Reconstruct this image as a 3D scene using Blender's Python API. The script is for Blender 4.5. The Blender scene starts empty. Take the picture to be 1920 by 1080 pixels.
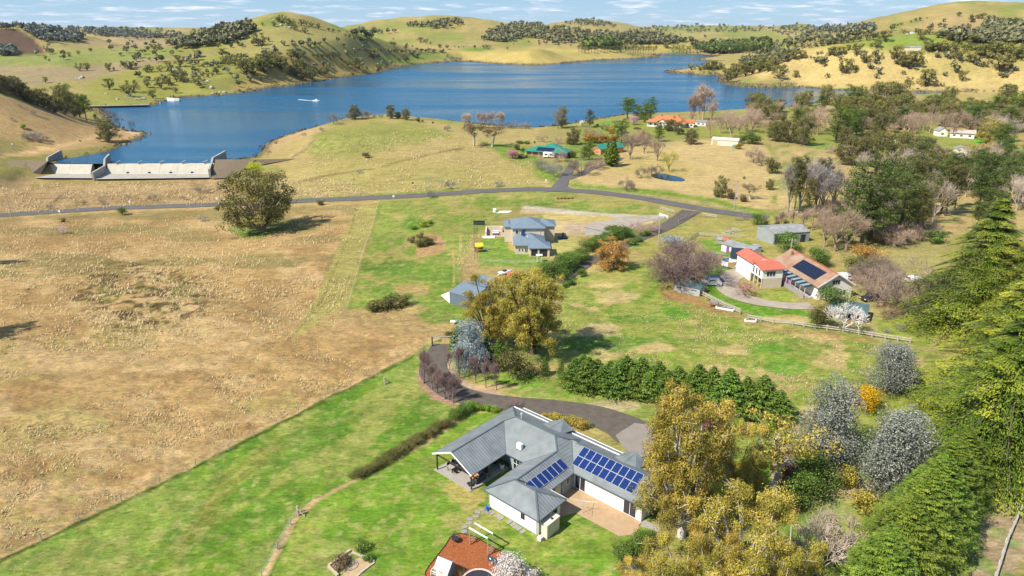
import bpy, math, random
import numpy as np
from math import radians, sin, cos, tan, pi
R = radians
# ------------------------------------------------------------------ camera, light, exposure
scn = bpy.context.scene
FPX, CH = 1280.0, 58.0
PITCH = math.atan(488 / FPX)
cam_d = bpy.data.cameras.new('camera'); cam = bpy.data.objects.new('camera', cam_d)
scn.collection.objects.link(cam); scn.camera = cam
cam_d.sensor_width = 36.0; cam_d.lens = FPX / 1920 * 36; cam_d.clip_start = 0.5; cam_d.clip_end = 60000
cam.location = (0, 0, CH); cam.rotation_euler = (pi / 2 - PITCH, 0, 0)
SUN_EL, SUN_AZ = 48.0, 212.5          # azimuth of the sun measured from +x towards +y
sun_d = bpy.data.lights.new('sun', 'SUN'); sun = bpy.data.objects.new('sun', sun_d)
scn.collection.objects.link(sun)
sun_d.energy = 5.0; sun_d.angle = R(0.6); sun_d.color = (1.0, 0.935, 0.80)
sun.rotation_euler = (R(90 - SUN_EL), 0, R(SUN_AZ + 90))
world = bpy.data.worlds.new('World'); scn.world = world; world.use_nodes = True
scn.view_settings.view_transform = 'Standard'; scn.view_settings.look = 'None'
scn.view_settings.exposure = 0.70; scn.view_settings.gamma = 1.0
scn.view_settings.use_curve_mapping = False
scn.cycles.max_bounces = 6; scn.cycles.diffuse_bounces = 3; scn.cycles.glossy_bounces = 3
scn.cycles.transmission_bounces = 4; scn.cycles.transparent_max_bounces = 6
scn.cycles.use_denoising = True
def build_world():
    nt = world.node_tree; N = nt.nodes; L = nt.links; N.clear()
    out = N.new('ShaderNodeOutputWorld'); bg = N.new('ShaderNodeBackground')
    sky = N.new('ShaderNodeTexSky'); sky.sky_type = 'NISHITA'; sky.sun_disc = False
    sky.sun_elevation = R(SUN_EL); sky.sun_rotation = R(90 - SUN_AZ); sky.altitude = 900
    sky.air_density = 1.0; sky.dust_density = 0.4; sky.ozone_density = 1.6
    bg.inputs['Strength'].default_value = 0.072
    tc = N.new('ShaderNodeTexCoord'); sep = N.new('ShaderNodeSeparateXYZ')
    L.new(tc.outputs['Generated'], sep.inputs[0])
    # clouds on a plane high above: direction / (z + small)
    mx = N.new('ShaderNodeMath'); mx.operation = 'MAXIMUM'; mx.inputs[1].default_value = 0.0
    L.new(sep.outputs[2], mx.inputs[0])
    ad = N.new('ShaderNodeMath'); ad.operation = 'ADD'; ad.inputs[1].default_value = 0.085
    L.new(mx.outputs[0], ad.inputs[0])
    comb = N.new('ShaderNodeCombineXYZ')
    for i in (0, 1):
        d = N.new('ShaderNodeMath'); d.operation = 'DIVIDE'
        L.new(sep.outputs[i], d.inputs[0]); L.new(ad.outputs[0], d.inputs[1]); L.new(d.outputs[0], comb.inputs[i])
    n1 = N.new('ShaderNodeTexNoise'); n1.inputs['Scale'].default_value = 1.7; n1.inputs['Detail'].default_value = 7
    n1.inputs['Roughness'].default_value = 0.58; n1.inputs['Distortion'].default_value = 0.15
    L.new(comb.outputs[0], n1.inputs['Vector'])
    cr = N.new('ShaderNodeValToRGB'); cr.color_ramp.elements[0].position = 0.49; cr.color_ramp.elements[0].color = (0, 0, 0, 1)
    cr.color_ramp.elements[1].position = 0.62; cr.color_ramp.elements[1].color = (1, 1, 1, 1)
    L.new(n1.outputs['Fac'], cr.inputs[0])
    fade = N.new('ShaderNodeMath'); fade.operation = 'MULTIPLY'; fade.inputs[1].default_value = 0.85
    L.new(cr.outputs[0], fade.inputs[0])
    # pale veil towards the horizon, blue sky above it
    hz = N.new('ShaderNodeValToRGB'); hz.color_ramp.elements[0].position = 0.0; hz.color_ramp.elements[0].color = (3.6, 5.8, 7.7, 1)
    hz.color_ramp.elements[1].position = 0.09; hz.color_ramp.elements[1].color = (1.8, 4.2, 7.1, 1)
    e = hz.color_ramp.elements.new(0.45); e.color = (1.0, 2.6, 5.8, 1)
    L.new(sep.outputs[2], hz.inputs[0])
    mh = N.new('ShaderNodeMixRGB'); mh.inputs[0].default_value = 0.8
    L.new(sky.outputs[0], mh.inputs[1]); L.new(hz.outputs[0], mh.inputs[2])
    mc = N.new('ShaderNodeMixRGB'); L.new(fade.outputs[0], mc.inputs[0]); L.new(mh.outputs[0], mc.inputs[1])
    # cloud colour: white lit tops, grey-blue bodies
    n2 = N.new('ShaderNodeTexNoise'); n2.inputs['Scale'].default_value = 3.0; n2.inputs['Detail'].default_value = 4
    L.new(comb.outputs[0], n2.inputs['Vector'])
    c2 = N.new('ShaderNodeValToRGB'); c2.color_ramp.elements[0].position = 0.40; c2.color_ramp.elements[0].color = (4.6, 5.8, 7.6, 1)
    c2.color_ramp.elements[1].position = 0.62; c2.color_ramp.elements[1].color = (9.0, 9.4, 10.0, 1)
    L.new(n2.outputs['Fac'], c2.inputs[0]); L.new(c2.outputs[0], mc.inputs[2])
    L.new(mc.outputs[0], bg.inputs[0]); L.new(bg.outputs[0], out.inputs[0])
build_world()

# ------------------------------------------------------------------ projection helpers
CP, SP = cos(PITCH), sin(PITCH)
def rays(x, y):
    u = (np.asarray(x, float) - 960) / FPX; v = (540 - np.asarray(y, float)) / FPX
    return u, CP + v * SP, -SP + v * CP
def flat(x, y, z=0.0):
    """point at height z seen at reference pixel (x, y)"""
    a, b, c = rays(x, y); t = (z - CH) / c
    return np.stack([a * t, b * t], -1)
def topix(X, Y, Z):
    dz = Z - CH; d = Y * CP - dz * SP; d = np.maximum(d, 1e-3)
    return 960 + FPX * X / d, 540 - FPX * (Y * SP + dz * CP) / d

# ------------------------------------------------------------------ noise
def hash2(i, j, s):
    n = (i * 374761393 + j * 668265263 + s * 974634777) & 0xffffffff
    n = ((n ^ (n >> 13)) * 1274126177) & 0xffffffff
    return ((n ^ (n >> 16)) & 0xffff) / 65535.0
def vnoise(x, y, s=0):
    xi = np.floor(x).astype(np.int64); yi = np.floor(y).astype(np.int64)
    fx = x - xi; fy = y - yi; fx = fx * fx * (3 - 2 * fx); fy = fy * fy * (3 - 2 * fy)
    a = hash2(xi, yi, s); b = hash2(xi + 1, yi, s); c = hash2(xi, yi + 1, s); d = hash2(xi + 1, yi + 1, s)
    return (a + (b - a) * fx) * (1 - fy) + (c + (d - c) * fx) * fy
def fbm(x, y, s=0, o=4):
    r = 0; a = 0.5; t = 0
    for k in range(o):
        r = r + a * vnoise(x * 2 ** k, y * 2 ** k, s + k); t += a; a *= 0.5
    return r / t
def sstep(a, b, x):
    t = np.clip((x - a) / (b - a), 0, 1); return t * t * (3 - 2 * t)
def poly_sd(px, py, poly):
    """signed distance, positive inside"""
    poly = np.asarray(poly, float); d2 = np.full(np.shape(px), 1e18); ins = np.zeros(np.shape(px), bool)
    n = len(poly)
    for i in range(n):
        ax, ay = poly[i]; bx, by = poly[(i + 1) % n]
        ex, ey = bx - ax, by - ay; wx, wy = px - ax, py - ay
        t = np.clip((wx * ex + wy * ey) / (ex * ex + ey * ey + 1e-12), 0, 1)
        d2 = np.minimum(d2, (wx - ex * t) ** 2 + (wy - ey * t) ** 2)
        if ay != by:
            c = ((ay > py) != (by > py)) & (px < (bx - ax) * (py - ay) / (by - ay) + ax)
            ins ^= c
    return np.where(ins, 1, -1) * np.sqrt(d2)
def line_d(px, py, pts):
    d2 = np.full(np.shape(px), 1e18)
    for (ax, ay), (bx, by) in zip(pts[:-1], pts[1:]):
        ex, ey = bx - ax, by - ay; wx, wy = px - ax, py - ay
        t = np.clip((wx * ex + wy * ey) / (ex * ex + ey * ey + 1e-12), 0, 1)
        d2 = np.minimum(d2, (wx - ex * t) ** 2 + (wy - ey * t) ** 2)
    return np.sqrt(d2)

# ------------------------------------------------------------------ terrain
LAKE = -6.0
lake_px = [(110,300),(200,285),(238,269),(268,257),(276,250),(268,246),(245,246),(225,240),(205,228),(196,215),(185,206),(190,201),
 (282,199),(300,192),(340,182),(400,180),(450,175),(500,165),(560,158),(620,148),(700,138),(722,132),(760,123),(800,119),(845,115.5),
 (870,114.5),(900,117),(940,120.5),(1000,122),(1050,120),(1090,115),(1130,112),(1180,110),(1232,108.5),(1236,105),(1225,101.5),(1290,101.5),(1345,103.5),
 (1330,107),(1303,110.5),(1306,112.5),(1340,114),(1380,117),(1400,121),(1370,127),(1340,130),(1290,129.5),(1252,132),(1251,136),(1290,139),(1320,141),
 (1352,140),(1348,148),(1352,156),(1370,161),(1410,164.5),(1460,166),(1512,164),(1560,168),(1640,171),(1720,171),(1800,172),(1890,172),(1990,176),(2050,182),
 (1900,187),(1800,195),(1700,196),(1600,194),(1520,197),(1440,206),(1360,208),(1260,212),(1170,214),(1110,224),(1075,230),(1040,236),(985,239),(930,235),(870,228),
 (820,225),(760,222),(700,223),(640,229),(590,238),(545,250),(512,262),(496,272),(491,283),(478,294),(430,299),(424,306),(386,307),(200,307),(100,306)]
LK = flat([p[0] for p in lake_px], [p[1] for p in lake_px], LAKE)
LK2 = flat([p[0] for p in lake_px], [p[1] - (3.2 if p[1] > 298 and 90 < p[0] < 440 else 0) for p in lake_px], LAKE)
ctrl = np.array([(0,400,-8),(300,388,-8),(100,345,-11),(400,340,-11),(250,335,-11.5),(600,372,-6),(900,350,-5),(700,238,1.5),(620,270,-2),(480,320,-8),(1000,260,-3),(1300,250,-3),
 (1500,200,-4),(1750,210,-4),(1200,330,-4),(1400,400,-3.5),(1500,480,-1),(1000,450,-3),(600,480,-4),(200,600,-1.5),(1300,560,-1),(1800,450,-1),(0,500,-5),
 (0,800,0),(500,700,0),(900,620,0),(400,950,0),(960,850,0),(1400,700,0),(1400,950,0),(1800,700,0),(1850,1000,0),(960,1080,0),(0,1080,0),(0,300,-7),(60,310,-9),(540,310,-6),(430,310,-9),(850,250,-3),
 (1900,300,-3),(1650,330,-3),(150,300,-10),(200,312,-11),(350,314,-11),(60,320,-10.5),(260,330,-11.5),(420,325,-11)], float)
def hillspec(px, py, d, sx, sy, flat_top=1.0):
    a, b, c = rays(px, py); k = d / math.hypot(a, b)
    return (float(a * k), float(b * k), float(CH + c * k), sx, sy, flat_top)
HILLS = [hillspec(*h) for h in [
 (522,34,1250,72,170),(500,84,1180,300,200),(440,60,1180,80,130),(590,52,1320,75,150),(650,74,1360,110,150),(330,104,1080,260,140),(700,96,1350,160,150),
 (720,51,2300,230,330),(850,44,2250,190,300),(790,52,2200,260,330),(930,58,2100,260,300),(720,92,1650,330,200),
 (1105,39,3900,230,420),(1045,48,3500,320,420),(985,46,2800,180,350),(1060,66,2100,420,250),(1190,52,4200,500,500),
 (1495,47,3600,150,350),(1560,52,4200,300,400),(1330,51,4600,420,600),(1440,52,5200,600,500),(1300,70,2400,600,300),(1480,72,2000,500,300),
 (0,60,1600,130,260),(-100,56,1600,200,300),(200,52,3600,700,500),(100,54,3000,300,400),(330,57,4600,700,500),(250,64,2600,400,300),(20,98,1300,110,120),
 (1790,31,1750,150,260),(1880,36,1800,200,300),(1990,34,1700,260,300),(1690,52,1650,150,250),(1640,62,1500,170,200),(1800,78,1150,300,190),(1980,75,1050,260,220),(1590,97,1050,160,150),(1920,118,880,260,120),(1680,122,900,220,90),
 (1010,92,1400,150,85),(900,96,1450,130,80),(1100,105,1380,90,70),
 (1440,112,1120,90,110),
 (-260,120,560,120,80),(-60,168,585,70,48),(60,190,600,48,42),(150,212,590,24,30)]]
def microamp(X, Y):
    r = np.hypot(X, Y); return 0.10 + 0.0 * r
PADS = [(3.5, 73.5, 20, 30, 0.0), (0, 57, 14, 24, 0.0), (4.5, 195, 15, 24, -3.0), (71, 154, 17, 26, -1.0), (-208, 322, 20, 34, -10.6), (-178, 322, 26, 36, -10.6), (-150, 330, 16, 26, -10.6)]
def terrain(X, Y, lake=True):
    X = np.asarray(X, float); Y = np.asarray(Y, float)
    r = np.hypot(X, Y)
    px, py = topix(X, np.maximum(Y, 5), 0 * X)
    w = 0; s = 0
    for cx, cy, cz in ctrl:
        k = np.exp(-((px - cx) / 150) ** 2 - ((py - cy) / 45) ** 2) + 1e-9
        w = w + k; s = s + k * cz
    b = s / w
    b = b * sstep(8, 40, Y) if np.ndim(b) else b
    b = np.where(Y > 0, b, 0)
    bf = -4.5 + 0 * X
    b = b + (bf - b) * sstep(560, 760, r)
    h4 = 0
    for cx, cy, cz, sx, sy, ft in HILLS:
        # axes: radial and tangential
        dd = math.hypot(cx, cy); ux, uy = cx / dd, cy / dd
        rr = (X - cx) * ux + (Y - cy) * uy; tt = -(X - cx) * uy + (Y - cy) * ux
        q = (tt / sx) ** 2 + (rr / sy) ** 2
        h4 = h4 + (np.maximum(cz + 5, 0.1) * np.exp(-0.5 * q)) ** 3
    hl = h4 ** (1 / 3.)
    far = sstep(2200, 6000, r) * (52 + 26 * (fbm(X / 900, Y / 900, 5, 4) - 0.35)) * sstep(0, 300, np.maximum(Y, 0) + 300)
    hl = np.maximum(hl, 0) + 0
    hl = (hl ** 3 + far ** 3) ** (1 / 3.)
    rough = sstep(3, 20, hl)
    b = b + hl + rough * (fbm(X / 120, Y / 120, 9, 5) - 0.5) * np.minimum(r * 0.013, 22)
    for qx, qy, q0, q1, qz in PADS:
        m = 1 - sstep(q0, q1, np.hypot(X - qx, Y - qy)); b = b * (1 - m) + qz * m
    if lake:
        sd = -poly_sd(X, Y, LK2)          # positive on land
        wdt = 10 + (0.045 + .07 * sstep(650, 900, r) * sstep(1100, 1350, px)) * r
        q = 1 - sstep(330, 380, px); wdt = wdt * (1 - q) + 75 * q; q = sstep(50, 95, px) * (1 - sstep(500, 560, px)) * sstep(276, 290, py); wdt = wdt * (1 - q) + 3 * q
        b2 = LAKE + 0.12 + (b - LAKE - 0.12) * sstep(0, 1, sd / wdt)
        b = np.where(sd > 0, np.where((b < LAKE) & (sd > 1.5), b, b2), LAKE - 0.5 - np.minimum(-sd * 0.3, 4))
    return b
def ground(x, y):
    """world point of the ground seen at reference pixel (x, y)"""
    x = np.atleast_1d(np.asarray(x, float)); y = np.atleast_1d(np.asarray(y, float))
    a, b, c = rays(x, y)
    T = np.geomspace(52, 12000, 420)
    X = a[:, None] * T; Y = b[:, None] * T; Z = CH + c[:, None] * T
    below = Z < terrain(X, Y)
    k = np.where(below.any(1), below.argmax(1), len(T) - 1); k = np.maximum(k, 1)
    lo, hi = T[k - 1], T[k]
    for _ in range(11):
        m = (lo + hi) / 2; bb = CH + c * m < terrain(a * m, b * m)
        hi = np.where(bb, m, hi); lo = np.where(bb, lo, m)
    X, Y = a * hi, b * hi
    return np.stack([X, Y, terrain(X, Y)], -1)
def G1(x, y): return ground([x], [y])[0]

col = scn.collection
def setp(o, label=None, cat=None, group=None, kind=None):
    if label: o['label'] = label
    if cat: o['category'] = cat
    if group: o['group'] = group
    if kind: o['kind'] = kind
    return o
def np_mesh(name, V, F, mats=None, fm=None, smooth=False, uv=None, attr=None):
    """V (n,3), F list of equal-size faces array (m,k) or list of arrays"""
    me = bpy.data.meshes.new(name)
    Fs = F if isinstance(F, list) else [F]
    Fs = [np.asarray(f, np.int32) for f in Fs if len(f)]
    V = np.asarray(V, np.float32)
    me.vertices.add(len(V)); me.vertices.foreach_set('co', V.ravel())
    loops = np.concatenate([f.ravel() for f in Fs]); me.loops.add(len(loops)); me.loops.foreach_set('vertex_index', loops)
    sizes = np.concatenate([np.full(len(f), f.shape[1], np.int32) for f in Fs])
    starts = np.concatenate([[0], np.cumsum(sizes)[:-1]]).astype(np.int32)
    me.polygons.add(len(sizes)); me.polygons.foreach_set('loop_start', starts); me.polygons.foreach_set('loop_total', sizes)
    if fm is not None: me.polygons.foreach_set('material_index', np.asarray(fm, np.int32))
    me.polygons.foreach_set('use_smooth', np.full(len(sizes), bool(smooth)))
    for m in (mats or []): me.materials.append(m)
    if uv is not None:
        l = me.uv_layers.new(name='UVMap'); l.data.foreach_set('uv', np.asarray(uv, np.float32).ravel())
    for k, v in (attr or {}).items():
        v = np.asarray(v, np.float32)
        if v.ndim == 1:
            a = me.attributes.new(k, 'FLOAT', 'POINT'); a.data.foreach_set('value', v)
        else:
            a = me.attributes.new(k, 'FLOAT_COLOR', 'POINT')
            a.data.foreach_set('color', np.concatenate([v, np.ones((len(v), 1), np.float32)], 1).ravel())
    me.update(calc_edges=True)
    return me
def link(name, data, parent=None, loc=None, rotz=None, scale=None):
    o = bpy.data.objects.new(name, data); col.objects.link(o)
    if parent is not None: o.parent = parent
    if loc is not None: o.location = [float(v) for v in loc]
    if rotz is not None: o.rotation_euler = (0, 0, rotz)
    if scale is not None: o.scale = scale if hasattr(scale, '__len__') else (scale,) * 3
    return o

# ------------------------------------------------------------------ materials
LIT = 1.62
def S(r, g, b, k=LIT):
    """sunlit colour as it looks in the photograph -> albedo"""
    f = lambda c: ((c / 255 + 0.055) / 1.055) ** 2.4 if c > 10 else c / 255 / 12.92
    return np.array([min(f(r) / k, .85), min(f(g) / k, .85), min(f(b) / k, .85)])
def new_mat(name):
    m = bpy.data.materials.new(name); m.use_nodes = True
    nt = m.node_tree; return m, nt.nodes, nt.links, nt.nodes['Principled BSDF']
def node(N, t, **k):
    n = N.new('ShaderNode' + t)
    for a, b in k.items():
        if a in n.inputs: n.inputs[a].default_value = b
        else: setattr(n, a, b)
    return n
def simple(name, c, rough=0.7, var=0.12, scale=3.0, metal=0.0, bump=0.0, spec=0.3, objvar=0.0, bscale=None):
    m, N, L, P = new_mat(name)
    P.inputs['Roughness'].default_value = rough; P.inputs['Metallic'].default_value = metal
    P.inputs['Specular IOR Level'].default_value = spec
    tc = node(N, 'TexCoord'); nz = node(N, 'TexNoise', Scale=scale, Detail=6.0)
    nz.inputs['Roughness'].default_value = 0.65
    L.new(tc.outputs['Object'], nz.inputs['Vector'])
    mr = node(N, 'MapRange'); mr.inputs['To Min'].default_value = 1 - var; mr.inputs['To Max'].default_value = 1 + var
    mr.inputs['From Min'].default_value = 0.3; mr.inputs['From Max'].default_value = 0.7
    L.new(nz.outputs['Fac'], mr.inputs['Value'])
    hs = node(N, 'HueSaturation'); hs.inputs['Color'].default_value = (*[float(v) for v in c], 1)
    L.new(mr.outputs[0], hs.inputs['Value'])
    if objvar:
        oi = node(N, 'ObjectInfo'); m2 = node(N, 'MapRange'); m2.inputs['To Min'].default_value = 1 - objvar; m2.inputs['To Max'].default_value = 1 + objvar
        L.new(oi.outputs['Random'], m2.inputs['Value'])
        mm = node(N, 'Math', operation='MULTIPLY'); L.new(mr.outputs[0], mm.inputs[0]); L.new(m2.outputs[0], mm.inputs[1]); L.new(mm.outputs[0], hs.inputs['Value'])
    L.new(hs.outputs[0], P.inputs['Base Color'])
    if bump:
        bp = node(N, 'Bump'); bp.inputs['Strength'].default_value = bump; bp.inputs['Distance'].default_value = 0.05
        nb = node(N, 'TexNoise', Scale=bscale or scale * 4, Detail=4.0); L.new(tc.outputs['Object'], nb.inputs['Vector'])
        L.new(nb.outputs['Fac'], bp.inputs['Height']); L.new(bp.outputs[0], P.inputs['Normal'])
    return m
# ------------------------------------------------------------------ terrain sheet
ROAD_LINES = [([(-60,409),(0,404),(120,396),(250,389),(420,383),(560,377),(700,371),(800,366),(900,359),(1000,355),(1060,357),(1120,361),(1200,371),(1270,384),(1340,396),(1400,404),(1440,409)], 11),
 ([(1052,359),(1050,350),(1056,338),(1066,322),(1078,305)], 9), ([(1062,336),(1090,326),(1110,316),(1150,304),(1165,296)], 6), ([(1296,396),(1272,412),(1240,430),(1200,446),(1150,470),(1110,488),(1075,510),(1045,530)], 13),
 ([(827,646),(818,668),(812,690),(822,712),(850,735),(900,750),(960,758),(1040,766),(1110,778),(1160,796),(1190,812),(1230,830)], 40),
 ([(1400,508),(1375,516),(1362,530),(1368,545),(1390,558),(1430,568),(1480,574),(1522,574)], 16), ([(1252,405),(1225,408),(1190,412),(1150,424),(1120,432)], 16)]
def build_terrain():
    az = np.concatenate([np.arange(-180, -60, 6), np.arange(-60, -47, 1.0), np.arange(-47, 47, 0.17), np.arange(47, 60, 1.0), np.arange(60, 180, 6)])
    az = np.radians(az)
    rr = [4.0, 16, 28, 38, 46]; r = 52.0
    while r < 14000:
        rr.append(r); st = (r * r + CH * CH) / CH * (2.1 / FPX); r += min(st, 0.0135 * r)
    rr += [15500]
    rr = np.array(rr); A, RR = np.meshgrid(az, rr)
    X = RR * np.sin(A); Y = RR * np.cos(A)
    sh = X.shape; Xf, Yf = X.ravel(), Y.ravel()
    Z = terrain(Xf, Yf)
    px, py = topix(Xf, np.maximum(Yf, 3), np.where(Yf > 3, Z, -50))
    C, rough = paint(Xf, Yf, Z, px, py)
    # small relief: tussocks and hummocks, strongest in the rough dry paddock
    d = np.hypot(Xf, Yf)
    n = (fbm(Xf / 1.3, Yf / 1.3, 31, 3) - 0.5) * 0.55 + (fbm(Xf / 5.0, Yf / 5.0, 41, 3) - 0.5) * 0.9
    flatm = np.ones(len(Xf))
    for pts, wd in ROAD_LINES: flatm = np.minimum(flatm, sstep(wd * .5, wd * 1.1, line_d(px, py, pts)))
    for qx, qy, q0, q1, qz in PADS: flatm = np.minimum(flatm, sstep(q0 * .8, q1, np.hypot(Xf - qx, Yf - qy)))
    rough = rough * flatm
    Z = Z + n * rough * np.clip(1.0 - d / 900, 0.0, 1) * (Z > LAKE + 0.3)
    Z += (fbm(Xf / 26, Yf / 26, 77, 3) - 0.5) * 1.6 * np.clip(rough,0,1) * flatm * (Z > LAKE + 1) * (d > 120)
    nr, na = sh; i = np.arange(nr - 1)[:, None] * na; j = np.arange(na)[None, :]; j2 = (j + 1) % na
    F = np.stack([i + j, i + j2, i + na + j2, i + na + j], -1).reshape(-1, 4)
    me = np_mesh('ground', np.stack([Xf, Yf, Z], -1), F, [MAT_GROUND], smooth=True, attr={'tint': C, 'rough': rough})
    o = link('ground', me); setp(o, 'grassy paddocks, lawns and rolling hills around the lake', kind='structure')
def ground_material():
    m, N, L, P = new_mat('grassland')
    P.inputs['Roughness'].default_value = 0.95; P.inputs['Specular IOR Level'].default_value = 0.1
    at = node(N, 'Attribute', attribute_name='tint'); ar = node(N, 'Attribute', attribute_name='rough')
    tc = node(N, 'TexCoord')
    def nz(scale, det, rough, vec=None, dist=0.0):
        n = node(N, 'TexNoise', Scale=scale, Detail=det, Distortion=dist); n.inputs['Roughness'].default_value = rough
        L.new(vec or tc.outputs['Object'], n.inputs['Vector']); return n
    def mr(src, a, b, c, d):
        n = node(N, 'MapRange'); n.inputs['From Min'].default_value = a; n.inputs['From Max'].default_value = b
        n.inputs['To Min'].default_value = c; n.inputs['To Max'].default_value = d; L.new(src, n.inputs['Value']); return n
    mp = node(N, 'Mapping'); mp.inputs['Scale'].default_value = (0.55, 1.3, 1); mp.inputs['Rotation'].default_value = (0, 0, R(-30))
    L.new(tc.outputs['Object'], mp.inputs[0])
    fine = nz(1.9, 9, 0.80, mp.outputs[0], 0.5)      # tufts under a metre
    mid = nz(0.35, 7, 0.66, mp.outputs[0], 0.8)
    big = nz(0.035, 6, 0.6)
    v1 = mr(fine.outputs['Fac'], 0.36, 0.64, 0.58, 1.34); v2 = mr(mid.outputs['Fac'], 0.33, 0.67, 0.76, 1.20); v3 = mr(big.outputs['Fac'], 0.3, 0.7, 0.88, 1.10)
    a = node(N, 'Math', operation='MULTIPLY'); L.new(v1.outputs[0], a.inputs[0]); L.new(v2.outputs[0], a.inputs[1])
    b = node(N, 'Math', operation='MULTIPLY'); L.new(a.outputs[0], b.inputs[0]); L.new(v3.outputs[0], b.inputs[1])
    # hue wander: dead straw tufts and green shoots
    hn = nz(0.9, 6, 0.7, mp.outputs[0], 1.0)
    hm = mr(hn.outputs['Fac'], 0.3, 0.7, 0.475, 0.522)
    hs = node(N, 'HueSaturation'); L.new(at.outputs['Color'], hs.inputs['Color']); L.new(hm.outputs[0], hs.inputs['Hue']); L.new(b.outputs[0], hs.inputs['Value'])
    straw = node(N, 'MixRGB'); sm = mr(nz(1.7, 7, 0.75, mp.outputs[0], 1.2).outputs['Fac'], 0.55, 0.72, 0.0, 0.5)
    L.new(sm.outputs[0], straw.inputs[0]); L.new(hs.outputs[0], straw.inputs[1])
    mixs = node(N, 'MixRGB'); mixs.inputs[0].default_value = 0.5; mixs.inputs[2].default_value = (0.42, 0.34, 0.17, 1); L.new(hs.outputs[0], mixs.inputs[1])
    L.new(mixs.outputs[0], straw.inputs[2])
    L.new(straw.outputs[0], P.inputs['Base Color'])
    bp = node(N, 'Bump'); bp.inputs['Distance'].default_value = 0.32
    L.new(mr(ar.outputs['Fac'], 0, 1, 0.18, 0.85).outputs[0], bp.inputs['Strength'])
    bs = node(N, 'Math', operation='ADD'); L.new(fine.outputs['Fac'], bs.inputs[0]); L.new(mid.outputs['Fac'], bs.inputs[1])
    L.new(bs.outputs[0], bp.inputs['Height']); L.new(bp.outputs[0], P.inputs['Normal'])
    return m
MAT_GROUND = ground_material()

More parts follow.
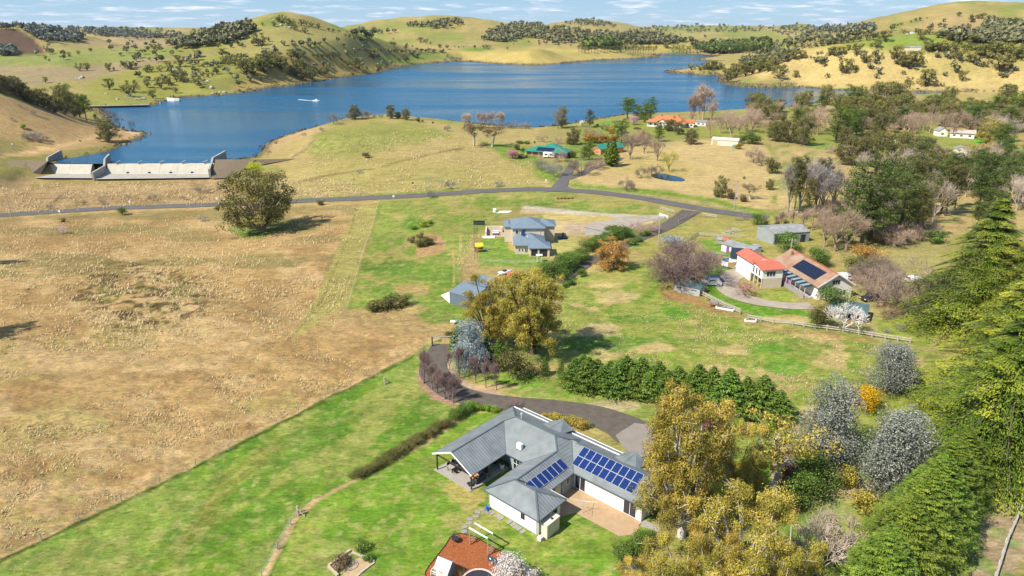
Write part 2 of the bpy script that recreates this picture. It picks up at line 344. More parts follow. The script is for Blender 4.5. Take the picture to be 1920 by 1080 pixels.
TAN = (202,168,112); TANP = (214,184,138); TAND = (176,146,98); OLV = (172,164,92); GRN = (104,148,42); LAWN = (118,162,46); YGR = (166,168,80); DGRN = (70,112,34)
BARE = (178,136,92); GRAV = (176,164,152); DRT = (196,160,112)
def paint(X, Y, Z, px, py):
    n1 = fbm(px / 70, py / 26, 101, 4); n2 = fbm(px / 22, py / 9, 111, 4); n3 = fbm(X / 9, Y / 9, 121, 4); n4 = fbm(X / 60, Y / 60, 131, 4)
    nf = fbm(X / 2.2, Y / 2.2, 141, 3)
    C = np.zeros((len(X), 3)); rough = np.full(len(X), 0.45)
    def put(m, c, a=1.0):
        if c[1] > c[0] * 1.02 and c[1] > c[2]: c = tuple(v * .84 + w_ * .16 for v, w_ in zip(c, (160, 152, 84)))
        m = np.clip(m * a, 0, 1)[:, None]; C[:] = C * (1 - m) + S(*c)[None] * m
    def poly(pts, c, soft=2.0, wob=6.0, a=1.0, rg=None, n=None, vs=1.0):
        pts = np.asarray(pts, float)
        x0, y0 = pts.min(0) - soft - wob - 2; x1, y1 = pts.max(0) + soft + wob + 2
        i = np.nonzero((px > x0) & (px < x1) & (py > y0) & (py < y1))[0]
        if not len(i): return
        nn = (n2 if n is None else n)[i]
        sd = poly_sd(px[i], py[i], pts) + (nn - 0.5) * 2 * wob
        m = np.zeros(len(X)); m[i] = sstep(-soft, soft, sd); put(m, c, a)
        if rg is not None: rough[:] = rough * (1 - m) + rg * m
    def line(pts, w, c, soft=1.0, a=1.0, wob=0.0, rg=None):
        pts = np.asarray(pts, float); x0, y0 = pts.min(0) - 12 - w; x1, y1 = pts.max(0) + 12 + w
        i = np.nonzero((px > x0) & (px < x1) & (py > y0) & (py < y1))[0]
        if not len(i): return
        dd = line_d(px[i], py[i], pts) + (n2[i] - 0.5) * 2 * wob
        m = np.zeros(len(X)); m[i] = 1 - sstep(w / 2 - soft, w / 2 + soft, dd); put(m, c, a)
        if rg is not None: rough[:] = rough * (1 - m) + rg * m
    def blob(x, y, rx, ry, c, a=1.0, rg=None, s=0.5):
        q = np.sqrt(((px - x) / rx) ** 2 + ((py - y) / ry) ** 2) + (n2 - 0.5) * s * 1.6 + (nf - 0.5) * .3
        m = 1 - sstep(0.7, 1.1, q); put(m, c, a)
        if rg is not None: rough[:] = rough * (1 - m * a) + rg * m * a
    # --- far country
    put(np.ones(len(X)), (170,158,94))
    put(sstep(0.42, 0.62, n4), (192,170,108), 0.8); put(sstep(0.52, 0.68, n1), (142,156,72), 0.75)
    poly([(180,120),(420,60),(470,60),(560,100),(660,110),(740,130),(560,150),(300,190),(150,215)], (160,158,78), 14, 10)
    poly([(440,60),(515,32),(560,45),(680,85),(640,98),(520,110),(420,100)], (172,162,96), 8, 8)
    poly([(470,45),(515,30),(560,42),(540,50)], (128,146,60), 5, 5)
    poly([(-50,100),(180,92),(330,86),(340,110),(200,122),(-20,125)], (140,156,80), 6, 6, .8)
    poly([(-50,122),(150,125),(200,118),(420,95),(300,120),(160,150),(60,160),(-50,150)], (170,152,112), 5, 5)
    poly([(250,66),(300,75),(340,88),(240,88),(120,80)], (184,160,118), 4, 4, .8)
    poly([(-80,52),(30,56),(62,72),(88,100),(40,102),(-80,98)], (112,88,70), 3, 3, rg=.9)
    line([(66,70),(80,88),(90,102)], 3, (198,158,110), 1.5)
    poly([(545,100),(700,118),(720,130),(560,152),(490,160),(430,170)], (196,166,100), 8, 8, .8)
    poly([(860,98),(1000,88),(1100,92),(1190,108),(1090,116),(1050,121),(950,121),(880,114)], (204,182,108), 3, 3)
    poly([(880,92),(960,90),(1090,98),(1190,108),(1100,106),(1000,99)], (164,164,80), 3, 3, .5)
    poly([(720,105),(800,98),(860,105),(780,116),(700,120)], (138,162,66), 4, 4, .8)
    poly([(860,92),(930,90),(900,97)], (110,160,50), 3, 2)
    poly([(1150,85),(1240,78),(1320,88),(1200,98)], (198,178,100), 4, 4)
    poly([(1260,60),(1340,62),(1300,70),(1240,68)], (190,175,110), 4, 3, .8)
    poly([(1400,108),(1560,85),(1700,92),(1920,125),(2000,172),(1700,170),(1550,166),(1440,150),(1400,140)], (212,188,122), 6, 8)
    poly([(1520,88),(1640,62),(1760,60),(1920,80),(1920,100),(1740,96),(1620,92)], (158,160,78), 5, 6)
    poly([(1620,75),(1720,62),(1770,72),(1740,95),(1650,90)], (140,166,66), 5, 6, .8)
    poly([(1680,55),(1790,28),(1870,38),(1900,60),(1780,58)], (190,164,112), 4, 4)
    poly([(1790,60),(1840,58),(1920,74),(1920,84),(1820,72)], (196,150,104), 3, 3, .8)
    poly([(1720,118),(1800,105),(1860,130),(1780,145),(1700,138)], (180,170,96), 8, 8, .6)
    line([(1480,132),(1560,118),(1700,104),(1780,112)], 2, (200,176,130), 1, .6)
    # --- left hill and lake surroundings
    poly([(-50,170),(60,195),(160,225),(240,245),(262,256),(180,280),(60,300),(-50,320)], (196,164,112), 3, 4, rg=.6)
    poly([(-50,255),(60,262),(40,290),(-50,300)], (150,146,84), 6, 6, .7)
    line([(262,250),(232,243),(200,250),(140,268),(60,285),(-40,302)], 6.5, (222,186,132), 1.2, 1, rg=.1)
    line([(262,252),(236,244)], 10, (214,190,150), 1.5, rg=.1)
    poly([(-20,298),(60,292),(120,284),(200,272),(268,256),(262,266),(200,284),(140,298),(60,306),(-20,310)], (150,142,80), 2, 3, rg=.6)
    line([(276,250),(262,264),(238,271),(200,287),(130,301)], 3, (196,176,120), 1, .7)
    poly([(-40,312),(30,300),(60,310),(40,330),(0,345),(-40,345)], (146,140,80), 4, 6)
    # valley floor behind the road
    poly([(-50,335),(430,332),(560,320),(640,330),(700,375),(430,384),(0,408),(-50,408)], (188,158,112), 3, 3, rg=.95)
    put(((py > 335) & (py < 400) & (px < 720)) * sstep(0.55, 0.68, n2), (150,128,80), .7)
    line([(-30,346),(90,342),(160,352)], 5, (206,170,116), 2, .7)
    line([(60,345),(220,340),(330,345)], 8, (156,146,76), 4, .7)
    line([(80,392),(110,372),(130,358)], 3, (104,104,52), 1.5, .7)
    # peninsula
    poly([(486,300),(495,268),(512,258),(560,245),(620,232),(700,222),(800,226),(900,240),(1010,244),(1000,268),(960,300),(1030,340),(1040,352),(900,358),(700,372),(560,376),(470,345),(540,320)], (190,170,108), 3, 3, rg=.7)
    poly([(590,250),(640,236),(720,226),(800,236),(850,255),(760,270),(640,300),(575,290)], (158,160,80), 8, 12, .9)
    poly([(560,260),(600,246),(620,232),(560,245),(512,258),(496,270),(490,285),(530,275)], (202,172,124), 3, 3, .8)
    poly([(590,300),(680,290),(800,310),(1000,330),(1010,350),(700,360),(600,340)], (176,166,96), 10, 14, .8)
    line([(548,294),(575,280),(590,262)], 2.2, (112,96,70), .8, .8); line([(555,290),(582,272),(592,258)], 2.5, (170,150,120), 1, .5)
    line([(545,345),(600,332),(700,316),(760,300),(830,285),(870,278)], 3.2, (128,116,66), 1.2, .75, 2)
    line([(620,322),(700,300),(780,296)], 6, (150,132,80), 3, .4, 4)
    line([(545,295),(480,294),(430,298)], 4, (96,86,70), 1.5, 0)
    line([(560,374),(700,368),(800,360),(900,356),(1020,352)], 7, (126,146,56), 2.5, .9, 3)
    poly([(900,266),(1000,275),(1010,300),(1060,310),(1040,345),(1000,330),(950,300)], (112,154,46), 5, 5, .85)
    poly([(930,300),(1000,300),(1010,345),(900,350)], (184,168,100), 6, 8, .7)
    poly([(1075,330),(1150,285),(1180,270),(1330,262),(1430,270),(1480,330),(1500,400),(1400,396),(1250,366),(1100,345)], (208,182,124), 4, 5, rg=.5)
    poly([(1060,268),(1180,250),(1170,280),(1110,300),(1075,320),(1060,300)], (122,152,56), 4, 5, .8)
    line([(1075,345),(1120,352),(1250,362),(1340,378),(1400,392),(1470,404)], 9, (124,160,46), 3, .95, 3)
    poly([(1120,300),(1240,292),(1330,320),(1260,335),(1140,320)], (190,172,96), 8, 10, .5)
    poly([(1160,222),(1260,232),(1420,240),(1600,250),(1900,245),(1900,300),(1700,310),(1560,290),(1440,262),(1300,258),(1100,268),(1060,240)], (150,160,72), 6, 8, .9)
    poly([(1130,228),(1160,226),(1170,244),(1130,246)], (110,176,44), 2, 2); poly([(1820,262),(1900,258),(1910,268),(1830,270)], (96,190,36), 2, 2)
    poly([(1510,274),(1560,270),(1562,280),(1514,282)], (96,180,36), 2, 2); poly([(1860,280),(1920,285),(1920,300),(1850,292)], (168,158,100), 4, 4, .7)
    poly([(1440,262),(1700,300),(1920,310),(1920,430),(1760,440),(1600,420),(1500,400)], (196,172,116), 8, 8, rg=.5)
    put(((px > 1440) & (py > 270) & (py < 440)) * sstep(0.5, 0.62, n2), (134,150,70), .7)
    # --- near side of the road
    poly([(-50,404),(430,386),(640,380),(710,378),(700,450),(648,580),(800,590),(830,625),(700,702),(560,772),(300,905),(0,1048),(-50,1075)], TAN, 2, 2, rg=1.0)
    pad = poly_sd(px, py, [(-50,404),(430,386),(710,378),(648,580),(830,625),(560,772),(0,1048),(-50,1075)]) > 4
    def inpad(m, c, a): put(m * pad, c, a)
    inpad(sstep(0.50, 0.64, n1), (180,146,94), .8); inpad(sstep(0.56, 0.66, fbm(px / 90, py / 30, 151, 4)), (220,188,134), .7)
    inpad(sstep(0.50, 0.62, fbm(px / 120, py / 16, 161, 4)) * (py < 520), (154,140,86), .8)
    inpad(sstep(0.56, 0.7, fbm(px / 120, py / 40, 171, 4)) * (py > 600), (188,170,104), .7)
    # boggy hummocks
    q = ((px - 265) / 130) ** 2 + ((py - 552) / 62) ** 2
    inpad((1 - sstep(.5, 1.3, q + (n2 - .5) * 1.6)) * sstep(0.50, .60, n2), (120,120,56), .85)
    inpad((1 - sstep(.6, 1.6, q)) * sstep(0.54, 0.60, nf), (86,68,46), .8)
    q2 = ((px - 180) / 150) ** 2 + ((py - 640) / 30) ** 2
    inpad((1 - sstep(.3, 1.2, q2)) * sstep(0.5, .6, n2), (214,184,130), .8)
    line([(0,716),(130,700),(260,690),(400,672)], 4, (188,166,104), 2, .6, 2)
    # mown strip and old fence lines
    poly([(668,388),(710,380),(650,580),(600,600),(540,645),(548,632),(590,560)], (176,166,94), 2, 3, rg=.5)
    line([(668,392),(655,440),(605,560),(575,600),(540,640)], 2.2, (120,104,62), 1, .6, 2)
    poly([(712,379),(900,362),(1040,366),(1100,372),(1260,392),(1236,406),(1130,402),(980,386),(940,400),(900,470),(850,520),(800,585),(650,582)], (150,162,74), 2, 3, rg=.6)
    g = poly_sd(px, py, [(712,379),(900,362),(1040,366),(1100,372),(1260,392),(1236,406),(1130,402),(980,386),(940,400),(880,500),(850,580),(650,582)]) > 2
    put(g * sstep(0.5, 0.62, n2), (108,150,44), .8); put(g * sstep(0.56, 0.68, fbm(px / 34, py / 12, 181, 4)), (190,168,104), .7)
    for b in [(740,500,70,14,(84,128,36)),(730,545,50,14,(92,140,38)),(860,530,40,12,(96,150,40)),(800,510,90,16,(104,150,46)),(775,420,22,14,(84,140,40)),(1090,400,60,8,(100,160,40)),(960,380,90,8,(120,150,54)),(770,540,40,12,(196,168,108)),
              (845,575,60,14,(100,150,40)),(830,602,40,10,(104,160,38)),(740,575,50,10,(200,172,112)),(800,460,16,18,(190,160,110))]:
        blob(*b, a=.85)
    line([(850,470),(852,510),(848,560),(846,600)], 2.5, (204,180,116), 1, .8); line([(862,440),(866,480),(872,520),(870,560)], 2.5, (204,180,116), 1, .8); line([(852,470),(846,432),(880,410),(930,396)], 3, (176,160,90), 1.5, .7)
    poly([(786,440),(820,438),(836,455),(834,468),(800,478),(780,480)], (200,164,112), 3, 5, rg=1)
    poly([(640,582),(800,575),(890,610),(880,640),(832,640),(700,610),(620,600)], (190,164,108), 6, 8, .9, rg=.9)
    poly([(780,588),(880,560),(905,590),(860,612),(800,606)], (112,150,48), 4, 6, .85)
    poly([(884,440),(900,436),(898,500),(878,545),(862,520)], (188,160,112), 6, 10, .7, rg=.8)
    poly([(900,452),(950,440),(955,470),(1010,478),(1045,496),(1020,500),(900,500),(895,480)], (122,160,58), 3, 3)
    # gravel forecourt of the second house
    poly([(980,388),(1100,398),(1225,405),(1250,404),(1240,412),(1195,424),(1150,436),(1120,432),(1060,440),(1040,500),(1030,470),(1020,402),(975,400)], (214,188,140), 2, 2, rg=.3)
    poly([(1100,418),(1170,414),(1180,422),(1130,440),(1095,440)], (188,182,174), 2, 2, rg=.1)
    line([(985,389),(1100,400),(1200,409),(1245,406)], 8, (204,192,172), 2, 1, rg=.1)
    poly([(1015,398),(1145,404),(1150,411),(1090,416),(1020,412)], (206,186,116), 3, 3, rg=.4)
    poly([(1060,420),(1090,418),(1088,440),(1064,438)], (206,180,150), 1.5, 1); poly([(1030,448),(1085,450),(1075,470),(1040,490)], (190,182,108), 3, 3)
    # horse paddock and hill
    poly([(1060,520),(1150,500),(1230,490),(1260,545),(1320,560),(1400,600),(1560,625),(1760,665),(1730,720),(1600,800),(1480,760),(1300,720),(1080,672),(1020,672),(1010,640),(1050,600)], (158,170,74), 4, 6, rg=.7)
    hp = poly_sd(px, py, [(1000,600),(1060,500),(1220,440),(1260,540),(1400,600),(1760,665),(1600,800),(1480,760),(1080,672),(1010,672)]) > 0
    put(hp * sstep(0.52, 0.64, fbm(px / 60, py / 22, 191, 4)), (206,184,122), .9); put(hp * sstep(0.54, 0.66, fbm(px / 50, py / 20, 201, 4)), (118,158,46), .8)
    for b in [(1270,590,36,12,(86,160,34)),(1200,598,60,9,(100,152,44)),(1440,655,50,14,(92,158,40)),(1475,690,40,16,(96,160,46)),(1170,645,60,14,(88,146,40)),(1100,640,70,22,(76,128,40)),(1225,655,44,10,(212,184,128)),(1350,700,60,18,(206,184,124)),(1160,560,40,14,(206,184,128)),(1120,620,50,14,(212,188,134)),(1150,520,60,14,(176,172,92))]:
        blob(*b, a=.85)
    poly([(1238,545),(1300,555),(1345,572),(1380,590),(1340,585),(1290,570),(1245,562)], BARE, 4, 5, .9, rg=.2)
    line([(1244,530),(1240,548),(1258,562)], 5, (150,124,84), 2, .8); line([(1175,560),(1190,540),(1195,520)], 2, (184,154,104), 1, .6)
    line([(1218,522),(1204,540),(1210,552)], 3, (176,140,92), 1.5, .8); line([(1340,580),(1400,605),(1480,622),(1640,640)], 6, (180,140,94), 3, .7, 3)
    poly([(1190,470),(1240,440),(1340,410),(1480,405),(1560,430),(1540,470),(1340,480),(1230,500)], (178,170,92), 5, 6, .9, rg=.7)
    poly([(1300,450),(1345,448),(1400,455),(1430,470),(1360,480),(1330,470)], (120,166,44), 3, 5); 
    poly([(1320,500),(1380,490),(1420,500),(1400,515),(1370,535),(1340,545),(1400,570),(1500,580),(1545,600),(1510,612),(1420,595),(1330,560),(1325,545)], (94,158,34), 2, 3, rg=.3)
    blob(1480,600,50,10,(216,186,126),.8); poly([(1420,545),(1470,548),(1500,568),(1430,562)], (150,170,66), 2, 3)
    poly([(1560,440),(1760,440),(1770,560),(1760,660),(1640,640),(1600,560)], (178,168,104), 6, 8, .9)
    poly([(1640,560),(1750,555),(1760,600),(1660,590)], (186,154,116), 4, 5, .9); poly([(1640,598),(1760,610),(1740,650),(1660,640)], (150,170,60), 5, 6, .8)
    # front strip of green between fence and garden
    poly([(-50,1075),(0,1050),(300,907),(560,774),(700,704),(780,665),(790,690),(860,775),(840,790),(660,900),(560,965),(480,1090),(-50,1100)], (112,152,44), 1.2, .6, rg=.5)
    fs = poly_sd(px, py, [(-50,1075),(0,1050),(560,774),(780,665),(860,775),(660,900),(560,965),(480,1090),(-50,1100)]) > 2
    dir_n = fbm((px + py * 1.1) / 26, (py * 1.1 - px * .8) / 90 + 50, 211, 4)
    put(fs * sstep(0.50, 0.62, fbm((px * .75 + py * .0) / 80, (py + px * .55) / 34, 221, 4)), (168,172,88), .75)
    put(fs * sstep(0.52, 0.64, fbm(px / 90, (py + px * .55) / 40, 231, 4)), (82,138,34), .75)
    put(fs * sstep(0.50, 0.62, n3), (176,184,100), .35)
    line([(330,1030),(370,985),(430,905),(520,835)], 30, (146,140,66), 14, .65, 12); line([(352,1000),(420,905),(500,845)], 3, (170,158,86), 1.5, .7); line([(372,1006),(436,915),(512,852)], 3, (124,122,54), 1.5, .7)
    line([(0,1052),(300,910),(560,777),(700,706),(800,655),(826,638)], 6, (62,86,28), 1.5, .85, 2); line([(0,1045),(300,902),(560,769),(700,699),(826,630)], 4, (214,182,130), 2, .6, 2)
    # lawn
    poly([(480,1100),(560,965),(660,905),(880,775),(950,772),(1120,830),(1230,990),(1160,1100)], LAWN, 2, 3, rg=.25)
    lw = poly_sd(px, py, [(480,1100),(560,965),(660,905),(880,775),(950,772),(1120,830),(1230,990),(1160,1100)]) > 3
    put(lw * sstep(0.48, 0.64, fbm(X / 5, Y / 5, 241, 4)), (88,142,34), .6); put(lw * sstep(0.52, 0.68, fbm(X / 3.2, Y / 3.2, 251, 4)), (158,176,70), .6)
    blob(870,925,40,34,(196,178,106),.8,s=.8); blob(890,975,60,26,(186,174,104),.6,s=.8); blob(1010,1015,80,20,(172,172,84),.55,s=.8); blob(620,1050,60,40,(172,168,98),.6,s=.8); blob(560,990,40,50,(166,170,84),.4)
    line([(500,1078),(560,968),(600,935),(660,905),(700,880),(800,830),(856,790),(884,772)], 6, (198,166,120), 2, .9, 2)
    line([(490,1085),(520,1030),(556,968),(590,940)], 9, (206,176,128), 3, .9, 3)
    # garden beds, mulch and verge near the drive
    poly([(780,665),(800,640),(832,640),(860,700),(880,745),(960,745),(1110,760),(1200,790),(1230,830),(1120,800),(960,775),(870,770),(800,725)], (168,170,96), 3, 3, .9, rg=.4)
    poly([(782,690),(796,700),(812,718),(850,745),(868,752),(850,762),(812,750),(784,722)], (184,148,122), 3, 3, rg=.3)
    poly([(830,640),(852,700),(880,720),(930,735),(965,748),(900,745),(860,735),(825,690)], (196,168,144), 3, 3, rg=.3)
    poly([(845,660),(880,690),(960,690),(1060,712),(1230,760),(1230,800),(1100,760),(980,745),(900,720),(856,690)], (150,166,80), 3, 4, rg=.5)
    blob(970,715,50,16,(100,164,40),.9); blob(1060,735,40,10,(120,170,50),.7); blob(1150,760,60,12,(200,182,140),.8); blob(930,726,40,8,(206,176,130),.8)
    poly([(1120,800),(1150,775),(1230,790),(1440,790),(1500,820),(1500,880),(1460,900),(1330,960),(1240,960),(1240,860)], (140,162,60), 6, 8, .9, rg=.4)
    poly([(1300,770),(1470,780),(1500,800),(1490,830),(1430,800),(1330,790)], (196,172,130), 4, 5, .8); poly([(1460,800),(1500,860),(1480,905),(1440,930),(1450,870)], (200,172,150), 4, 5)
    poly([(1355,880),(1440,870),(1440,900),(1390,925),(1340,935)], (104,170,44), 4, 4)
    poly([(1480,880),(1640,900),(1680,960),(1560,1040),(1500,1090),(1380,1090),(1400,960)], (158,164,84), 5, 8, .9, rg=.5)
    blob(1580,920,70,30,(206,180,136),.8,s=.9); blob(1500,1000,60,40,(76,130,34),.7); blob(1560,950,50,26,(140,170,90),.6)
    poly([(1560,800),(1640,740),(1760,700),(1780,800),(1700,860),(1620,900),(1560,860)], (150,168,66), 5, 8, .9)
    poly([(1780,1100),(1830,900),(1870,860),(1990,830),(1990,900),(1890,1100)], (188,166,130), 4, 6, rg=.5)
    put((px > 1780) * (py > 840) * sstep(.5, .62, fbm(X / 2.4, Y / 2.4, 261, 4)), (128,160,84), .75); blob(1900,890,50,24,(100,156,60),.8)
    poly([(1220,830),(1260,1000),(1180,1090),(1160,1080),(1230,1000)], (178,164,110), 4, 5, .6)
    # green ground cover and grass under trees
    blob(475,432,48,16,(96,140,40),.9,rg=.9); blob(520,425,70,14,(104,130,50),.6)
    blob(1030,660,60,26,(92,150,44),.6)
    near = (np.hypot(X, Y) < 420); sp = fbm(X / 1.0, Y / 1.0, 271, 3); put(near * (C[:, 1] > C[:, 0] * .95) * sstep(.52, .70, sp), (190, 180, 112), .45); put(near * (C[:, 1] > C[:, 0] * .95) * sstep(.52, .66, fbm(X / 2.3, Y / 1.5, 281, 4)), (96, 132, 44), .45)
    # shoreline reeds and mud
    sd = -poly_sd(X, Y, LK); dist = np.hypot(X, Y)
    m = (1 - sstep(0.4, 1.0, np.abs(sd) / (2.5 + dist * .006)) ) * (dist > 150); put(m, (126,104,72), .8)
    put((sd < 0) * 1.0, (70,66,46), .9)
    rough[:] = np.where(dist > 1200, 0.3, rough)
    return np.clip(C, 0.004, .8), np.clip(rough, 0, 1)
build_terrain()

# ------------------------------------------------------------------ water
def build_water():
    m, N, L, P = new_mat('lake_water')
    P.inputs['Base Color'].default_value = (0.006, 0.082, 0.17, 1); P.inputs['Roughness'].default_value = 0.12; P.inputs['IOR'].default_value = 1.33
    P.inputs['Specular IOR Level'].default_value = 0.32
    tc = node(N, 'TexCoord'); mp = node(N, 'Mapping'); mp.inputs['Scale'].default_value = (1, 1.6, 1); mp.inputs['Rotation'].default_value = (0, 0, R(20)); L.new(tc.outputs['Object'], mp.inputs[0])
    n = node(N, 'TexNoise', Scale=0.55, Detail=6.0); n.inputs['Roughness'].default_value = 0.6; L.new(mp.outputs[0], n.inputs['Vector'])
    g = node(N, 'TexNoise', Scale=0.006, Detail=5.0, Distortion=1.5); mp2 = node(N, 'Mapping'); mp2.inputs['Scale'].default_value = (0.35, 1.8, 1); mp2.inputs['Rotation'].default_value = (0, 0, R(-6)); L.new(tc.outputs['Object'], mp2.inputs[0]); L.new(mp2.outputs[0], g.inputs['Vector'])
    r = node(N, 'MapRange'); r.inputs['From Min'].default_value = .4; r.inputs['From Max'].default_value = .62; r.inputs['To Min'].default_value = 0.28; r.inputs['To Max'].default_value = 1.0
    L.new(g.outputs['Fac'], r.inputs['Value'])
    bp = node(N, 'Bump'); bp.inputs['Distance'].default_value = 0.5; L.new(r.outputs[0], bp.inputs['Strength'])
    L.new(n.outputs['Fac'], bp.inputs['Height']); L.new(bp.outputs[0], P.inputs['Normal'])
    # wind slicks and ruffled patches differ in roughness
    r2 = node(N, 'MapRange'); r2.inputs['From Min'].default_value = .4; r2.inputs['From Max'].default_value = .62; r2.inputs['To Min'].default_value = 0.08; r2.inputs['To Max'].default_value = 0.3
    L.new(g.outputs['Fac'], r2.inputs['Value']); L.new(r2.outputs[0], P.inputs['Roughness'])
    x0, y0 = LK.min(0) - 5; x1, y1 = LK.max(0) + 5
    p = [(p_[0], p_[1], LAKE) for p_ in [(x0, y0), (x1, y0), (x1, y1), (x0, y1)]]
    # the sheet follows the basin only (clipped outline a little wider than the shore)
    import mathutils
    from mathutils.geometry import tessellate_polygon
    tri = tessellate_polygon([[mathutils.Vector((a, b, 0)) for a, b in LK]])
    V = [(a, b, LAKE) for a, b in LK]
    Fm = []
    for t in tri:
        a, b, c = [V[i] for i in t]
        cr = (b[0]-a[0])*(c[1]-a[1]) - (b[1]-a[1])*(c[0]-a[0])
        Fm.append(t if cr > 0 else t[::-1])
    me = np_mesh('lake_water', V, np.array(Fm), [m]); o = link('lake_water', me); setp(o, 'wide blue reservoir ruffled by the wind', kind='structure')
build_water()

# ------------------------------------------------------------------ roads
def smooth_line(P, n=14):
    P = np.asarray(P, float); out = []
    Q = np.vstack([2 * P[0] - P[1], P, 2 * P[-1] - P[-2]])
    for i in range(1, len(Q) - 2):
        for k in range(n):
            t = k / n; a, b, c, d = Q[i - 1:i + 3]
            out.append(0.5 * ((2 * b) + (-a + c) * t + (2 * a - 5 * b + 4 * c - d) * t * t + (-a + 3 * b - 3 * c + d) * t ** 3))
    out.append(Q[-2]); return np.array(out)
def ribbon(name, pix, w, mat, label, lift=0.12, kind='structure', n=14, jitter=0.0):
    g = ground([p[0] for p in pix], [p[1] for p in pix])[:, :2]
    c = smooth_line(g, n); wv = np.interp(np.linspace(0, 1, len(c)), np.linspace(0, 1, len(np.atleast_1d(w))), np.atleast_1d(w)) if hasattr(w, '__len__') else np.full(len(c), w)
    t = np.gradient(c, axis=0); t /= np.linalg.norm(t, axis=1)[:, None]; nrm = np.stack([-t[:, 1], t[:, 0]], -1)
    ks = np.array([-.5, -.25, 0, .25, .5]); rows = []
    for k in ks:
        jj = (fbm(np.arange(len(c)) * .7, np.full(len(c), k * 9), 7, 3) - .5) * jitter if abs(k) == .5 else 0
        q = c + nrm * (k * wv + jj)[:, None] if jitter else c + nrm * (k * wv)[:, None]
        rows.append(np.column_stack([q, terrain(q[:, 0], q[:, 1], True) + lift + 0.05 * (1 - (2 * k) ** 2)]))
    m = len(c); V = np.concatenate(rows); F = []
    for a in range(len(ks) - 1):
        i = np.arange(m - 1); F.append(np.stack([a * m + i, a * m + i + 1, (a + 1) * m + i + 1, (a + 1) * m + i], -1))
    o = link(name, np_mesh(name, V, np.concatenate(F), [mat], smooth=True)); setp(o, label, kind=kind); return o
M_ASPH = simple('asphalt', S(112,108,106), .9, .14, .25, bump=.3, bscale=6)
M_GRAVEL = simple('dark_gravel', S(110,101,92), .95, .22, .8, bump=.5, bscale=5)
M_PALE = simple('pale_gravel', S(186,172,156), .95, .18, .5, bump=.4, bscale=5)
M_CONC_DRIVE = simple('drive_concrete', S(160,150,140), .9, .1, .6)
M_EARTH = simple('dirt_track', S(196,160,124), .95, .15, .3, bump=.4)
ribbon('road', [(-60,409),(0,404),(120,396),(250,389),(420,383),(560,377),(700,371),(800,366),(900,359),(1000,355),(1060,357),(1120,361),(1200,371),(1270,384),(1340,396),(1400,404),(1440,409)], 6.6, M_ASPH, 'narrow sealed country road running across the valley')
ribbon('road', [(1052,359),(1050,350),(1056,338),(1066,322),(1078,305)], [12,6.5,5,4.5,4], M_ASPH, 'side road climbing from the junction to the green roofed houses', lift=.17)
ribbon('road', [(1062,336),(1090,326),(1110,316),(1150,304),(1165,296)], [4,4,3.6,3.4], M_ASPH, 'short driveway bending right off the side road', lift=.15)
ribbon('driveway', [(1296,396),(1272,412),(1240,430),(1200,446),(1150,470),(1110,488),(1075,510),(1045,530)], [7,4.6,4.2,4.2], M_GRAVEL, 'dark gravel lane dropping past the hedge to the near house', lift=.16)
ribbon('driveway', [(827,646),(818,668),(812,690),(822,712),(850,735),(900,750),(960,758),(1040,766),(1110,778),(1160,796),(1190,812)], [3.4,4.6,5.4,5,4.6,4.6,5.4,6.5,8], M_GRAVEL, 'dark gravel drive curving round the near house', lift=.12)
ribbon('driveway', [(1400,508),(1375,516),(1362,530),(1368,545),(1390,558),(1430,568),(1480,574),(1522,574)], [6,5.5,5.5,5,4,4], M_PALE, 'pale gravel drive curving in front of the red roofed house', lift=.12)
ribbon('driveway', [(1252,405),(1225,408),(1190,412),(1150,424),(1120,432)], [4,5,9,14,12], M_PALE, 'pale gravel forecourt drive of the blue roofed house', lift=.1)
def patch(name, pix, mat, label, lift=0.14, z=None, kind='structure', sub=3):
    g = ground([p[0] for p in pix], [p[1] for p in pix])
    import mathutils
    from mathutils.geometry import tessellate_polygon
    if z is None: zz = terrain(g[:, 0], g[:, 1]) + lift
    else: zz = np.full(len(g), z)
    V = np.column_stack([g[:, :2], zz]); tri = tessellate_polygon([[mathutils.Vector((a, b, 0)) for a, b in g[:, :2]]])
    F = []
    for t in tri:
        a, b, c = [V[i] for i in t]
        F.append(t if (b[0]-a[0])*(c[1]-a[1]) - (b[1]-a[1])*(c[0]-a[0]) > 0 else t[::-1])
    o = link(name, np_mesh(name, V, np.array(F), [mat])); setp(o, label, kind=kind); return o
patch('driveway', [(1154,818),(1172,806),(1190,795),(1212,798),(1240,815),(1250,850),(1200,860),(1170,845)], M_CONC_DRIVE, 'pale concrete apron at the end of the gravel drive', lift=.2)
# ------------------------------------------------------------------ vegetation prototypes
def tubes(segs, sides=5):
    """segs: (n,8) p0 p1 r0 r1 -> V, F"""
    s = np.asarray(segs, float); p0, p1, r0, r1 = s[:, :3], s[:, 3:6], s[:, 6], s[:, 7]
    d = p1 - p0; d /= np.linalg.norm(d, axis=1)[:, None] + 1e-9
    ref = np.where(np.abs(d[:, 2:3]) > .9, np.array([[1., 0, 0]]), np.array([[0, 0, 1.]]))
    a = np.cross(d, ref); a /= np.linalg.norm(a, axis=1)[:, None] + 1e-9; b = np.cross(d, a)
    n = len(s); th = np.arange(sides) * 2 * pi / sides
    ring = a[:, None] * np.cos(th)[None, :, None] + b[:, None] * np.sin(th)[None, :, None]
    V = np.concatenate([p0[:, None] + ring * r0[:, None, None], p1[:, None] + ring * r1[:, None, None]], 1).reshape(-1, 3)
    k = np.arange(n)[:, None] * 2 * sides; j = np.arange(sides)[None]; j2 = (j + 1) % sides
    F = np.stack([k + j, k + j2, k + sides + j2, k + sides + j], -1).reshape(-1, 4)
    return V, F
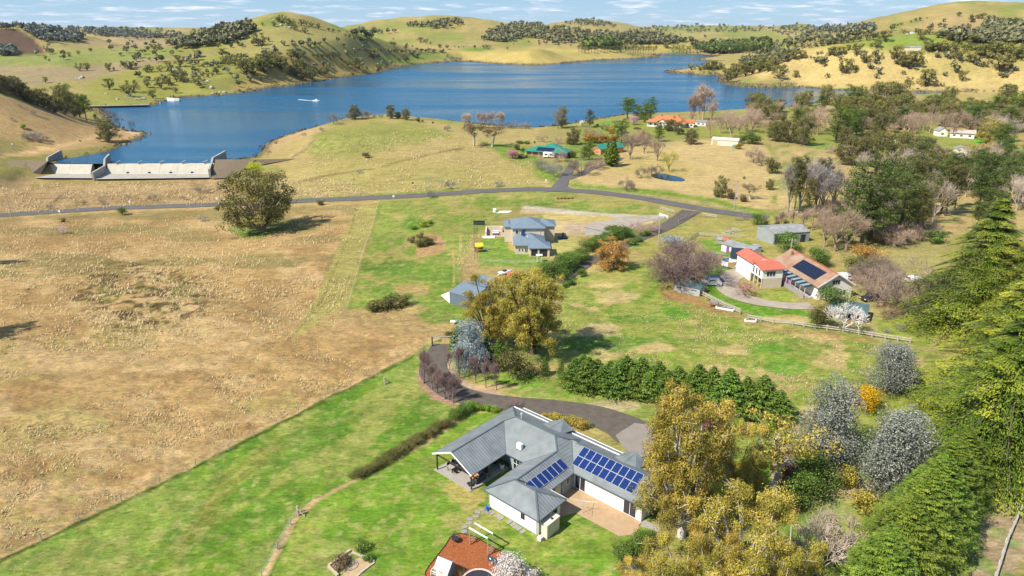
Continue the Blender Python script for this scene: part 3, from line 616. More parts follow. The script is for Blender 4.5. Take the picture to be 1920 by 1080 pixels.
def grow(rng, p, d, L, r, lev, maxlev, segs, tips, kids=3, spread=0.6, up=0.15, shrink=0.68, bend=0.18, nseg=3):
    d = d / np.linalg.norm(d)
    for i in range(nseg):
        q = p + d * L / nseg; r2 = r * (1 - 0.35 / nseg * (i + 1)) if i < nseg - 1 else r * 0.68
        segs.append([*p, *q, r, r2]); p, r = q, r2
        d = d + rng.normal(0, bend, 3) + np.array([0, 0, up * .4]); d /= np.linalg.norm(d)
        if lev > 0 and lev < maxlev and i == nseg - 2 and rng.random() < .6:
            dd = d + rng.normal(0, spread, 3); grow(rng, p, dd, L * shrink * .8, r * .55, lev + 1, maxlev, segs, tips, kids, spread, up, shrink, bend, nseg)
    if lev >= maxlev: tips.append((p, d)); return
    if lev >= 1 and maxlev <= 3: tips.append((p - d * L * .25 + rng.normal(0, L * .12, 3), d))
    n = kids if isinstance(kids, int) else kids[lev]
    a0 = rng.random() * 2 * pi
    for i in range(n):
        a = a0 + i * 2 * pi / n + rng.normal(0, .3)
        ref = np.array([0, 0, 1.]) if abs(d[2]) < .9 else np.array([1., 0, 0])
        u = np.cross(d, ref); u /= np.linalg.norm(u); v = np.cross(d, u)
        dd = d + (u * cos(a) + v * sin(a)) * spread * rng.uniform(.7, 1.3) + np.array([0, 0, up])
        grow(rng, p, dd, L * shrink * rng.uniform(.8, 1.15), r * .7, lev + 1, maxlev, segs, tips, kids, spread, up, shrink, bend, nseg)
def leaf_quads(P, N, size, rng, aspect=0.5, jit=0.7, up=None):
    n = len(P); nn = N + rng.normal(0, jit, (n, 3)); nn /= np.linalg.norm(nn, axis=1)[:, None] + 1e-9
    t = rng.normal(0, 1, (n, 3)) if up is None else up + rng.normal(0, .35, (n, 3))
    t -= nn * (t * nn).sum(1)[:, None]; t /= np.linalg.norm(t, axis=1)[:, None] + 1e-9; b = np.cross(nn, t)
    s = (np.asarray(size) * rng.uniform(.6, 1.35, n))[:, None]
    V = np.stack([P + t * s, P + b * s * aspect, P - t * s, P - b * s * aspect], 1).reshape(-1, 3)
    return V, np.arange(n * 4).reshape(n, 4)
def clump_pts(rng, c, rad, n, top=0.35, shell=0.5):
    """points in the outer shell of an ellipsoid, with outward normals"""
    d = rng.normal(0, 1, (n, 3)); d[:, 2] += top * .8; d /= np.linalg.norm(d, axis=1)[:, None]
    k = rng.uniform(0, 1, n) ** shell
    k = k * (1 + .16 * np.sin(d[:, 0] * 5 + c[0] * 30) + .14 * np.sin(d[:, 1] * 6 + c[1] * 40))
    return np.asarray(c) + d * k[:, None] * np.asarray(rad), d
def norm_tree(parts):
    """scale so the total height is 1 and the base stands at the origin"""
    h = max(v[:, 2].max() for v in parts if len(v)); return [v / h for v in parts]
def mk(name, tv, tf, lv, lf, tint, joined=False, matt=None, matl=None):
    tv, lv = norm_tree([tv, lv]) if len(lv) else (norm_tree([tv])[0], lv)
    if joined:
        V = np.concatenate([tv, lv]); fm = [0] * len(tf) + [1] * len(lf)
        at = np.concatenate([np.full(len(tv), .3), tint])
        return np_mesh(name, V, [tf, lf + len(tv)], [matt, matl], fm=fm, attr={'tint': at})
    t = np_mesh(name + '_trunk', tv, tf, [matt], smooth=True)
    c = np_mesh(name + '_crown', lv, lf, [matl], attr={'tint': tint}) if len(lv) else None
    return (t, c)
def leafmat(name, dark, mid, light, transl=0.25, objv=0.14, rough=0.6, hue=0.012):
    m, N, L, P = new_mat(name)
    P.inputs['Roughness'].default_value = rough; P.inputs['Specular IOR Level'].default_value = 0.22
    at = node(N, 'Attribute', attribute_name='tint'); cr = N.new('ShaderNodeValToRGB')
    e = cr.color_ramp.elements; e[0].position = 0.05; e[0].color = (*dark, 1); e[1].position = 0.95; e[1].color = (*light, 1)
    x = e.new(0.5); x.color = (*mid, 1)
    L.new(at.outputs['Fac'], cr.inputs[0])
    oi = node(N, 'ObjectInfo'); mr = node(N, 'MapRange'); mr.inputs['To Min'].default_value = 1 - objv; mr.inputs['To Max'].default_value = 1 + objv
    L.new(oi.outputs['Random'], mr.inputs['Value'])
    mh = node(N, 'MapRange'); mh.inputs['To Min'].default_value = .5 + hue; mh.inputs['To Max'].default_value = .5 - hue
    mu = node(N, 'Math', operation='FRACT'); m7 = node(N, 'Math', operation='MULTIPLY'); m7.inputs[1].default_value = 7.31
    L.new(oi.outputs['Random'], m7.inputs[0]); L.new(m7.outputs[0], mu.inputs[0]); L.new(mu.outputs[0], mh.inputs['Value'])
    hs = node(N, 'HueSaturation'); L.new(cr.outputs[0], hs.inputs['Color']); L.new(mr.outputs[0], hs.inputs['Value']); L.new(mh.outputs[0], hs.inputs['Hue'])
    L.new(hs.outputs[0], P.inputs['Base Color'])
    tr = node(N, 'BsdfTranslucent'); L.new(hs.outputs[0], tr.inputs['Color'])
    mx = node(N, 'MixShader'); mx.inputs[0].default_value = transl
    out = N['Material Output']; L.new(P.outputs[0], mx.inputs[1]); L.new(tr.outputs[0], mx.inputs[2]); L.new(mx.outputs[0], out.inputs['Surface'])
    return m
B_GUM = simple('gum_bark', (.30,.25,.20), .85, .35, 6, objvar=.2); B_PALE = simple('pale_bark', (.46,.42,.38), .8, .25, 5, objvar=.15)
B_DARK = simple('dark_bark', (.09,.07,.055), .9, .3, 6); B_TWIG = simple('winter_twigs', (.22,.165,.135), .9, .2, 4, objvar=.2)
B_TWIGW = simple('pale_winter_twigs', (.42,.34,.28), .9, .2, 4, objvar=.15); B_TWIGR = simple('reddish_winter_twigs', (.20,.135,.125), .9, .2, 4, objvar=.15)
B_BUFF = simple('buff_winter_twigs', (.36,.26,.19), .9, .2, 4, objvar=.2); B_GREY = simple('grey_winter_twigs', (.25,.225,.21), .9, .2, 4, objvar=.2)
L_GUM = leafmat('gum_leaves_olive', (.045,.052,.015), (.19,.185,.050), (.36,.32,.09))
L_GOLD = leafmat('gum_leaves_golden', (.055,.070,.014), (.37,.305,.055), (.74,.55,.12), .3)
L_DOLIVE = leafmat('dark_olive_leaves', (.030,.035,.013), (.135,.130,.040), (.27,.24,.075))
L_FAR = leafmat('distant_gum_leaves', (.030,.038,.020), (.105,.108,.050), (.20,.19,.085), .2, .2)
L_PINE = leafmat('pine_needles', (.022,.040,.010), (.085,.125,.026), (.20,.24,.050), .22)
L_CYP = leafmat('cypress_green', (.014,.036,.007), (.105,.175,.020), (.28,.35,.045), .22)
L_CYPD = leafmat('dark_cypress_green', (.020,.042,.008), (.085,.15,.022), (.20,.28,.045), .25)
L_CEDAR = leafmat('golden_cedar', (.016,.036,.008), (.14,.20,.022), (.47,.47,.05), .22)
L_SPRUCE = leafmat('young_conifer_green', (.022,.050,.010), (.105,.185,.028), (.24,.34,.055), .25)
L_SILV = leafmat('silver_leaves', (.065,.075,.058), (.21,.225,.19), (.37,.385,.34), .18, .06)
L_SILVB = leafmat('blue_silver_leaves', (.06,.075,.08), (.25,.30,.32), (.50,.56,.60), .15, .05)
L_LAUREL = leafmat('laurel_green', (.016,.040,.008), (.090,.160,.026), (.21,.30,.055), .18)
L_BRIGHT = leafmat('bright_green_leaves', (.05,.10,.008), (.20,.32,.025), (.42,.54,.05), .3)
L_RUST = leafmat('rust_leaves', (.10,.06,.014), (.38,.23,.05), (.60,.38,.10), .25)
L_YEL = leafmat('yellow_wattle', (.22,.15,.005), (.70,.46,.01), (.88,.66,.03), .3)
L_LIME = leafmat('lime_willow', (.18,.20,.01), (.46,.48,.03), (.72,.72,.08), .35)
L_PINK = leafmat('pink_blossom', (.30,.16,.19), (.64,.42,.48), (.84,.66,.70), .3)
L_WHITE = leafmat('white_blossom', (.42,.36,.33), (.76,.70,.66), (.86,.82,.80), .3)
L_PURP = leafmat('purple_leaves', (.06,.028,.025), (.20,.10,.08), (.34,.20,.16), .2)
L_BROWN = leafmat('brown_leaves', (.045,.032,.015), (.17,.125,.060), (.29,.215,.11), .2)

def proto_gum(seed, nleaf=5200, maxlev=3, leaf=.014, wide=1.0, dense=1.0, droop=0.25, h0=.16, joined=False, clumps=1, kids=3):
    rng = np.random.default_rng(seed); segs = []; tips = []
    base = np.zeros(3); d = np.array([rng.normal(0, .08), rng.normal(0, .08), 1.])
    segs.append([0, 0, -.02, *(d * h0 * .5), .034, .027]); segs.append([*(d * h0 * .5), *(d * h0), .027, .024])
    for i in range(kids + 1):
        a = i * 2 * pi / (kids + 1) + rng.uniform(-.4, .4); el = rng.uniform(.15, 1.25)
        dd = np.array([cos(a) * wide, sin(a) * wide, el * 1.15]); grow(rng, d * h0, dd, .24 * rng.uniform(.85, 1.2), .017, 1, maxlev, segs, tips, kids=kids, spread=.75, up=.12, shrink=.72)
    T = np.array([t[0] for t in tips]); n = len(T)
    if not joined and clumps < 1: T = T[rng.permutation(n)[:int(n * clumps)]]; n = len(T)
    P = []; Nn = []; ti = []
    per = max(int(nleaf / n), 4)
    for c in T:
        rad = np.array([.098, .098, .078]) * rng.uniform(.75, 1.3) * (1 if n > 20 else 1.5) * dense
        p, nn = clump_pts(rng, c, rad, per, .4, .45)
        p[:, 2] -= droop * rng.random(per) ** 2 * .10
        P.append(p); Nn.append(nn); ti.append(np.clip(.5 + rng.normal(0, .10) + nn[:, 2] * .12 + rng.normal(0, .16, per), 0, 1))  # tint rises on top of each clump: sunlit tops put into leaf colour
    P = np.concatenate(P); Nn = np.concatenate(Nn); ti = np.concatenate(ti)
    lv, lf = leaf_quads(P, Nn, leaf, rng, .42, .6); tv, tf = tubes(segs, 5)
    return (tv, tf, lv, lf, np.repeat(ti, 4))
def proto_crown(seed, nc=30, per=900, leaf=.008, w=.32, rc=.105, z0=.26, top=.5, droop=.03, aspect=.42, shell=.32, asym=.0, joined=0):
    """crown of separate leafy masses, each carried by its own limb"""
    rng = np.random.default_rng(seed); C = []; tries = 0
    while len(C) < nc and tries < 6000:
        tries += 1; d = rng.normal(0, 1, 3); d /= np.linalg.norm(d); k = rng.random() ** .38
        z = rng.uniform(z0 + rc * .8, 1 - rc); u = (z - z0) / (1 - z0); rr_ = w * math.sqrt(max(.05, 1 - (abs(u - .42) / .66) ** 2.2)) * rng.random() ** .35; a = rng.random() * 2 * pi
        c = np.array([rr_ * cos(a) + asym * (u - .5) * w, rr_ * sin(a), z])
        if all(np.linalg.norm((c - q) / [1, 1, .8]) > rc * 1.18 for q in C): C.append(c)
    segs = [[0, 0, -.02, .01, 0, z0 * .55, .036, .028]]; P = []; Nn = []; ti = []; f = np.array([.01, 0, z0 * .55])
    for c in C:
        m1 = f + (c - f) * .4 + [0, 0, -.02] + rng.normal(0, .012, 3); m2 = f + (c - f) * .75 + rng.normal(0, .015, 3); r = .007 + .012 * rng.random()
        segs += [[*f, *m1, r * 1.3, r], [*m1, *m2, r, r * .6], [*m2, *c, r * .6, r * .3]]
        for _ in range(4): segs.append([*c, *(c + rng.normal(0, rc * .5, 3)), r * .3, r * .1])
        rad = np.array([rc, rc, rc * .80]) * rng.uniform(.75, 1.3) * rng.uniform(.85, 1.15, 3); sub_ = 1 if joined else 3; tb = rng.normal(0, .09)
        for j in range(sub_ + 1):
            cc = c if j == 0 else c + rng.normal(0, .55, 3) * rad; rr = rad if j == 0 else rad * rng.uniform(.45, .65); n = per if j == 0 else per // 3
            p, nn = clump_pts(rng, cc, rr, n, top, shell); p[:, 2] -= droop * rng.random(n) ** 2
            P.append(p); Nn.append(nn); ti.append(np.clip(.5 + tb + nn[:, 2] * .10 + rng.normal(0, .13, n), 0, 1))  # upper side of each leafy mass tinted lighter, sunlight put into colour
    P = np.concatenate(P); Nn = np.concatenate(Nn); ti = np.concatenate(ti)
    lv, lf = leaf_quads(P, Nn, leaf, rng, aspect, .5); tv, tf = tubes(segs, 5); return (tv, tf, lv, lf, np.repeat(ti, 4))
def proto_bush(seed, nleaf=1600, leaf=.045, w=.6, lumps=9, cone=0.0, jit=.6, low=.12, asp=.5):
    rng = np.random.default_rng(seed); P = []; Nn = []; ti = []
    for k in range(lumps):
        z = rng.uniform(low + .12, .82); r = (w * (1 - cone * z)) * .62 * math.sqrt(rng.random()) if cone else w * .62 * math.sqrt(rng.random()) * math.sqrt(max(.1, 1 - ((z - .45) / .6) ** 2)); a = rng.random() * 2 * pi
        rad = np.array([.34 * w / .6, .34 * w / .6, .26]) * rng.uniform(.75, 1.2) * (1 - cone * z * .8)
        p, nn = clump_pts(rng, (r * cos(a), r * sin(a), z), rad, nleaf // lumps, .3, .3)
        P.append(p); Nn.append(nn); ti.append(np.clip(.48 + rng.normal(0, .1) + nn[:, 2] * .15 + rng.normal(0, .17, len(p)), 0, 1))  # lump tops tinted lighter, as sunlight put into the leaf colour
    P = np.concatenate(P); Nn = np.concatenate(Nn); ti = np.concatenate(ti); P[:, 2] = np.abs(P[:, 2])
    lv, lf = leaf_quads(P, Nn, leaf, rng, asp, jit)
    segs = [[0, 0, -.05, rng.normal(0, .03), rng.normal(0, .03), .45, .035, .02]] + [[0, 0, 0.05, rng.normal(0, .08) * w, rng.normal(0, .08) * w, .55, .022, .008] for _ in range(6)]
    tv, tf = tubes(segs, 5); return (tv, tf, lv, lf, np.repeat(ti, 4))
def proto_conifer(seed, nb=240, bt=.07, lt=.14, tiers=0, asp=.38, nj=.18, per=26, leaf=.016, w=.30, shape=1.0, droop=.35, rise=.15, flat=.25, base=.02, gap=.0, crown_top=0.0, tuft=1.0):
    """layers of long branches carrying sprays that hang at their ends"""
    rng = np.random.default_rng(seed); segs = [[0, 0, -.02, 0, 0, .5, .030, .018], [0, 0, .5, 0, 0, .98, .018, .002]]; P = []; Nn = []; ti = []; UP = []
    for k in range(nb):
        t = (k + rng.random()) / nb; z = base + (1 - base) * t ** .92
        if tiers: z = (np.floor(z * tiers + rng.uniform(-.25, .25)) + rng.uniform(.3, .7)) / tiers if z < .93 else z; z = min(max(z, base), .99)
        if gap and math.sin(z * 31 + seed) > 1 - gap * 1.4 and rng.random() < .8: continue
        L = w * (1 - ((z - base) / (1.02 - base)) ** shape) * rng.uniform(.72, 1.12) + .012 + crown_top * (1 - abs(z - .8) * 2.5 if abs(z - .8) < .4 else 0)
        a = k * 2.399 + rng.normal(0, .3); dr = droop * L * rng.uniform(.7, 1.4)
        s = np.linspace(0, 1, 5)
        bx = L * s; bz = z + rise * L * s - dr * s ** 2.2
        pts = np.stack([bx * cos(a), bx * sin(a), bz], -1)
        for i in range(0, 4, 2): segs.append([*pts[i], *pts[i + 2], .0035 * (1 - .4 * i / 4), .0026 * (1 - .45 * (i + 2) / 5)])
        m = max(int(per * (.25 + L / w)), 4); q = rng.random(m) ** .7 * .9 + .12
        wd = L * .26 * tuft * (1 - .55 * q) + .010
        off = rng.normal(0, .5, m) * wd * 1.0
        px_ = np.interp(q, s, bx) ; pz = np.interp(q, s, bz) + rng.normal(0, .3, m) * flat * .03 - np.abs(off) * .25
        p = np.stack([px_ * cos(a) - off * sin(a), px_ * sin(a) + off * cos(a), pz], -1)
        nn = np.tile([cos(a) * .35, sin(a) * .35, 1.0], (m, 1)) + rng.normal(0, flat, (m, 3))
        P.append(p); Nn.append(nn); UP.append(np.tile([cos(a), sin(a), -.35], (m, 1)) + np.stack([-sin(a) * off, cos(a) * off, 0 * off], -1) * 6 / (L + .05) * .2)
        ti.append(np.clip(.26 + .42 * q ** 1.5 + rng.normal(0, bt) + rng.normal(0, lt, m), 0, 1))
    P = np.concatenate(P); Nn = np.concatenate(Nn); ti = np.concatenate(ti); UP = np.concatenate(UP)
    lv, lf = leaf_quads(P, Nn, leaf, rng, asp, nj, UP); tv, tf = tubes(segs, 5)
    return (tv, tf, lv, lf, np.repeat(ti, 4))
def proto_pine(seed, nleaf=4200, leaf=.013, bare=.35, limbs=26, w=.26):
    """old radiata pine: visible limbs carrying separate dense dark pads"""
    rng = np.random.default_rng(seed); segs = []; P = []; Nn = []; ti = []
    z = 0; p = np.array([0, 0, -.02]); r = .026
    for i in range(8):
        q = np.array([rng.normal(0, .006), rng.normal(0, .006), (i + 1) / 8 * .96]); segs.append([*p, *q, r, r * .84]); p = q; r *= .84
    for k in range(limbs):
        z = bare + (1 - bare) * (k + .5) / limbs * .95; a = k * 2.4 + rng.normal(0, .4); L = w * rng.uniform(.5, 1.15) * math.sqrt(max(.12, 1 - ((z - bare - .2) / (1.05 - bare)) ** 2))
        e = np.array([cos(a) * L, sin(a) * L, z + L * rng.uniform(.05, .5)]); mid = np.array([cos(a) * L * .5, sin(a) * L * .5, z + L * .05])
        segs.append([0, 0, z, *mid, .010, .007]); segs.append([*mid, *e, .007, .003])
        for c, sc in ((e, 1.0), (mid + rng.normal(0, .03, 3), .8), (e + rng.normal(0, .05, 3), .75)):
            m = int(nleaf / limbs / 3); pp, nn = clump_pts(rng, c, np.array([.10, .10, .052]) * sc * rng.uniform(.8, 1.25), m, .35, .45)
            P.append(pp); Nn.append(nn); ti.append(np.clip(.45 + rng.normal(0, .08) + nn[:, 2] * .18 + rng.normal(0, .15, m), 0, 1))  # pad tops tinted lighter, as sunlight put into the needle colour
    P = np.concatenate(P); Nn = np.concatenate(Nn); ti = np.concatenate(ti)
    lv, lf = leaf_quads(P, Nn, leaf, rng, .4, .7); tv, tf = tubes(segs, 5); return (tv, tf, lv, lf, np.repeat(ti, 4))
def proto_bare(seed, maxlev=5, kids=3, h0=.18, spread=.5, wide=.55, up=.22, thin=.0016, twigs=1, n0=4, trunk=.026):
    rng = np.random.default_rng(seed); segs = [[0, 0, -.02, 0, 0, h0, trunk, trunk * .8]]; tips = []
    for i in range(n0):
        a = i * 2 * pi / n0 + rng.uniform(-.4, .4); dd = np.array([cos(a) * wide, sin(a) * wide, 1.])
        grow(rng, np.array([0, 0, h0 * rng.uniform(.6, 1)]), dd, .26, trunk * .55, 1, maxlev, segs, tips, kids, spread, up, .66, .14, 2)
    segs.append([0, 0, h0, rng.normal(0, .02), rng.normal(0, .02), h0 + .3, trunk * .7, trunk * .4]); grow(rng, np.array([0, 0, h0 + .28]), np.array([0, 0, 1.]), .2, trunk * .4, 2, maxlev, segs, tips, kids, spread, up, .66, .14, 2)
    T = np.array([t[0] for t in tips]); D = np.array([t[1] for t in tips])
    tw = []
    for _ in range(twigs):
        e = T + (D + rng.normal(0, .55, T.shape)) * .06; tw.append(np.column_stack([T, e, np.full(len(T), thin), np.full(len(T), thin * .5)]))
    s = np.array(segs); s[:, 6:] = np.maximum(s[:, 6:], thin)
    main = s[s[:, 6] > trunk * .24]; rest = np.concatenate([s[s[:, 6] <= trunk * .24]] + tw)
    tv, tf = tubes(main, 5); lv, lf = tubes(rest, 3)
    return (tv, tf, lv, lf, np.full(len(lv), .5))
PROTO = {}
def reg(name, variants): PROTO[name] = variants
def mkv(name, P, joined=False, mt=None, ml=None): return mk(name, *P, joined=joined, matt=mt, matl=ml)
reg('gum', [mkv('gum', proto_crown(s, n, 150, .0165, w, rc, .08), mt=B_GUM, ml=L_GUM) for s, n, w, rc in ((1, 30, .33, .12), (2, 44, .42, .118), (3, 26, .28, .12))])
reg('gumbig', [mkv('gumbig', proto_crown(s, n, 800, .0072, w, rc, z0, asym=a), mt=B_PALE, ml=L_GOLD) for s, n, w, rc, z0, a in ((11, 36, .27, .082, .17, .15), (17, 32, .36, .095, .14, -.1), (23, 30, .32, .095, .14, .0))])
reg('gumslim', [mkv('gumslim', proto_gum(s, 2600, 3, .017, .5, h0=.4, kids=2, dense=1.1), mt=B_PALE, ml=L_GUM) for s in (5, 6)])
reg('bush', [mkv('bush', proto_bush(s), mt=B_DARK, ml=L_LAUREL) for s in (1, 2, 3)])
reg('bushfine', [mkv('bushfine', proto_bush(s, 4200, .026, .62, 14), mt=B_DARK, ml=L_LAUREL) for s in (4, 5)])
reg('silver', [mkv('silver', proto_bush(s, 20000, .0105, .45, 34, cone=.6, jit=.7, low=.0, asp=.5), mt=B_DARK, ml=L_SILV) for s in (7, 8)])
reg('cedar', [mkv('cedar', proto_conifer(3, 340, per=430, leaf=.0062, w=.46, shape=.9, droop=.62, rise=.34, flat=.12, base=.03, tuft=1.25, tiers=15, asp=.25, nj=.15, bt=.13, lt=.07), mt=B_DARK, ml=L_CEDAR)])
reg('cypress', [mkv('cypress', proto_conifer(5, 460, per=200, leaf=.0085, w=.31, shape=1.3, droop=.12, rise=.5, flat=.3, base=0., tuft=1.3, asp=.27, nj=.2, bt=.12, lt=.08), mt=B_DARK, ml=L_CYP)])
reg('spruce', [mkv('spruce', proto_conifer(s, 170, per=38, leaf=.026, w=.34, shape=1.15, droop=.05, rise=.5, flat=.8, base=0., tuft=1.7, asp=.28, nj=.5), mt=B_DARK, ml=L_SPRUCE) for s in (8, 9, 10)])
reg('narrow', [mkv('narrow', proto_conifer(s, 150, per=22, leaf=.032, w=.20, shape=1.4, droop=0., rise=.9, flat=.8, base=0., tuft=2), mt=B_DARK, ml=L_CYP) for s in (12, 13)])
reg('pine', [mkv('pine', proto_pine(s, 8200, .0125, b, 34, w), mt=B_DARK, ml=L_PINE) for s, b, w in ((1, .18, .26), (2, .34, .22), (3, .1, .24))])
reg('bare', [mkv('bare', proto_bare(s, 5, 3), mt=B_TWIG, ml=B_TWIG) for s in (1, 2)])
reg('barewide', [mkv('barewide', proto_bare(s, 5, 3, .12, .62, 1.15, .10, .002, 2, 5), mt=B_TWIG, ml=B_TWIG) for s in (3, 4)])
reg('baretall', [mkv('baretall', proto_bare(s, 5, 3, .22, .36, .3, .35, .0022, 1, 4, .02), mt=B_TWIG, ml=B_TWIG) for s in (5, 6)])
reg('baresmall', [mkv('baresmall', proto_bare(s, 4, 3, .1, .6, .9, .15, .004, 3, 5), mt=B_TWIG, ml=B_TWIG) for s in (7, 8)])
reg('far', [mkv('far', proto_crown(s, 7, 45, .06, w, .2, .12, joined=1), True, B_DARK, L_FAR) for s, w in ((31, .3), (32, .38), (33, .25), (34, .34))])
reg('fargum', [mkv('fargum', proto_crown(s, 13, 55, .04, w, .15, .14, joined=1), True, B_DARK, L_GUM) for s, w in ((41, .36), (42, .46), (43, .3))])
reg('farpine', [mkv('farpine', proto_pine(s, 500, .03, b, 12, w), True, B_DARK, L_PINE) for s, b, w in ((51, .15, .2), (52, .5, .16))])
reg('farbush', [mkv('farbush', proto_bush(s, 260, .11, .62, 5), True, B_DARK, L_FAR) for s in (61, 62)])
reg('farbare', [mkv('farbare', proto_bare(s, 3, 3, .1, .6, .9, .15, .009, 2, 4), True, B_TWIG, B_TWIG) for s in (71, 72)])

PLANT_RNG = random.Random(7)
def plant(kind, xy, ytop, name='tree', cat='tree', label=None, group=None, leaf=None, bark=None, w=1.0, rot=None, pt=None, lean=0.0, var=None, sink=0.0, hmul=1.0):
    """stands one plant of a kind where pixel xy meets the ground, as tall as the pixel row ytop says"""
    g = pt if pt is not None else G1(*xy)
    dep = g[1] * CP - (g[2] - CH) * SP
    # height whose top projects to ytop
    lo, hi = .05, 80
    for _ in range(24):
        m = (lo + hi) / 2; _, yy = topix(g[0], g[1], g[2] + m)
        if yy > ytop: lo = m
        else: hi = m
    h = lo * hmul; vs = PROTO[kind]; v = vs[PLANT_RNG.randrange(len(vs)) if var is None else var % len(vs)]
    rz = PLANT_RNG.uniform(0, 6.28) if rot is None else rot
    if isinstance(v, tuple):
        root = link(name, None, loc=(g[0], g[1], g[2] - .05 - sink), rotz=rz); root.scale = (h * w, h * w, h); root.empty_display_size = .1
        root.rotation_euler = (lean, 0, rz)
        t = link('trunk', v[0], root); c = None
        if v[1]:
            c = link('crown', v[1], root)
            if kind.startswith('bare'): c.name = 'branches'
            if leaf or (bark and kind.startswith('bare')): c.material_slots[0].link = 'OBJECT'; c.material_slots[0].material = leaf or bark
        if bark: t.material_slots[0].link = 'OBJECT'; t.material_slots[0].material = bark
    else:
        root = link(name, v, loc=(g[0], g[1], g[2] - .05), rotz=rz); root.scale = (h * w, h * w, h)
        if leaf: root.material_slots[1].link = 'OBJECT'; root.material_slots[1].material = leaf
        if bark: root.material_slots[0].link = 'OBJECT'; root.material_slots[0].material = bark
    setp(root, label, cat, group); return root
ORD = ['leftmost', 'second from left', 'third from left', 'fourth from left', 'fifth from left', 'sixth from left', 'seventh from left', 'eighth from left', 'ninth from left', 'tenth from left', 'eleventh from left', 'twelfth from left',
 'thirteenth from left', 'fourteenth from left', 'fifteenth from left', 'sixteenth from left', 'seventeenth from left', 'eighteenth from left', 'nineteenth from left', 'twentieth from left']
def batch(kind, items, phrase, name='gum_tree', cat='tree', group=None, w=1.0, zoom=None, jit=0.0, **kw):
    """items (x, base y, top y[, width]); each label says its place in the row counted from the left"""
    it = [tuple(i) for i in items]
    if zoom: ox, oy = zoom; it = [(ox + i[0] / 4, oy + i[1] / 4, oy + i[2] / 4) + tuple(i[3:]) for i in it]
    it.sort(); n = len(it); P = ground([i[0] for i in it], [i[1] for i in it])
    for k, i in enumerate(it):
        q = ('rightmost' if k == n - 1 else ORD[k] if k < 20 else f'{k + 1}th from left') if n > 1 else ''
        lb = (q + ' ' + phrase).strip() if n > 1 else phrase
        plant(kind, i[:2], i[2], name, cat, lb, group or phrase, pt=P[k], w=w * (i[3] if len(i) > 3 else 1) * (1 + jit * PLANT_RNG.uniform(-1, 1)), hmul=1 + jit * PLANT_RNG.uniform(-.9, .7), **kw)
# ------------------------------------------------------------------ trees and shrubs, far to near
def scatter_poly(polys, n, seed):
    rng = np.random.default_rng(seed); out = []
    A = []
    for p in polys:
        p = np.asarray(p[0], float); A.append(abs(np.dot(p[:, 0], np.roll(p[:, 1], 1)) - np.dot(p[:, 1], np.roll(p[:, 0], 1))) / 2)
    A = np.array([a * (p[1] if len(p) > 1 else 1) for a, p in zip(A, polys)]); A = A / A.sum()
    for a, p in zip(A, polys):
        P = np.asarray(p[0], float); m = int(n * a) + 1; x0, y0 = P.min(0); x1, y1 = P.max(0); got = np.zeros((0, 2))
        while len(got) < m:
            q = np.column_stack([rng.uniform(x0, x1, m * 3), rng.uniform(y0, y1, m * 3)])
            q = q[poly_sd(q[:, 0], q[:, 1], P) > 0]; got = np.vstack([got, q])
        out.append(got[:m])
    return np.vstack(out)
Z1, Z2, Z3, Z4, Z5, Z6, Z7, Z8 = (0, 0), (480, 0), (960, 0), (1440, 0), (0, 250), (480, 250), (960, 250), (1440, 250)
batch('fargum', [(343,448,410),(372,462,438),(522,428,388),(590,410,376),(350,380,340),(655,530,465),(600,530,470),(820,535,465),(855,530,500),(940,512,450),(985,510,452),(345,622,570)], 'gum tree standing in the flat valley left of the domed hill', zoom=Z1)
batch('fargum', [(820,672,580),(970,725,630),(1000,690,595),(1105,655,585),(1150,740,665),(1210,665,572),(1265,640,575),(1325,610,505),(1380,620,540),(1480,640,560),(1320,700,650),(930,690,640)], 'olive gum on the rocky slope above the far outlet jetty', zoom=Z1, w=1.1)
batch('fargum', [(1350,500,410),(1270,530,462),(1200,535,485),(1140,540,492),(1100,545,500),(1525,505,472),(1490,540,505),(1560,580,545),(1595,572,538),(1630,555,512),(1700,530,500),(1640,510,480)], 'gum on the green mid slope left of the dark wood', zoom=Z1, w=1.1)
batch('fargum', [(1720,480,400),(1770,490,405),(1810,500,410),(1850,560,420),(1900,560,440),(1680,480,425),(1950,500,400),(1985,550,430),(2010,530,390),(2060,500,390),(2110,530,420),(2070,470,375),(2185,435,360),(2250,455,380),(2280,420,375)], 'brown gum of the dark wood behind the left shore', zoom=Z1, w=1.25)
batch('fargum', [(1165,375,330),(1150,370,325),(1190,370,335)], 'gum at the lower edge of the wooded shoulder', zoom=Z1)
batch('fargum', [(200,170,105),(240,190,130),(170,165,120),(290,225,170),(340,190,140),(380,190,150),(420,200,160),(470,215,170),(370,250,200),(135,200,160),(50,190,165),(270,185,140)], 'gum on the crest of the domed hill against the sky', zoom=Z2, w=1.2)
batch('far', [(545,235,205),(580,240,212),(620,245,220),(680,245,228),(740,245,228),(670,275,250),(700,285,255),(740,300,265),(790,315,275),(830,325,285),(860,320,285)], 'dark tree in the saddle right of the domed hill', zoom=Z2, w=1.2)
batch('fargum', [(20,340,240),(60,330,290),(40,530,400),(90,470,390),(190,535,420),(290,570,480),(350,600,470),(420,600,505),(520,560,490),(480,560,500),(330,560,430),(60,500,430)], 'gum near the left shore below the domed hill', zoom=Z2, w=1.1)
batch('far', [(430,425,395),(470,430,395),(500,432,398),(540,435,390),(575,435,382),(620,430,388),(640,450,430),(690,420,398)], 'gum of the row behind the small grass knoll', zoom=Z2, w=1.5)
batch('fargum', [(690,500,445),(720,490,450),(770,520,420),(820,555,490),(920,540,475),(730,570,530),(885,445,355),(940,385,345)], 'gum on the low point right of the grass knoll', zoom=Z2, w=1.1)
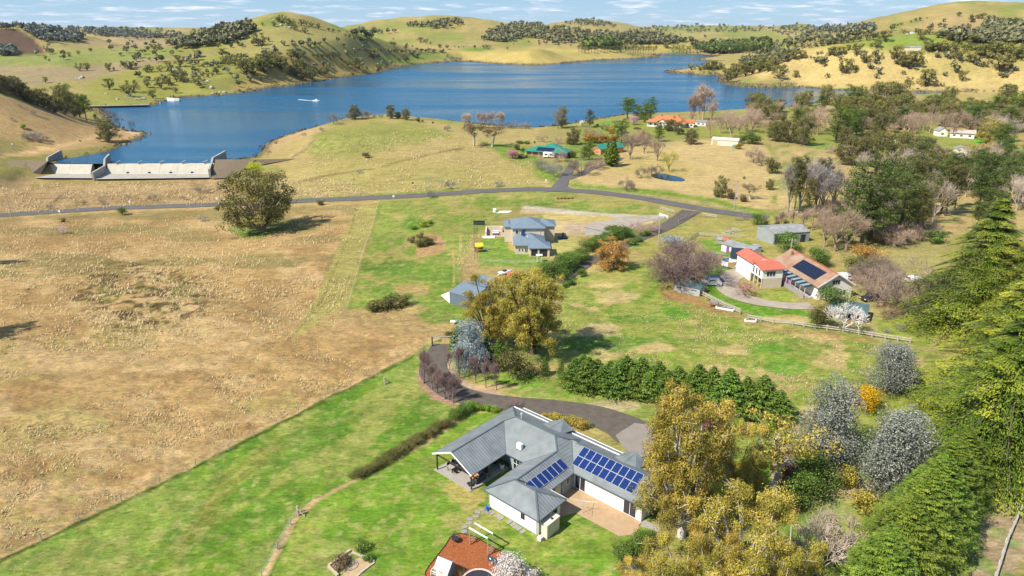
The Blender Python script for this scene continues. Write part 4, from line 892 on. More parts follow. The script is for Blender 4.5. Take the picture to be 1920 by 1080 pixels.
batch('far', [(775,385,352),(805,385,360),(830,385,358),(850,385,362),(895,390,355),(1010,392,365),(1040,392,362),(1060,392,365),(1095,395,365),(1120,395,370),(1160,400,368),(1190,400,372),(1240,392,358),(1270,392,365),(1295,392,355),(1330,392,362),(1345,395,368),(1385,395,368),(1405,395,362)], 'round tree of the long row along the far valley road', zoom=Z2, w=1.4)
batch('far', [(1125,465,410),(1080,465,440),(1235,320,275),(1275,325,288),(1310,332,312),(1375,360,328),(1490,353,340),(1520,360,345),(1555,355,343),(1640,362,335),(1715,365,330),(1745,370,335),(1885,370,350),(1030,295,282),(1440,430,405)], 'lone tree on the bare tan slopes beyond the lake', zoom=Z2, w=1.2)
batch('farbare', [(1470,455,415),(1500,458,420),(985,505,470),(1530,458,425),(1420,462,432)], 'bare brown willow on the far shore', name='willow', zoom=Z2, w=1.3)
batch('fargum', [(1345,525,475),(1410,525,470),(1465,522,455),(1490,522,445),(1540,520,460),(1570,515,475),(1160,362,310)], 'gum on the narrow grass tongue in the lake', zoom=Z3, w=1.4)
batch('fargum', [(1620,620,500),(1680,580,470),(1750,575,470),(1800,560,450),(1860,545,430),(1900,530,420),(1940,520,440),(1700,545,470),(1640,590,500),(1980,500,420),(1780,540,450)], 'olive gum on the wooded point of the right shore', zoom=Z3, w=1.35)
batch('farbare', [(1600,600,560),(1580,612,575),(1650,640,600),(1700,645,602),(1750,650,610),(1790,652,612),(1850,655,612),(1490,650,610),(1460,655,620),(1900,658,615),(1960,660,620),(1620,630,590),(2010,650,605),(2070,650,600),(2110,648,605)], 'brown leafless shrub along the right shore', name='shrub', cat='shrub', zoom=Z3, w=1.5)
batch('farbare', [(1190,552,525),(1225,553,522),(1250,552,530),(1320,560,522),(1350,560,528),(1430,555,525),(1480,555,528),(1520,555,528),(1400,450,430),(1440,445,425),(400,482,455),(440,480,455),(500,475,450),(980,440,415),(1040,440,412)], 'brown reedy shrub on the low far banks', name='shrub', cat='shrub', zoom=Z3, w=1.8)
batch('farpine', [(500+i*24,388+(i%3)*5,335+(i*7)%12,1) for i in range(14)], 'tall pine of the dark plantation above the tan tongue', name='pine_tree', zoom=Z3, w=1.4)
batch('farpine', [(850+i*19,405+(i%2)*10,332+(i*5)%14,.9) for i in range(13)], 'thin trunked pine of the open stand by the lake', name='pine_tree', zoom=Z3, var=1)
batch('farpine', [(1205+i*26,400,330+(i*11)%16,1.1) for i in range(14)], 'pine of the far plantation left end', name='pine_tree', zoom=Z3, w=1.25)
batch('farpine', [(1565+i*24,402,322+(i*11)%18,1.1) for i in range(16)], 'pine of the far plantation right end', name='pine_tree', zoom=Z3, w=1.25)
batch('far', [(940,210,175),(975,195,175),(1000,190,165),(1070,170,150),(1105,160,130),(1140,155,125),(1190,140,128),(1430,122,85),(1520,165,100),(1575,140,100),(1610,140,95),(1650,150,110),(1690,155,110),(1750,160,130),(1850,180,125)], 'tree on the skyline of the high right hill', zoom=Z4, w=1.2)
batch('fargum', [(880,310,220),(815,360,290),(770,350,320),(1015,250,215),(1150,300,210),(1210,260,210),(1190,385,290),(1130,260,215),(1250,260,235),(1290,270,235),(1350,300,240),(1400,300,235)], 'gum high on the right hill below the tan top', zoom=Z4, w=1.2)
batch('fargum', [(665,415,315),(600,380,330),(500,420,340),(460,420,350),(545,410,345),(575,410,370),(740,465,380),(835,442,392),(965,450,330),(1010,500,400),(1090,500,370),(1050,515,400)], 'gum on the middle of the right hill slope', zoom=Z4, w=1.2)
batch('fargum', [(585,555,430),(655,530,485),(422,500,460),(320,438,415),(370,410,385),(400,405,378),(75,590,485),(205,582,522),(130,540,500)], 'gum on the tan slope left of the hillside cluster', zoom=Z4, w=1.2)
batch('fargum', [(1180,650,505,1.1),(1050,632,572),(1300,650,615),(1455,605,520),(1525,470,400),(1430,450,330),(1740,540,390,1.2),(1820,460,350)], 'gum standing alone low on the right hill', zoom=Z4, w=1.15)
batch('fargum', [(1640,440,320),(1560,380,320),(1480,370,300),(1860,400,310),(1750,400,310),(1350,380,300),(1290,385,310),(1240,380,320),(1700,380,300),(1900,440,350),(1600,420,340),(1520,330,250),(1620,320,250),(1720,300,240)], 'dark gum in the upper right wood', zoom=Z4, w=1.5)
batch('far', [(x, 372-(x-200)*.13, 335-(x-200)*.16) for x in range(210,860,48)], 'tree of the line climbing the ridge right of the lake', zoom=Z4, w=1.5)
batch('fargum', [(250,440,370),(200,445,375),(150,440,370),(60,460,385),(20,500,420),(90,450,390),(0,540,460),(-40,520,440),(-70,500,420)], 'gum behind the wooded point of the right shore', zoom=Z4, w=1.4)
# left hill in front of the lake
batch('gum', [(30,705,555),(110,712,560),(190,740,610),(260,790,660),(330,810,655),(150,720,600),(-20,680,540),(220,770,640)], 'dark gum of the wood on the left hillside', zoom=Z1, w=1.05, leaf=L_DOLIVE)
batch('gum', [(420,850,700),(560,880,700),(490,860,630)], 'bushy gum at the right end of the hillside wood', zoom=Z1, w=1.0)
batch('pine', [(510,850,615),(650,905,700),(600,880,690),(720,915,850)], 'dark green pine at the lake end of the hillside wood', name='pine_tree', zoom=Z1, leaf=L_CYP)
batch('gum', [(815,1065,880,1.15)], 'dark leafy gum at the edge of the small lake spit', zoom=Z1, leaf=L_DOLIVE)
batch('bare', [(400,850,765),(900,950,865),(990,970,895),(820,885,808),(860,900,830)], 'leafless tree at the water edge below the hillside wood', name='bare_tree', zoom=Z1, w=1.1)
batch('barewide', [(260,862,812),(205,1052,975),(245,1055,985),(285,1058,965),(350,1058,1008),(150,800,770),(90,900,875)], 'grey leafless bush on the tan left slope', name='shrub', cat='shrub', zoom=Z1, w=.9, bark=B_GREY)
batch('bush', [(175,965,925),(600,1062,1045)], 'low green bush on the tan left slope', name='shrub', cat='shrub', zoom=Z1, leaf=L_BRIGHT)
# crest of the near peninsula
batch('gum', [(740,895,780,1.1),(1010,892,780,1.0),(1125,902,808,1.1),(1065,890,835)], 'olive gum on the crest of the near grassy point', zoom=Z2, leaf=L_DOLIVE)
batch('barewide', [(585,930,830),(640,905,870),(720,895,810),(800,888,805),(845,885,815),(890,885,850),(940,885,845),(700,890,830)], 'pinkish grey leafless tree on the crest of the near grassy point', name='bare_tree', zoom=Z2, bark=B_GREY)
batch('bush', [(1250,915,895),(1325,925,908),(1215,915,878)], 'small green bush on the near grassy point', name='shrub', cat='shrub', zoom=Z2)
batch('barewide', [(1440,985,925),(490,985,945),(475,940,920),(360,1020,985),(780,1300-0,1262-0)], 'low twiggy bush on the near grassy point', name='shrub', cat='shrub', zoom=Z2, bark=B_GREY)
batch('baretall', [(1560,965,840),(1600,960,838),(1680,960,832),(1720,960,830),(1770,962,828),(1820,962,826),(1850,960,838)], 'pale leafless poplar at the water edge', name='poplar', zoom=Z2, bark=B_TWIGW, w=1.3)
batch('gumslim', [(1635,1098,910,1.5),(1770,1100,935,1.6)], 'dark brown gum below the pale poplars', zoom=Z2, leaf=L_BROWN)
batch('gum', [(370,960,785)], 'upright olive gum beside the water right of the poplars', zoom=Z3, w=.72)
batch('bare', [(340,965,812)], 'leafless tree leaning beside the upright olive gum', name='bare_tree', zoom=Z3, bark=B_GREY)
batch('barewide', [(20,960,900),(70,965,910),(100,965,906),(130,968,915),(-20,960,905)], 'grey twiggy shrub by the water right of the poplars', name='shrub', cat='shrub', zoom=Z3, bark=B_GREY)
# green roofed houses and the homestead garden
batch('pine', [(580,955,810)], 'dark cypress beside the pale blossom tree by the lake', name='cypress_tree', zoom=Z3, leaf=L_DOLIVE)
batch('bush', [(500,905,872,1.2)], 'orange brown bush by the lake shore', name='shrub', cat='shrub', zoom=Z3, leaf=L_RUST)
batch('bushfine', [(525,948,898)], 'pale pink blossom tree near the lake shore', name='blossom_tree', zoom=Z3, leaf=L_WHITE)
batch('pine', [(865,890,725,1.7),(1000,915,770,1.6),(1040,890,722,1.2),(940,900,780,1.5)], 'dark cedar left of the orange roofed homestead', name='cedar_tree', zoom=Z3, leaf=L_CYP)
batch('bushfine', [(910,935,862)], 'pink blossom tree beside the homestead drive', name='blossom_tree', zoom=Z3, leaf=L_PINK)
batch('gum', [(460,1085,950,1.05)], 'grey olive gum behind the green roofed house', zoom=Z3, leaf=L_DOLIVE)
batch('bush', [(600,1070,985),(560,1060,1000),(640,1075,1010),(700,1070,1000),(760,1060,1000),(990,1040,975),(420,1080,1040),(740,1000,930)], 'golden brown garden shrub between the two green roofs', name='shrub', cat='shrub', zoom=Z3, leaf=L_RUST, w=1.2)
batch('barewide', [(580,1035,935),(650,1060,960),(820,1050,940),(880,1090,960),(940,1090,950),(1000,1080,960),(700,980,900),(780,950,880)], 'leafless tree in the homestead garden', name='bare_tree', zoom=Z3, bark=B_BUFF)
batch('bush', [(678,970,945),(712,978,950),(625,960,935),(640,950,925),(170,1075,1055),(60,1078,1050,2.2),(110,1080,1052,2.0)], 'clipped round green bush near the lake', name='shrub', cat='shrub', zoom=Z3)
batch('pine', [(820,1075,885),(1100,1065,940)], 'dark green pine in front of the homestead', name='pine_tree', zoom=Z3, leaf=L_CYP, w=1.2)
batch('gum', [(1180,985,890,1.2),(1100,975,900),(1340,1085,960,1.3),(1250,1010,900)], 'grey olive gum hiding the homestead front', zoom=Z3, leaf=L_DOLIVE)
batch('baretall', [(1430,905,608,1.5),(1350,925,690,1.3),(1490,925,740,1.3),(1400,900,680)], 'tall bare poplar towering behind the homestead', name='poplar', zoom=Z3, bark=B_BUFF)
batch('bare', [(1480,1035,870),(1640,1035,820),(1700,1005,860),(1760,1000,815),(1560,1000,860),(1620,960,800),(1830,960,850),(1900,1000,870),(1340,930,820)], 'bare deciduous tree right of the homestead', name='bare_tree', zoom=Z3, bark=B_BUFF, w=1.15)
batch('gum', [(1870,900,710,1.2)], 'orange olive gum standing over the bare trees', zoom=Z3, leaf=L_GUM)
batch('bush', [(1800,1080,990,1.5),(1720,1075,1010),(1740,1340-0,1320-0)], 'dark green bush behind the cream shed', name='shrub', cat='shrub', zoom=Z3)
batch('barewide', [(230,1068,985),(345,1080,1010)], 'small bare tree left of the green roofed house', name='bare_tree', zoom=Z3, bark=B_BUFF)
# belt of trees in front of the right inlet
batch('gum', [(430,790,625,1.1),(290,800,670),(820,720,605),(880,850,595,1.25),(990,880,680,1.1),(700,760,640)], 'tall olive gum of the belt in front of the inlet', zoom=Z4)
batch('pine', [(620,860,625,1.35),(510,1065,770,1.2),(570,1040,800,1.1)], 'dense dark green tree in the belt by the inlet', name='pine_tree', zoom=Z4, leaf=L_CYP, var=2)
batch('gum', [(1340,810,635),(1790,750,620,1.1),(1500,885,720,1.2),(1560,860,740,1.1),(1280,835,730,1.2),(1210,850,750,1.1),(1650,830,750)], 'olive gum at the right end of the inlet belt', zoom=Z4)
batch('pine', [(1700,880,710,1.2),(1880,920,660,1.3),(1800,860,720,1.1)], 'spreading dark pine at the right end of the inlet belt', name='pine_tree', zoom=Z4, leaf=L_CYP)
batch('gum', [(630,990,840,1.1),(740,970,800,1.1),(860,1000,830,1.1),(930,970,820),(150,1070,880,1.2),(260,1090,860),(110,910,840),(30,910,860),(60,1060,900)], 'leafy olive tree of the second belt behind the paddock', zoom=Z4, leaf=L_DOLIVE)
batch('bare', [(180,880,745),(70,855,740),(340,1005,790),(390,900,770),(700,1020,850),(260,920,780),(420,980,830)], 'buff leafless tree among the belt trees left side', name='bare_tree', zoom=Z4, bark=B_BUFF, w=1.1)
batch('bare', [(1080,1040,850),(1210,1000,820),(1300,980,820),(1400,985,800),(1540,965,820),(1480,990,830),(1640,980,840),(1150,960,840),(1000,930,830)], 'buff leafless tree near the white cottages', name='bare_tree', zoom=Z4, bark=B_BUFF, w=1.2)
batch('bare', [(1720,1065,830),(1840,1065,880),(1900,980,850),(1660,1040,880)], 'pale barked bare tree at the far right', name='bare_tree', zoom=Z4, bark=B_TWIGW, w=1.1)
batch('gum', [(880,1095,980,1.1),(1640,1080,870),(1000,1075,985,.9)], 'golden olive gum left of the white cottages', zoom=Z4, leaf=L_GOLD)
batch('farbare', [(1480,690,650),(1520,690,655),(1560,692,660),(1620,690,668),(1690,690,672),(1110,790,740),(1150,795,745)], 'grey shrub at the inlet water edge', name='shrub', cat='shrub', zoom=Z4, w=1.5)
# mid right wood (zoom 8)
batch('gumslim', [(905,255,-30,1.5)], 'white trunked gum standing over the middle wood', zoom=Z8, leaf=L_DOLIVE)
batch('barewide', [(560,185,62,1.4),(1100,185,15),(1250,200,60),(700,190,90),(460,150,70),(1180,110,20),(1320,170,90)], 'spreading bare tree at the back of the middle wood', name='bare_tree', zoom=Z8, bark=B_BUFF)
batch('gum', [(1590,275,55,1.3)], 'rust coloured gum over the grey roofed outbuildings', zoom=Z8, leaf=L_RUST)
batch('bush', [(1700,135,70,1.3),(1290,225,150,1.6),(1240,215,160,1.3),(480,290,240)], 'dark green bush at the back of the middle wood', name='shrub', cat='shrub', zoom=Z8)
batch('pine', [(1830,385,130,1.2),(1790,420,170),(1900,330,150)], 'dark pine by the grey roofed outbuildings', name='pine_tree', zoom=Z8)
batch('pine', [(700,845,140,1.0)], 'biggest dark pine in the middle of the wood', name='pine_tree', zoom=Z8, var=0)
batch('pine', [(610,700,290,.9),(760,800,430,1.1),(830,640,170,.8)], 'dark pine crowding round the biggest pine', name='pine_tree', zoom=Z8, var=2)
batch('pine', [(1060,640,160,.62),(1130,790,370,.7),(930,620,300,.7),(1330,620,205,.9),(1400,560,240,.7)], 'thin open olive pine of the middle wood', name='pine_tree', zoom=Z8, leaf=L_DOLIVE, var=1)
batch('pine', [(1630,640,230,.8),(1700,700,420,.8),(1560,720,500,1.0)], 'dark pine behind the big golden cedar', name='pine_tree', zoom=Z8)
batch('pine', [(190,610,150,.55),(375,570,165,.5),(290,640,330,.6)], 'half dead pine with thin dark foliage', name='pine_tree', zoom=Z8, leaf=L_DOLIVE, var=1)
batch('baretall', [(230,600,150,1.2),(350,575,160,1.5),(480,580,230,1.2),(400,620,240,1.3),(150,590,200)], 'grey bare tree among the half dead pines', name='bare_tree', zoom=Z8, bark=B_GREY)
batch('bare', [(500,880,510,1.25),(580,880,560,1.2),(420,850,560),(640,780,560),(330,720,520)], 'dense fawn leafless tree behind the silver shed', name='bare_tree', zoom=Z8, bark=B_BUFF)
batch('barewide', [(980,830,650,1.1),(1100,800,680),(900,830,700),(1200,780,640),(1050,760,560,.8)], 'tangled brown bare bush below the open pines', name='bare_tree', zoom=Z8, bark=B_BUFF)
batch('bare', [(1180,470,240),(1480,480,270),(1540,460,300),(1860,580,280),(1900,560,300)], 'silver grey bare tree among the open pines', name='bare_tree', zoom=Z8, bark=B_TWIGW, w=1.1)
batch('bushfine', [(740,965,830,1.7)], 'round bush with rust orange leaves behind the red roofed house', name='shrub', cat='shrub', zoom=Z8, leaf=L_RUST)
batch('bushfine', [(150,885,735,1.3),(370,985,845,1.2),(420,1000,900)], 'leafy green tree behind the red roofed house', name='garden_tree', zoom=Z8)
batch('bushfine', [(660,1050,920,2.0)], 'grey green bush below the rust orange bush', name='shrub', cat='shrub', zoom=Z8, leaf=L_DOLIVE)
batch('barewide', [(800,1110,880,1.4),(680,1120,960),(900,1150,930)], 'brown leafless thicket right of the red roofed house', name='bare_tree', zoom=Z8, bark=B_TWIG)
batch('baretall', [(100,720,560),(60,700,600),(260,720,580),(180,700,560)], 'thin scrubby bare tree left of the fawn tree', name='bare_tree', zoom=Z8, bark=B_BUFF, w=1.5)
batch('bush', [(60,700,650),(130,690,640),(-20,690,650),(30,300-0,180)], 'green scrub bush near the silver shed', name='shrub', cat='shrub', zoom=Z8, leaf=L_DOLIVE)
# middle paddocks (zoom 7)
batch('bare', [(1175,285,108,1.15)], 'lime green budding willow in the tan paddock', name='willow', zoom=Z7, bark=leafmat('willow_twigs', (.3,.3,.03), (.36,.36,.04), (.42,.42,.06), .1))
batch('bare', [(1090,205,25,1.1),(885,195,0,1.1),(990,150,0)], 'grey brown bare tree behind the lime willow', name='bare_tree', zoom=Z7)
batch('barewide', [(970,330,232),(1045,305,225),(1085,310,220)], 'bare bush beside the small pond', name='shrub', cat='shrub', zoom=Z7)
batch('barewide', [(855,428,318),(895,420,352)], 'bare tree in front of the small pond', name='bare_tree', zoom=Z7, bark=B_TWIGR)
batch('narrow', [(755,248,45,1.35),(715,235,60)], 'green cypress by the second green roof', name='cypress_tree', zoom=Z7, leaf=L_CYP)
batch('barewide', [(640,270,158,1.1),(515,315,150,1.2)], 'bare tree by the forked drive', name='bare_tree', zoom=Z7)
batch('pine', [(580,200,45,1.3),(540,200,90)], 'gold green cypress between the two green roofs', name='cypress_tree', zoom=Z7, leaf=L_CYP, var=2)
batch('barewide', [(315,322,190,1.0),(215,272,170),(265,300,200),(345,210,90)], 'grey bare garden tree below the green roofed house', name='bare_tree', zoom=Z7, bark=B_GREY)
batch('bush', [(40,125,75,1),(70,190,150,1.5),(110,185,160,1.3),(460,180,120),(80,140,105),(430,170,130)], 'garden bush beside the green roofed house', name='shrub', cat='shrub', zoom=Z7, leaf=L_DOLIVE)
batch('bushfine', [(5,195,120,1.2)], 'deep pink blossom tree left of the green roofed house', name='blossom_tree', zoom=Z7, leaf=leafmat('deep_pink_blossom', (.25,.05,.09), (.62,.22,.34), (.80,.42,.54), .3))
batch('gum', [(1560,482,305,.75)], 'slim gum left of the power pole in the tan paddock', zoom=Z7)
batch('bush', [(1632,492,412),(1535,480,430),(1740,512,450)], 'olive bush around the power pole in the tan paddock', name='shrub', cat='shrub', zoom=Z7, leaf=L_BROWN)
batch('gumslim', [(1785,495,378,1.6)], 'brown leaved sapling right of the power pole', zoom=Z7, leaf=L_BROWN)
batch('barewide', [(1810,218,88),(1870,240,130)], 'bare tree right of the cream shed', name='bare_tree', zoom=Z7)
batch('bush', [(1700,118,68,1.1)], 'round olive bush beside the green water tank', name='shrub', cat='shrub', zoom=Z7, leaf=L_GOLD)
batch('bushfine', [(1838,690,588,1.0)], 'dark green bush at the road bend', name='shrub', cat='shrub', zoom=Z7)
batch('barewide', [(1740,650,590),(1700,660,610),(1890,660,600)], 'dead looking shrub at the road bend', name='shrub', cat='shrub', zoom=Z7, bark=B_GREY)
batch('gum', [(1930,420,335)], 'small gum at the right edge of the tan paddock', zoom=Z7)
batch('bushfine', [(745,770,690),(800,790,680),(840,770,690),(880,778,718),(700,800,735),(650,840,760),(770,800,730),(610,870,775),(690,830,760)], 'dark laurel of the lane hedge upper end', name='laurel_bush', cat='shrub', zoom=Z7, w=1.35, group='laurel hedge along the lane')
batch('bushfine', [(560,890,790),(520,940,850),(480,990,880),(430,980,880),(400,1030,890),(350,1050,930),(300,1080,950),(260,1060,960),(380,1095,1000),(450,1020,940),(540,960,900),(240,1080,990)], 'dark laurel of the lane hedge lower end', name='laurel_bush', cat='shrub', zoom=Z7, w=1.35, group='laurel hedge along the lane')
batch('bush', [(985,775,728,1.2),(1025,768,722,1.2),(945,815,770,1.3),(895,838,785,1.3),(870,830,800)], 'low green bush right of the lane', name='shrub', cat='shrub', zoom=Z7)
batch('barewide', [(935,745,638),(1065,745,648)], 'thin pink blossom tree beside the lane gate', name='blossom_tree', zoom=Z7, bark=simple('pink_twigs', (.42,.27,.27), .9, .2, 4))
batch('gum', [(745,1030,785,1.55)], 'round golden brown bush tree below the lane', name='golden_tree', zoom=Z7, leaf=L_RUST)
batch('barewide', [(1270,1115,750,1.5),(1290,1105,780,1.4)], 'broad purple brown leafless tree beside the small teal roofed hut', name='bare_tree', zoom=Z7, bark=B_TWIGR, var=0)
batch('barewide', [(1180,1085,830,1.2),(1370,1100,850,1.2)], 'purple brown leafless companion of the broad bare tree', name='bare_tree', zoom=Z7, bark=B_TWIGR, var=1)
batch('bushfine', [(1200,860,755,1.5)], 'grey green bush behind the broad bare tree', name='shrub', cat='shrub', zoom=Z7, leaf=L_SILVB)
batch('bush', [(525,1075,1005),(430,1140,1080,1.4),(400,1160,1110)], 'green bush on the paddock side of the lane', name='shrub', cat='shrub', zoom=Z7)
# left fields
batch('gum', [(492,434,312,1.12)], 'big round dark gum standing alone by the road', leaf=L_GUM, var=1)
batch('bushfine', [(480,332,301,.9)], 'lime green willow behind the big lone gum', name='willow', leaf=L_LIME)
batch('bushfine', [(230,403,387,1.1)], 'round olive green bush on the roadside', name='shrub', cat='shrub', leaf=L_LAUREL)
batch('bush', [(118,416,408,1.2),(602,384,372,1.2)], 'small dark bush below the road', name='shrub', cat='shrub', leaf=L_BROWN)
batch('baresmall', [(117,438,420,1.2)], 'pale pink blossoming sapling in the dry paddock', name='sapling', bark=simple('pale_pink_twigs', (.55,.42,.42), .9, .2, 4))
batch('barewide', [(808,370,353),(845,354,334),(935,350,334),(288,376,361),(193,383,371),(345,375,364),(390,362,350),(380,415,402),(95,392,380),(372,362,348),(160,384,374)], 'small leafless shrub near the valley road', name='shrub', cat='shrub', bark=B_GREY)
batch('gum', [(-78,500,400,.9),(-84,640,505,.8)], 'gum at the left edge of the dry paddock', leaf=L_DOLIVE)
batch('bush', [(712,580,562,2.0),(735,576,556,2.0),(752,572,553,1.8),(700,583,570,1.6)], 'low green bush of the mound in the middle field', name='shrub', cat='shrub', leaf=L_DOLIVE, w=1.1)
batch('bush', [(795,425,412,1.6),(775,430,420,1.4),(806,420,410,1.2)], 'green weed bush on the rubble heap', name='shrub', cat='shrub', leaf=L_BRIGHT)
batch('bush', [(790,462,445,1.4),(806,458,440,1.3),(772,455,442,1.2),(788,448,436,1.2)], 'grey green bush on the earth mound', name='shrub', cat='shrub', leaf=L_DOLIVE)
batch('bush', [(686,295,284,1.5)], 'dark bush on the tan point above the road', name='shrub', cat='shrub', leaf=L_BROWN)
# around the middle gum and the drive
batch('gumbig', [(1000,664,503,1.15)], 'large golden olive gum with a dark trunk behind the drive', leaf=L_GOLD, bark=B_DARK, var=0)
batch('gumbig', [(920,645,515,.95)], 'golden olive gum leaning over the blue shed', leaf=L_GOLD, bark=B_DARK, var=1)
batch('silver', [(885,692,597,1.0)], 'blue silver leaved tree beside the drive gate', name='silver_tree', leaf=L_SILVB)
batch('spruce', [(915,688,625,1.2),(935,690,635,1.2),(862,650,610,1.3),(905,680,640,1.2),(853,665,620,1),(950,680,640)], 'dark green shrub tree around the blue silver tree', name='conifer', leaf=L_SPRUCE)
batch('bush', [(845,632,618,1.6),(865,622,608,1.5),(880,630,610,1.4)], 'olive bush by the drive gate', name='shrub', cat='shrub', leaf=L_DOLIVE)
batch('bushfine', [(970,707,655,1.25)], 'round grey green bush left of the young conifers', name='shrub', cat='shrub', leaf=L_DOLIVE)
batch('spruce', [(1022,703,667,.9),(1052,709,672,.9)], 'small conifer beside the round grey bush', name='conifer', leaf=L_SPRUCE)
batch('bush', [(1062,722,708,1.4),(1025,702,694,1.2)], 'low gold and rust shrub at the hedge end', name='shrub', cat='shrub', leaf=L_RUST)
hedge = [(1078,724,668),(1092,716,662),(1102,731,676),(1118,722,664),(1128,736,680),(1142,725,668),(1155,737,682),(1172,728,668),(1187,740,684),(1200,732,672),(1216,744,690),(1232,736,678),(1248,748,692),
         (1268,744,692),(1288,754,706),(1305,752,686),(1332,757,690),(1362,768,698),(1394,776,712),(1425,780,712),(1457,786,732)]
batch('spruce', hedge[:11], 'young green conifer of the dense left half of the conifer row', name='conifer', cat='conifer', group='row of young conifers below the horse paddock', w=1.85, jit=.2)
batch('spruce', hedge[11:], 'young green conifer of the right half of the conifer row', name='conifer', cat='conifer', group='row of young conifers below the horse paddock', w=1.8, jit=.2)
batch('baretall', [(795,719,648),(810,730,675),(820,738,684),(834,748,692),(850,756,700),(842,750,706)], 'young leafless tree inside the curve of the drive', name='bare_tree', w=1.1, bark=B_TWIGR)
batch('baretall', [(843,694,655),(861,709,645),(892,718,662),(911,727,672),(931,731,676)], 'slender leafless tree on the outer side of the drive', name='bare_tree', w=.8, bark=B_TWIGR)
batch('baretall', [(880,700,660),(890,698,655),(900,700,662),(912,702,660),(925,700,665),(868,690,650)], 'thin reddish sapling under the blue silver tree', name='sapling', w=.6, bark=B_TWIGR)
# lawn hedge
hx = [(668,896),(680,890),(692,884),(704,877),(716,870),(728,863),(740,856),(752,849),(764,841),(776,834),(788,827),(800,820),(812,813),(824,805),(835,799)]
batch('bushfine', [(x, y, y - 14) for x, y in hx], 'clipped dark hedge bush along the lawn edge', name='hedge_bush', cat='hedge', leaf=L_DOLIVE, w=1.75, group='clipped hedge along the lawn')
batch('bushfine', [(853,786,766),(862,781,762),(871,776,757),(879,771,754)], 'clipped green hedge bush nearest the drive', name='hedge_bush', cat='hedge', leaf=L_LAUREL, w=1.2, group='short hedge near the drive')
batch('bush', [(893,768,756),(905,767,757),(918,771,760),(928,772,762),(882,762,752)], 'bright yellow green plant along the drive bed', name='shrub', cat='shrub', leaf=L_BRIGHT, w=1.6)
batch('bush', [(1022,781,773),(1034,784,773),(1046,788,775),(1058,792,778),(1070,796,781),(1082,800,784),(1092,802,786)], 'low olive shrub in the bed behind the house', name='shrub', cat='shrub', leaf=L_GOLD, w=1.5)
batch('baresmall', [(964,764,748)], 'small bare shrub at the house corner', name='shrub', cat='shrub', bark=B_TWIGR, w=1.5)
# right garden of the red roofed house
batch('bushfine', [(1563,582,534,1.15)], 'green leafy tree in front of the white gable wall', name='garden_tree')
batch('bushfine', [(1541,614,572,1.15),(1528,598,580,1)], 'dense olive bush beside the split rail fence', name='shrub', cat='shrub', leaf=L_DOLIVE)
batch('baresmall', [(1580,622,566,1.1)], 'white blossoming tree in front of the dark open shed', name='blossom_tree', bark=simple('blossom_twigs', (.62,.58,.55), .9, .2, 6))
batch('baresmall', [(1395,555,522,1.3)], 'pinkish bare bush on the lawn beside the pale drive', name='shrub', cat='shrub', bark=simple('pinkish_twigs', (.36,.2,.17), .9, .2, 4))
batch('barewide', [(1596,619,607,1),(1686,620,604),(1664,624,612),(1630,625,612)], 'small bare bush beyond the split rail fence', name='shrub', cat='shrub', bark=B_GREY)
batch('barewide', [(1700,592,470,1.05)], 'wide spreading bare tree casting branchy shadows on the yard', name='bare_tree', bark=B_TWIG, var=1)
batch('bush', [(1772,612,588,1.2)], 'gold green bush by the spreading bare tree', name='shrub', cat='shrub', leaf=L_LIME)
batch('barewide', [(1660,570,512,1.4),(1625,545,500,1.3),(1735,580,500,1.2)], 'brown leafless thicket beside the black car', name='bare_tree', bark=B_BUFF)
# the great cedars and the cypress screen
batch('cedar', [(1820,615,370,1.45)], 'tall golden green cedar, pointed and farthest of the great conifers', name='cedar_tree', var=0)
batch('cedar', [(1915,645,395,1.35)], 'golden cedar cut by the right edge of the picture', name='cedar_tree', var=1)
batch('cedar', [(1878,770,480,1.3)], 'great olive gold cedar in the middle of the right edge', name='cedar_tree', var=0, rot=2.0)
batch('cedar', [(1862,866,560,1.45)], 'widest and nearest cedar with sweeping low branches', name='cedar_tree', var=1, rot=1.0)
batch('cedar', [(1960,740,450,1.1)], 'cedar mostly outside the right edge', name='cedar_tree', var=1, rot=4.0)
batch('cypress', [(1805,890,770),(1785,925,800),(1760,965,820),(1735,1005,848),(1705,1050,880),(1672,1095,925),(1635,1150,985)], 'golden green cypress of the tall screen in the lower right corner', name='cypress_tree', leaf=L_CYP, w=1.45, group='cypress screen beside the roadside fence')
batch('silver', [(1666,734,636,1.2)], 'silver leaved tree touching the cedar branches', name='silver_tree', var=0)
batch('silver', [(1547,865,711,1.0)], 'tall cone shaped silver tree left of its twin', name='silver_tree', var=1)
batch('silver', [(1668,928,768,1.05)], 'broad silver tree beside the cypress screen', name='silver_tree', var=0, rot=2)
batch('bushfine', [(1627,768,724,1.2)], 'bright yellow flowering wattle between the silver trees', name='wattle', cat='shrub', leaf=L_YEL)
batch('bushfine', [(1528,912,852,1.2),(1500,945,888,1.2)], 'dark green shrub left of the broad silver tree', name='shrub', cat='shrub')
batch('bush', [(1622,962,918,.9),(1585,912,875,.8)], 'olive brown shrub at the foot of the broad silver tree', name='shrub', cat='shrub', leaf=L_GOLD)
batch('bush', [(1474,900,866,1.1),(1320,802,778,1.6),(1345,806,784,1.4),(1398,815,798,1.3),(1490,960,945)], 'dark red leaved garden shrub', name='shrub', cat='shrub', leaf=L_PURP)
batch('bush', [(1372,805,786,1.5),(1420,812,795,1.5),(1440,806,790,1.4),(1478,828,808,1.3),(1465,945,920,1.2),(1400,930,905,1.4),(1425,915,900,1.3),(1385,800,785,1.5)], 'yellow green garden shrub right of the big gum', name='shrub', cat='shrub', leaf=L_BRIGHT)
batch('gumslim', [(1446,932,795,1.2),(1492,880,845,1.3)], 'thin trunked gum right of the foreground gum', leaf=L_GOLD, name='gum_tree')
batch('baresmall', [(1560,1062,955),(1530,1078,975)], 'dead grey branchy tree below the silver trees', name='dead_tree', bark=B_TWIGW, w=.8)
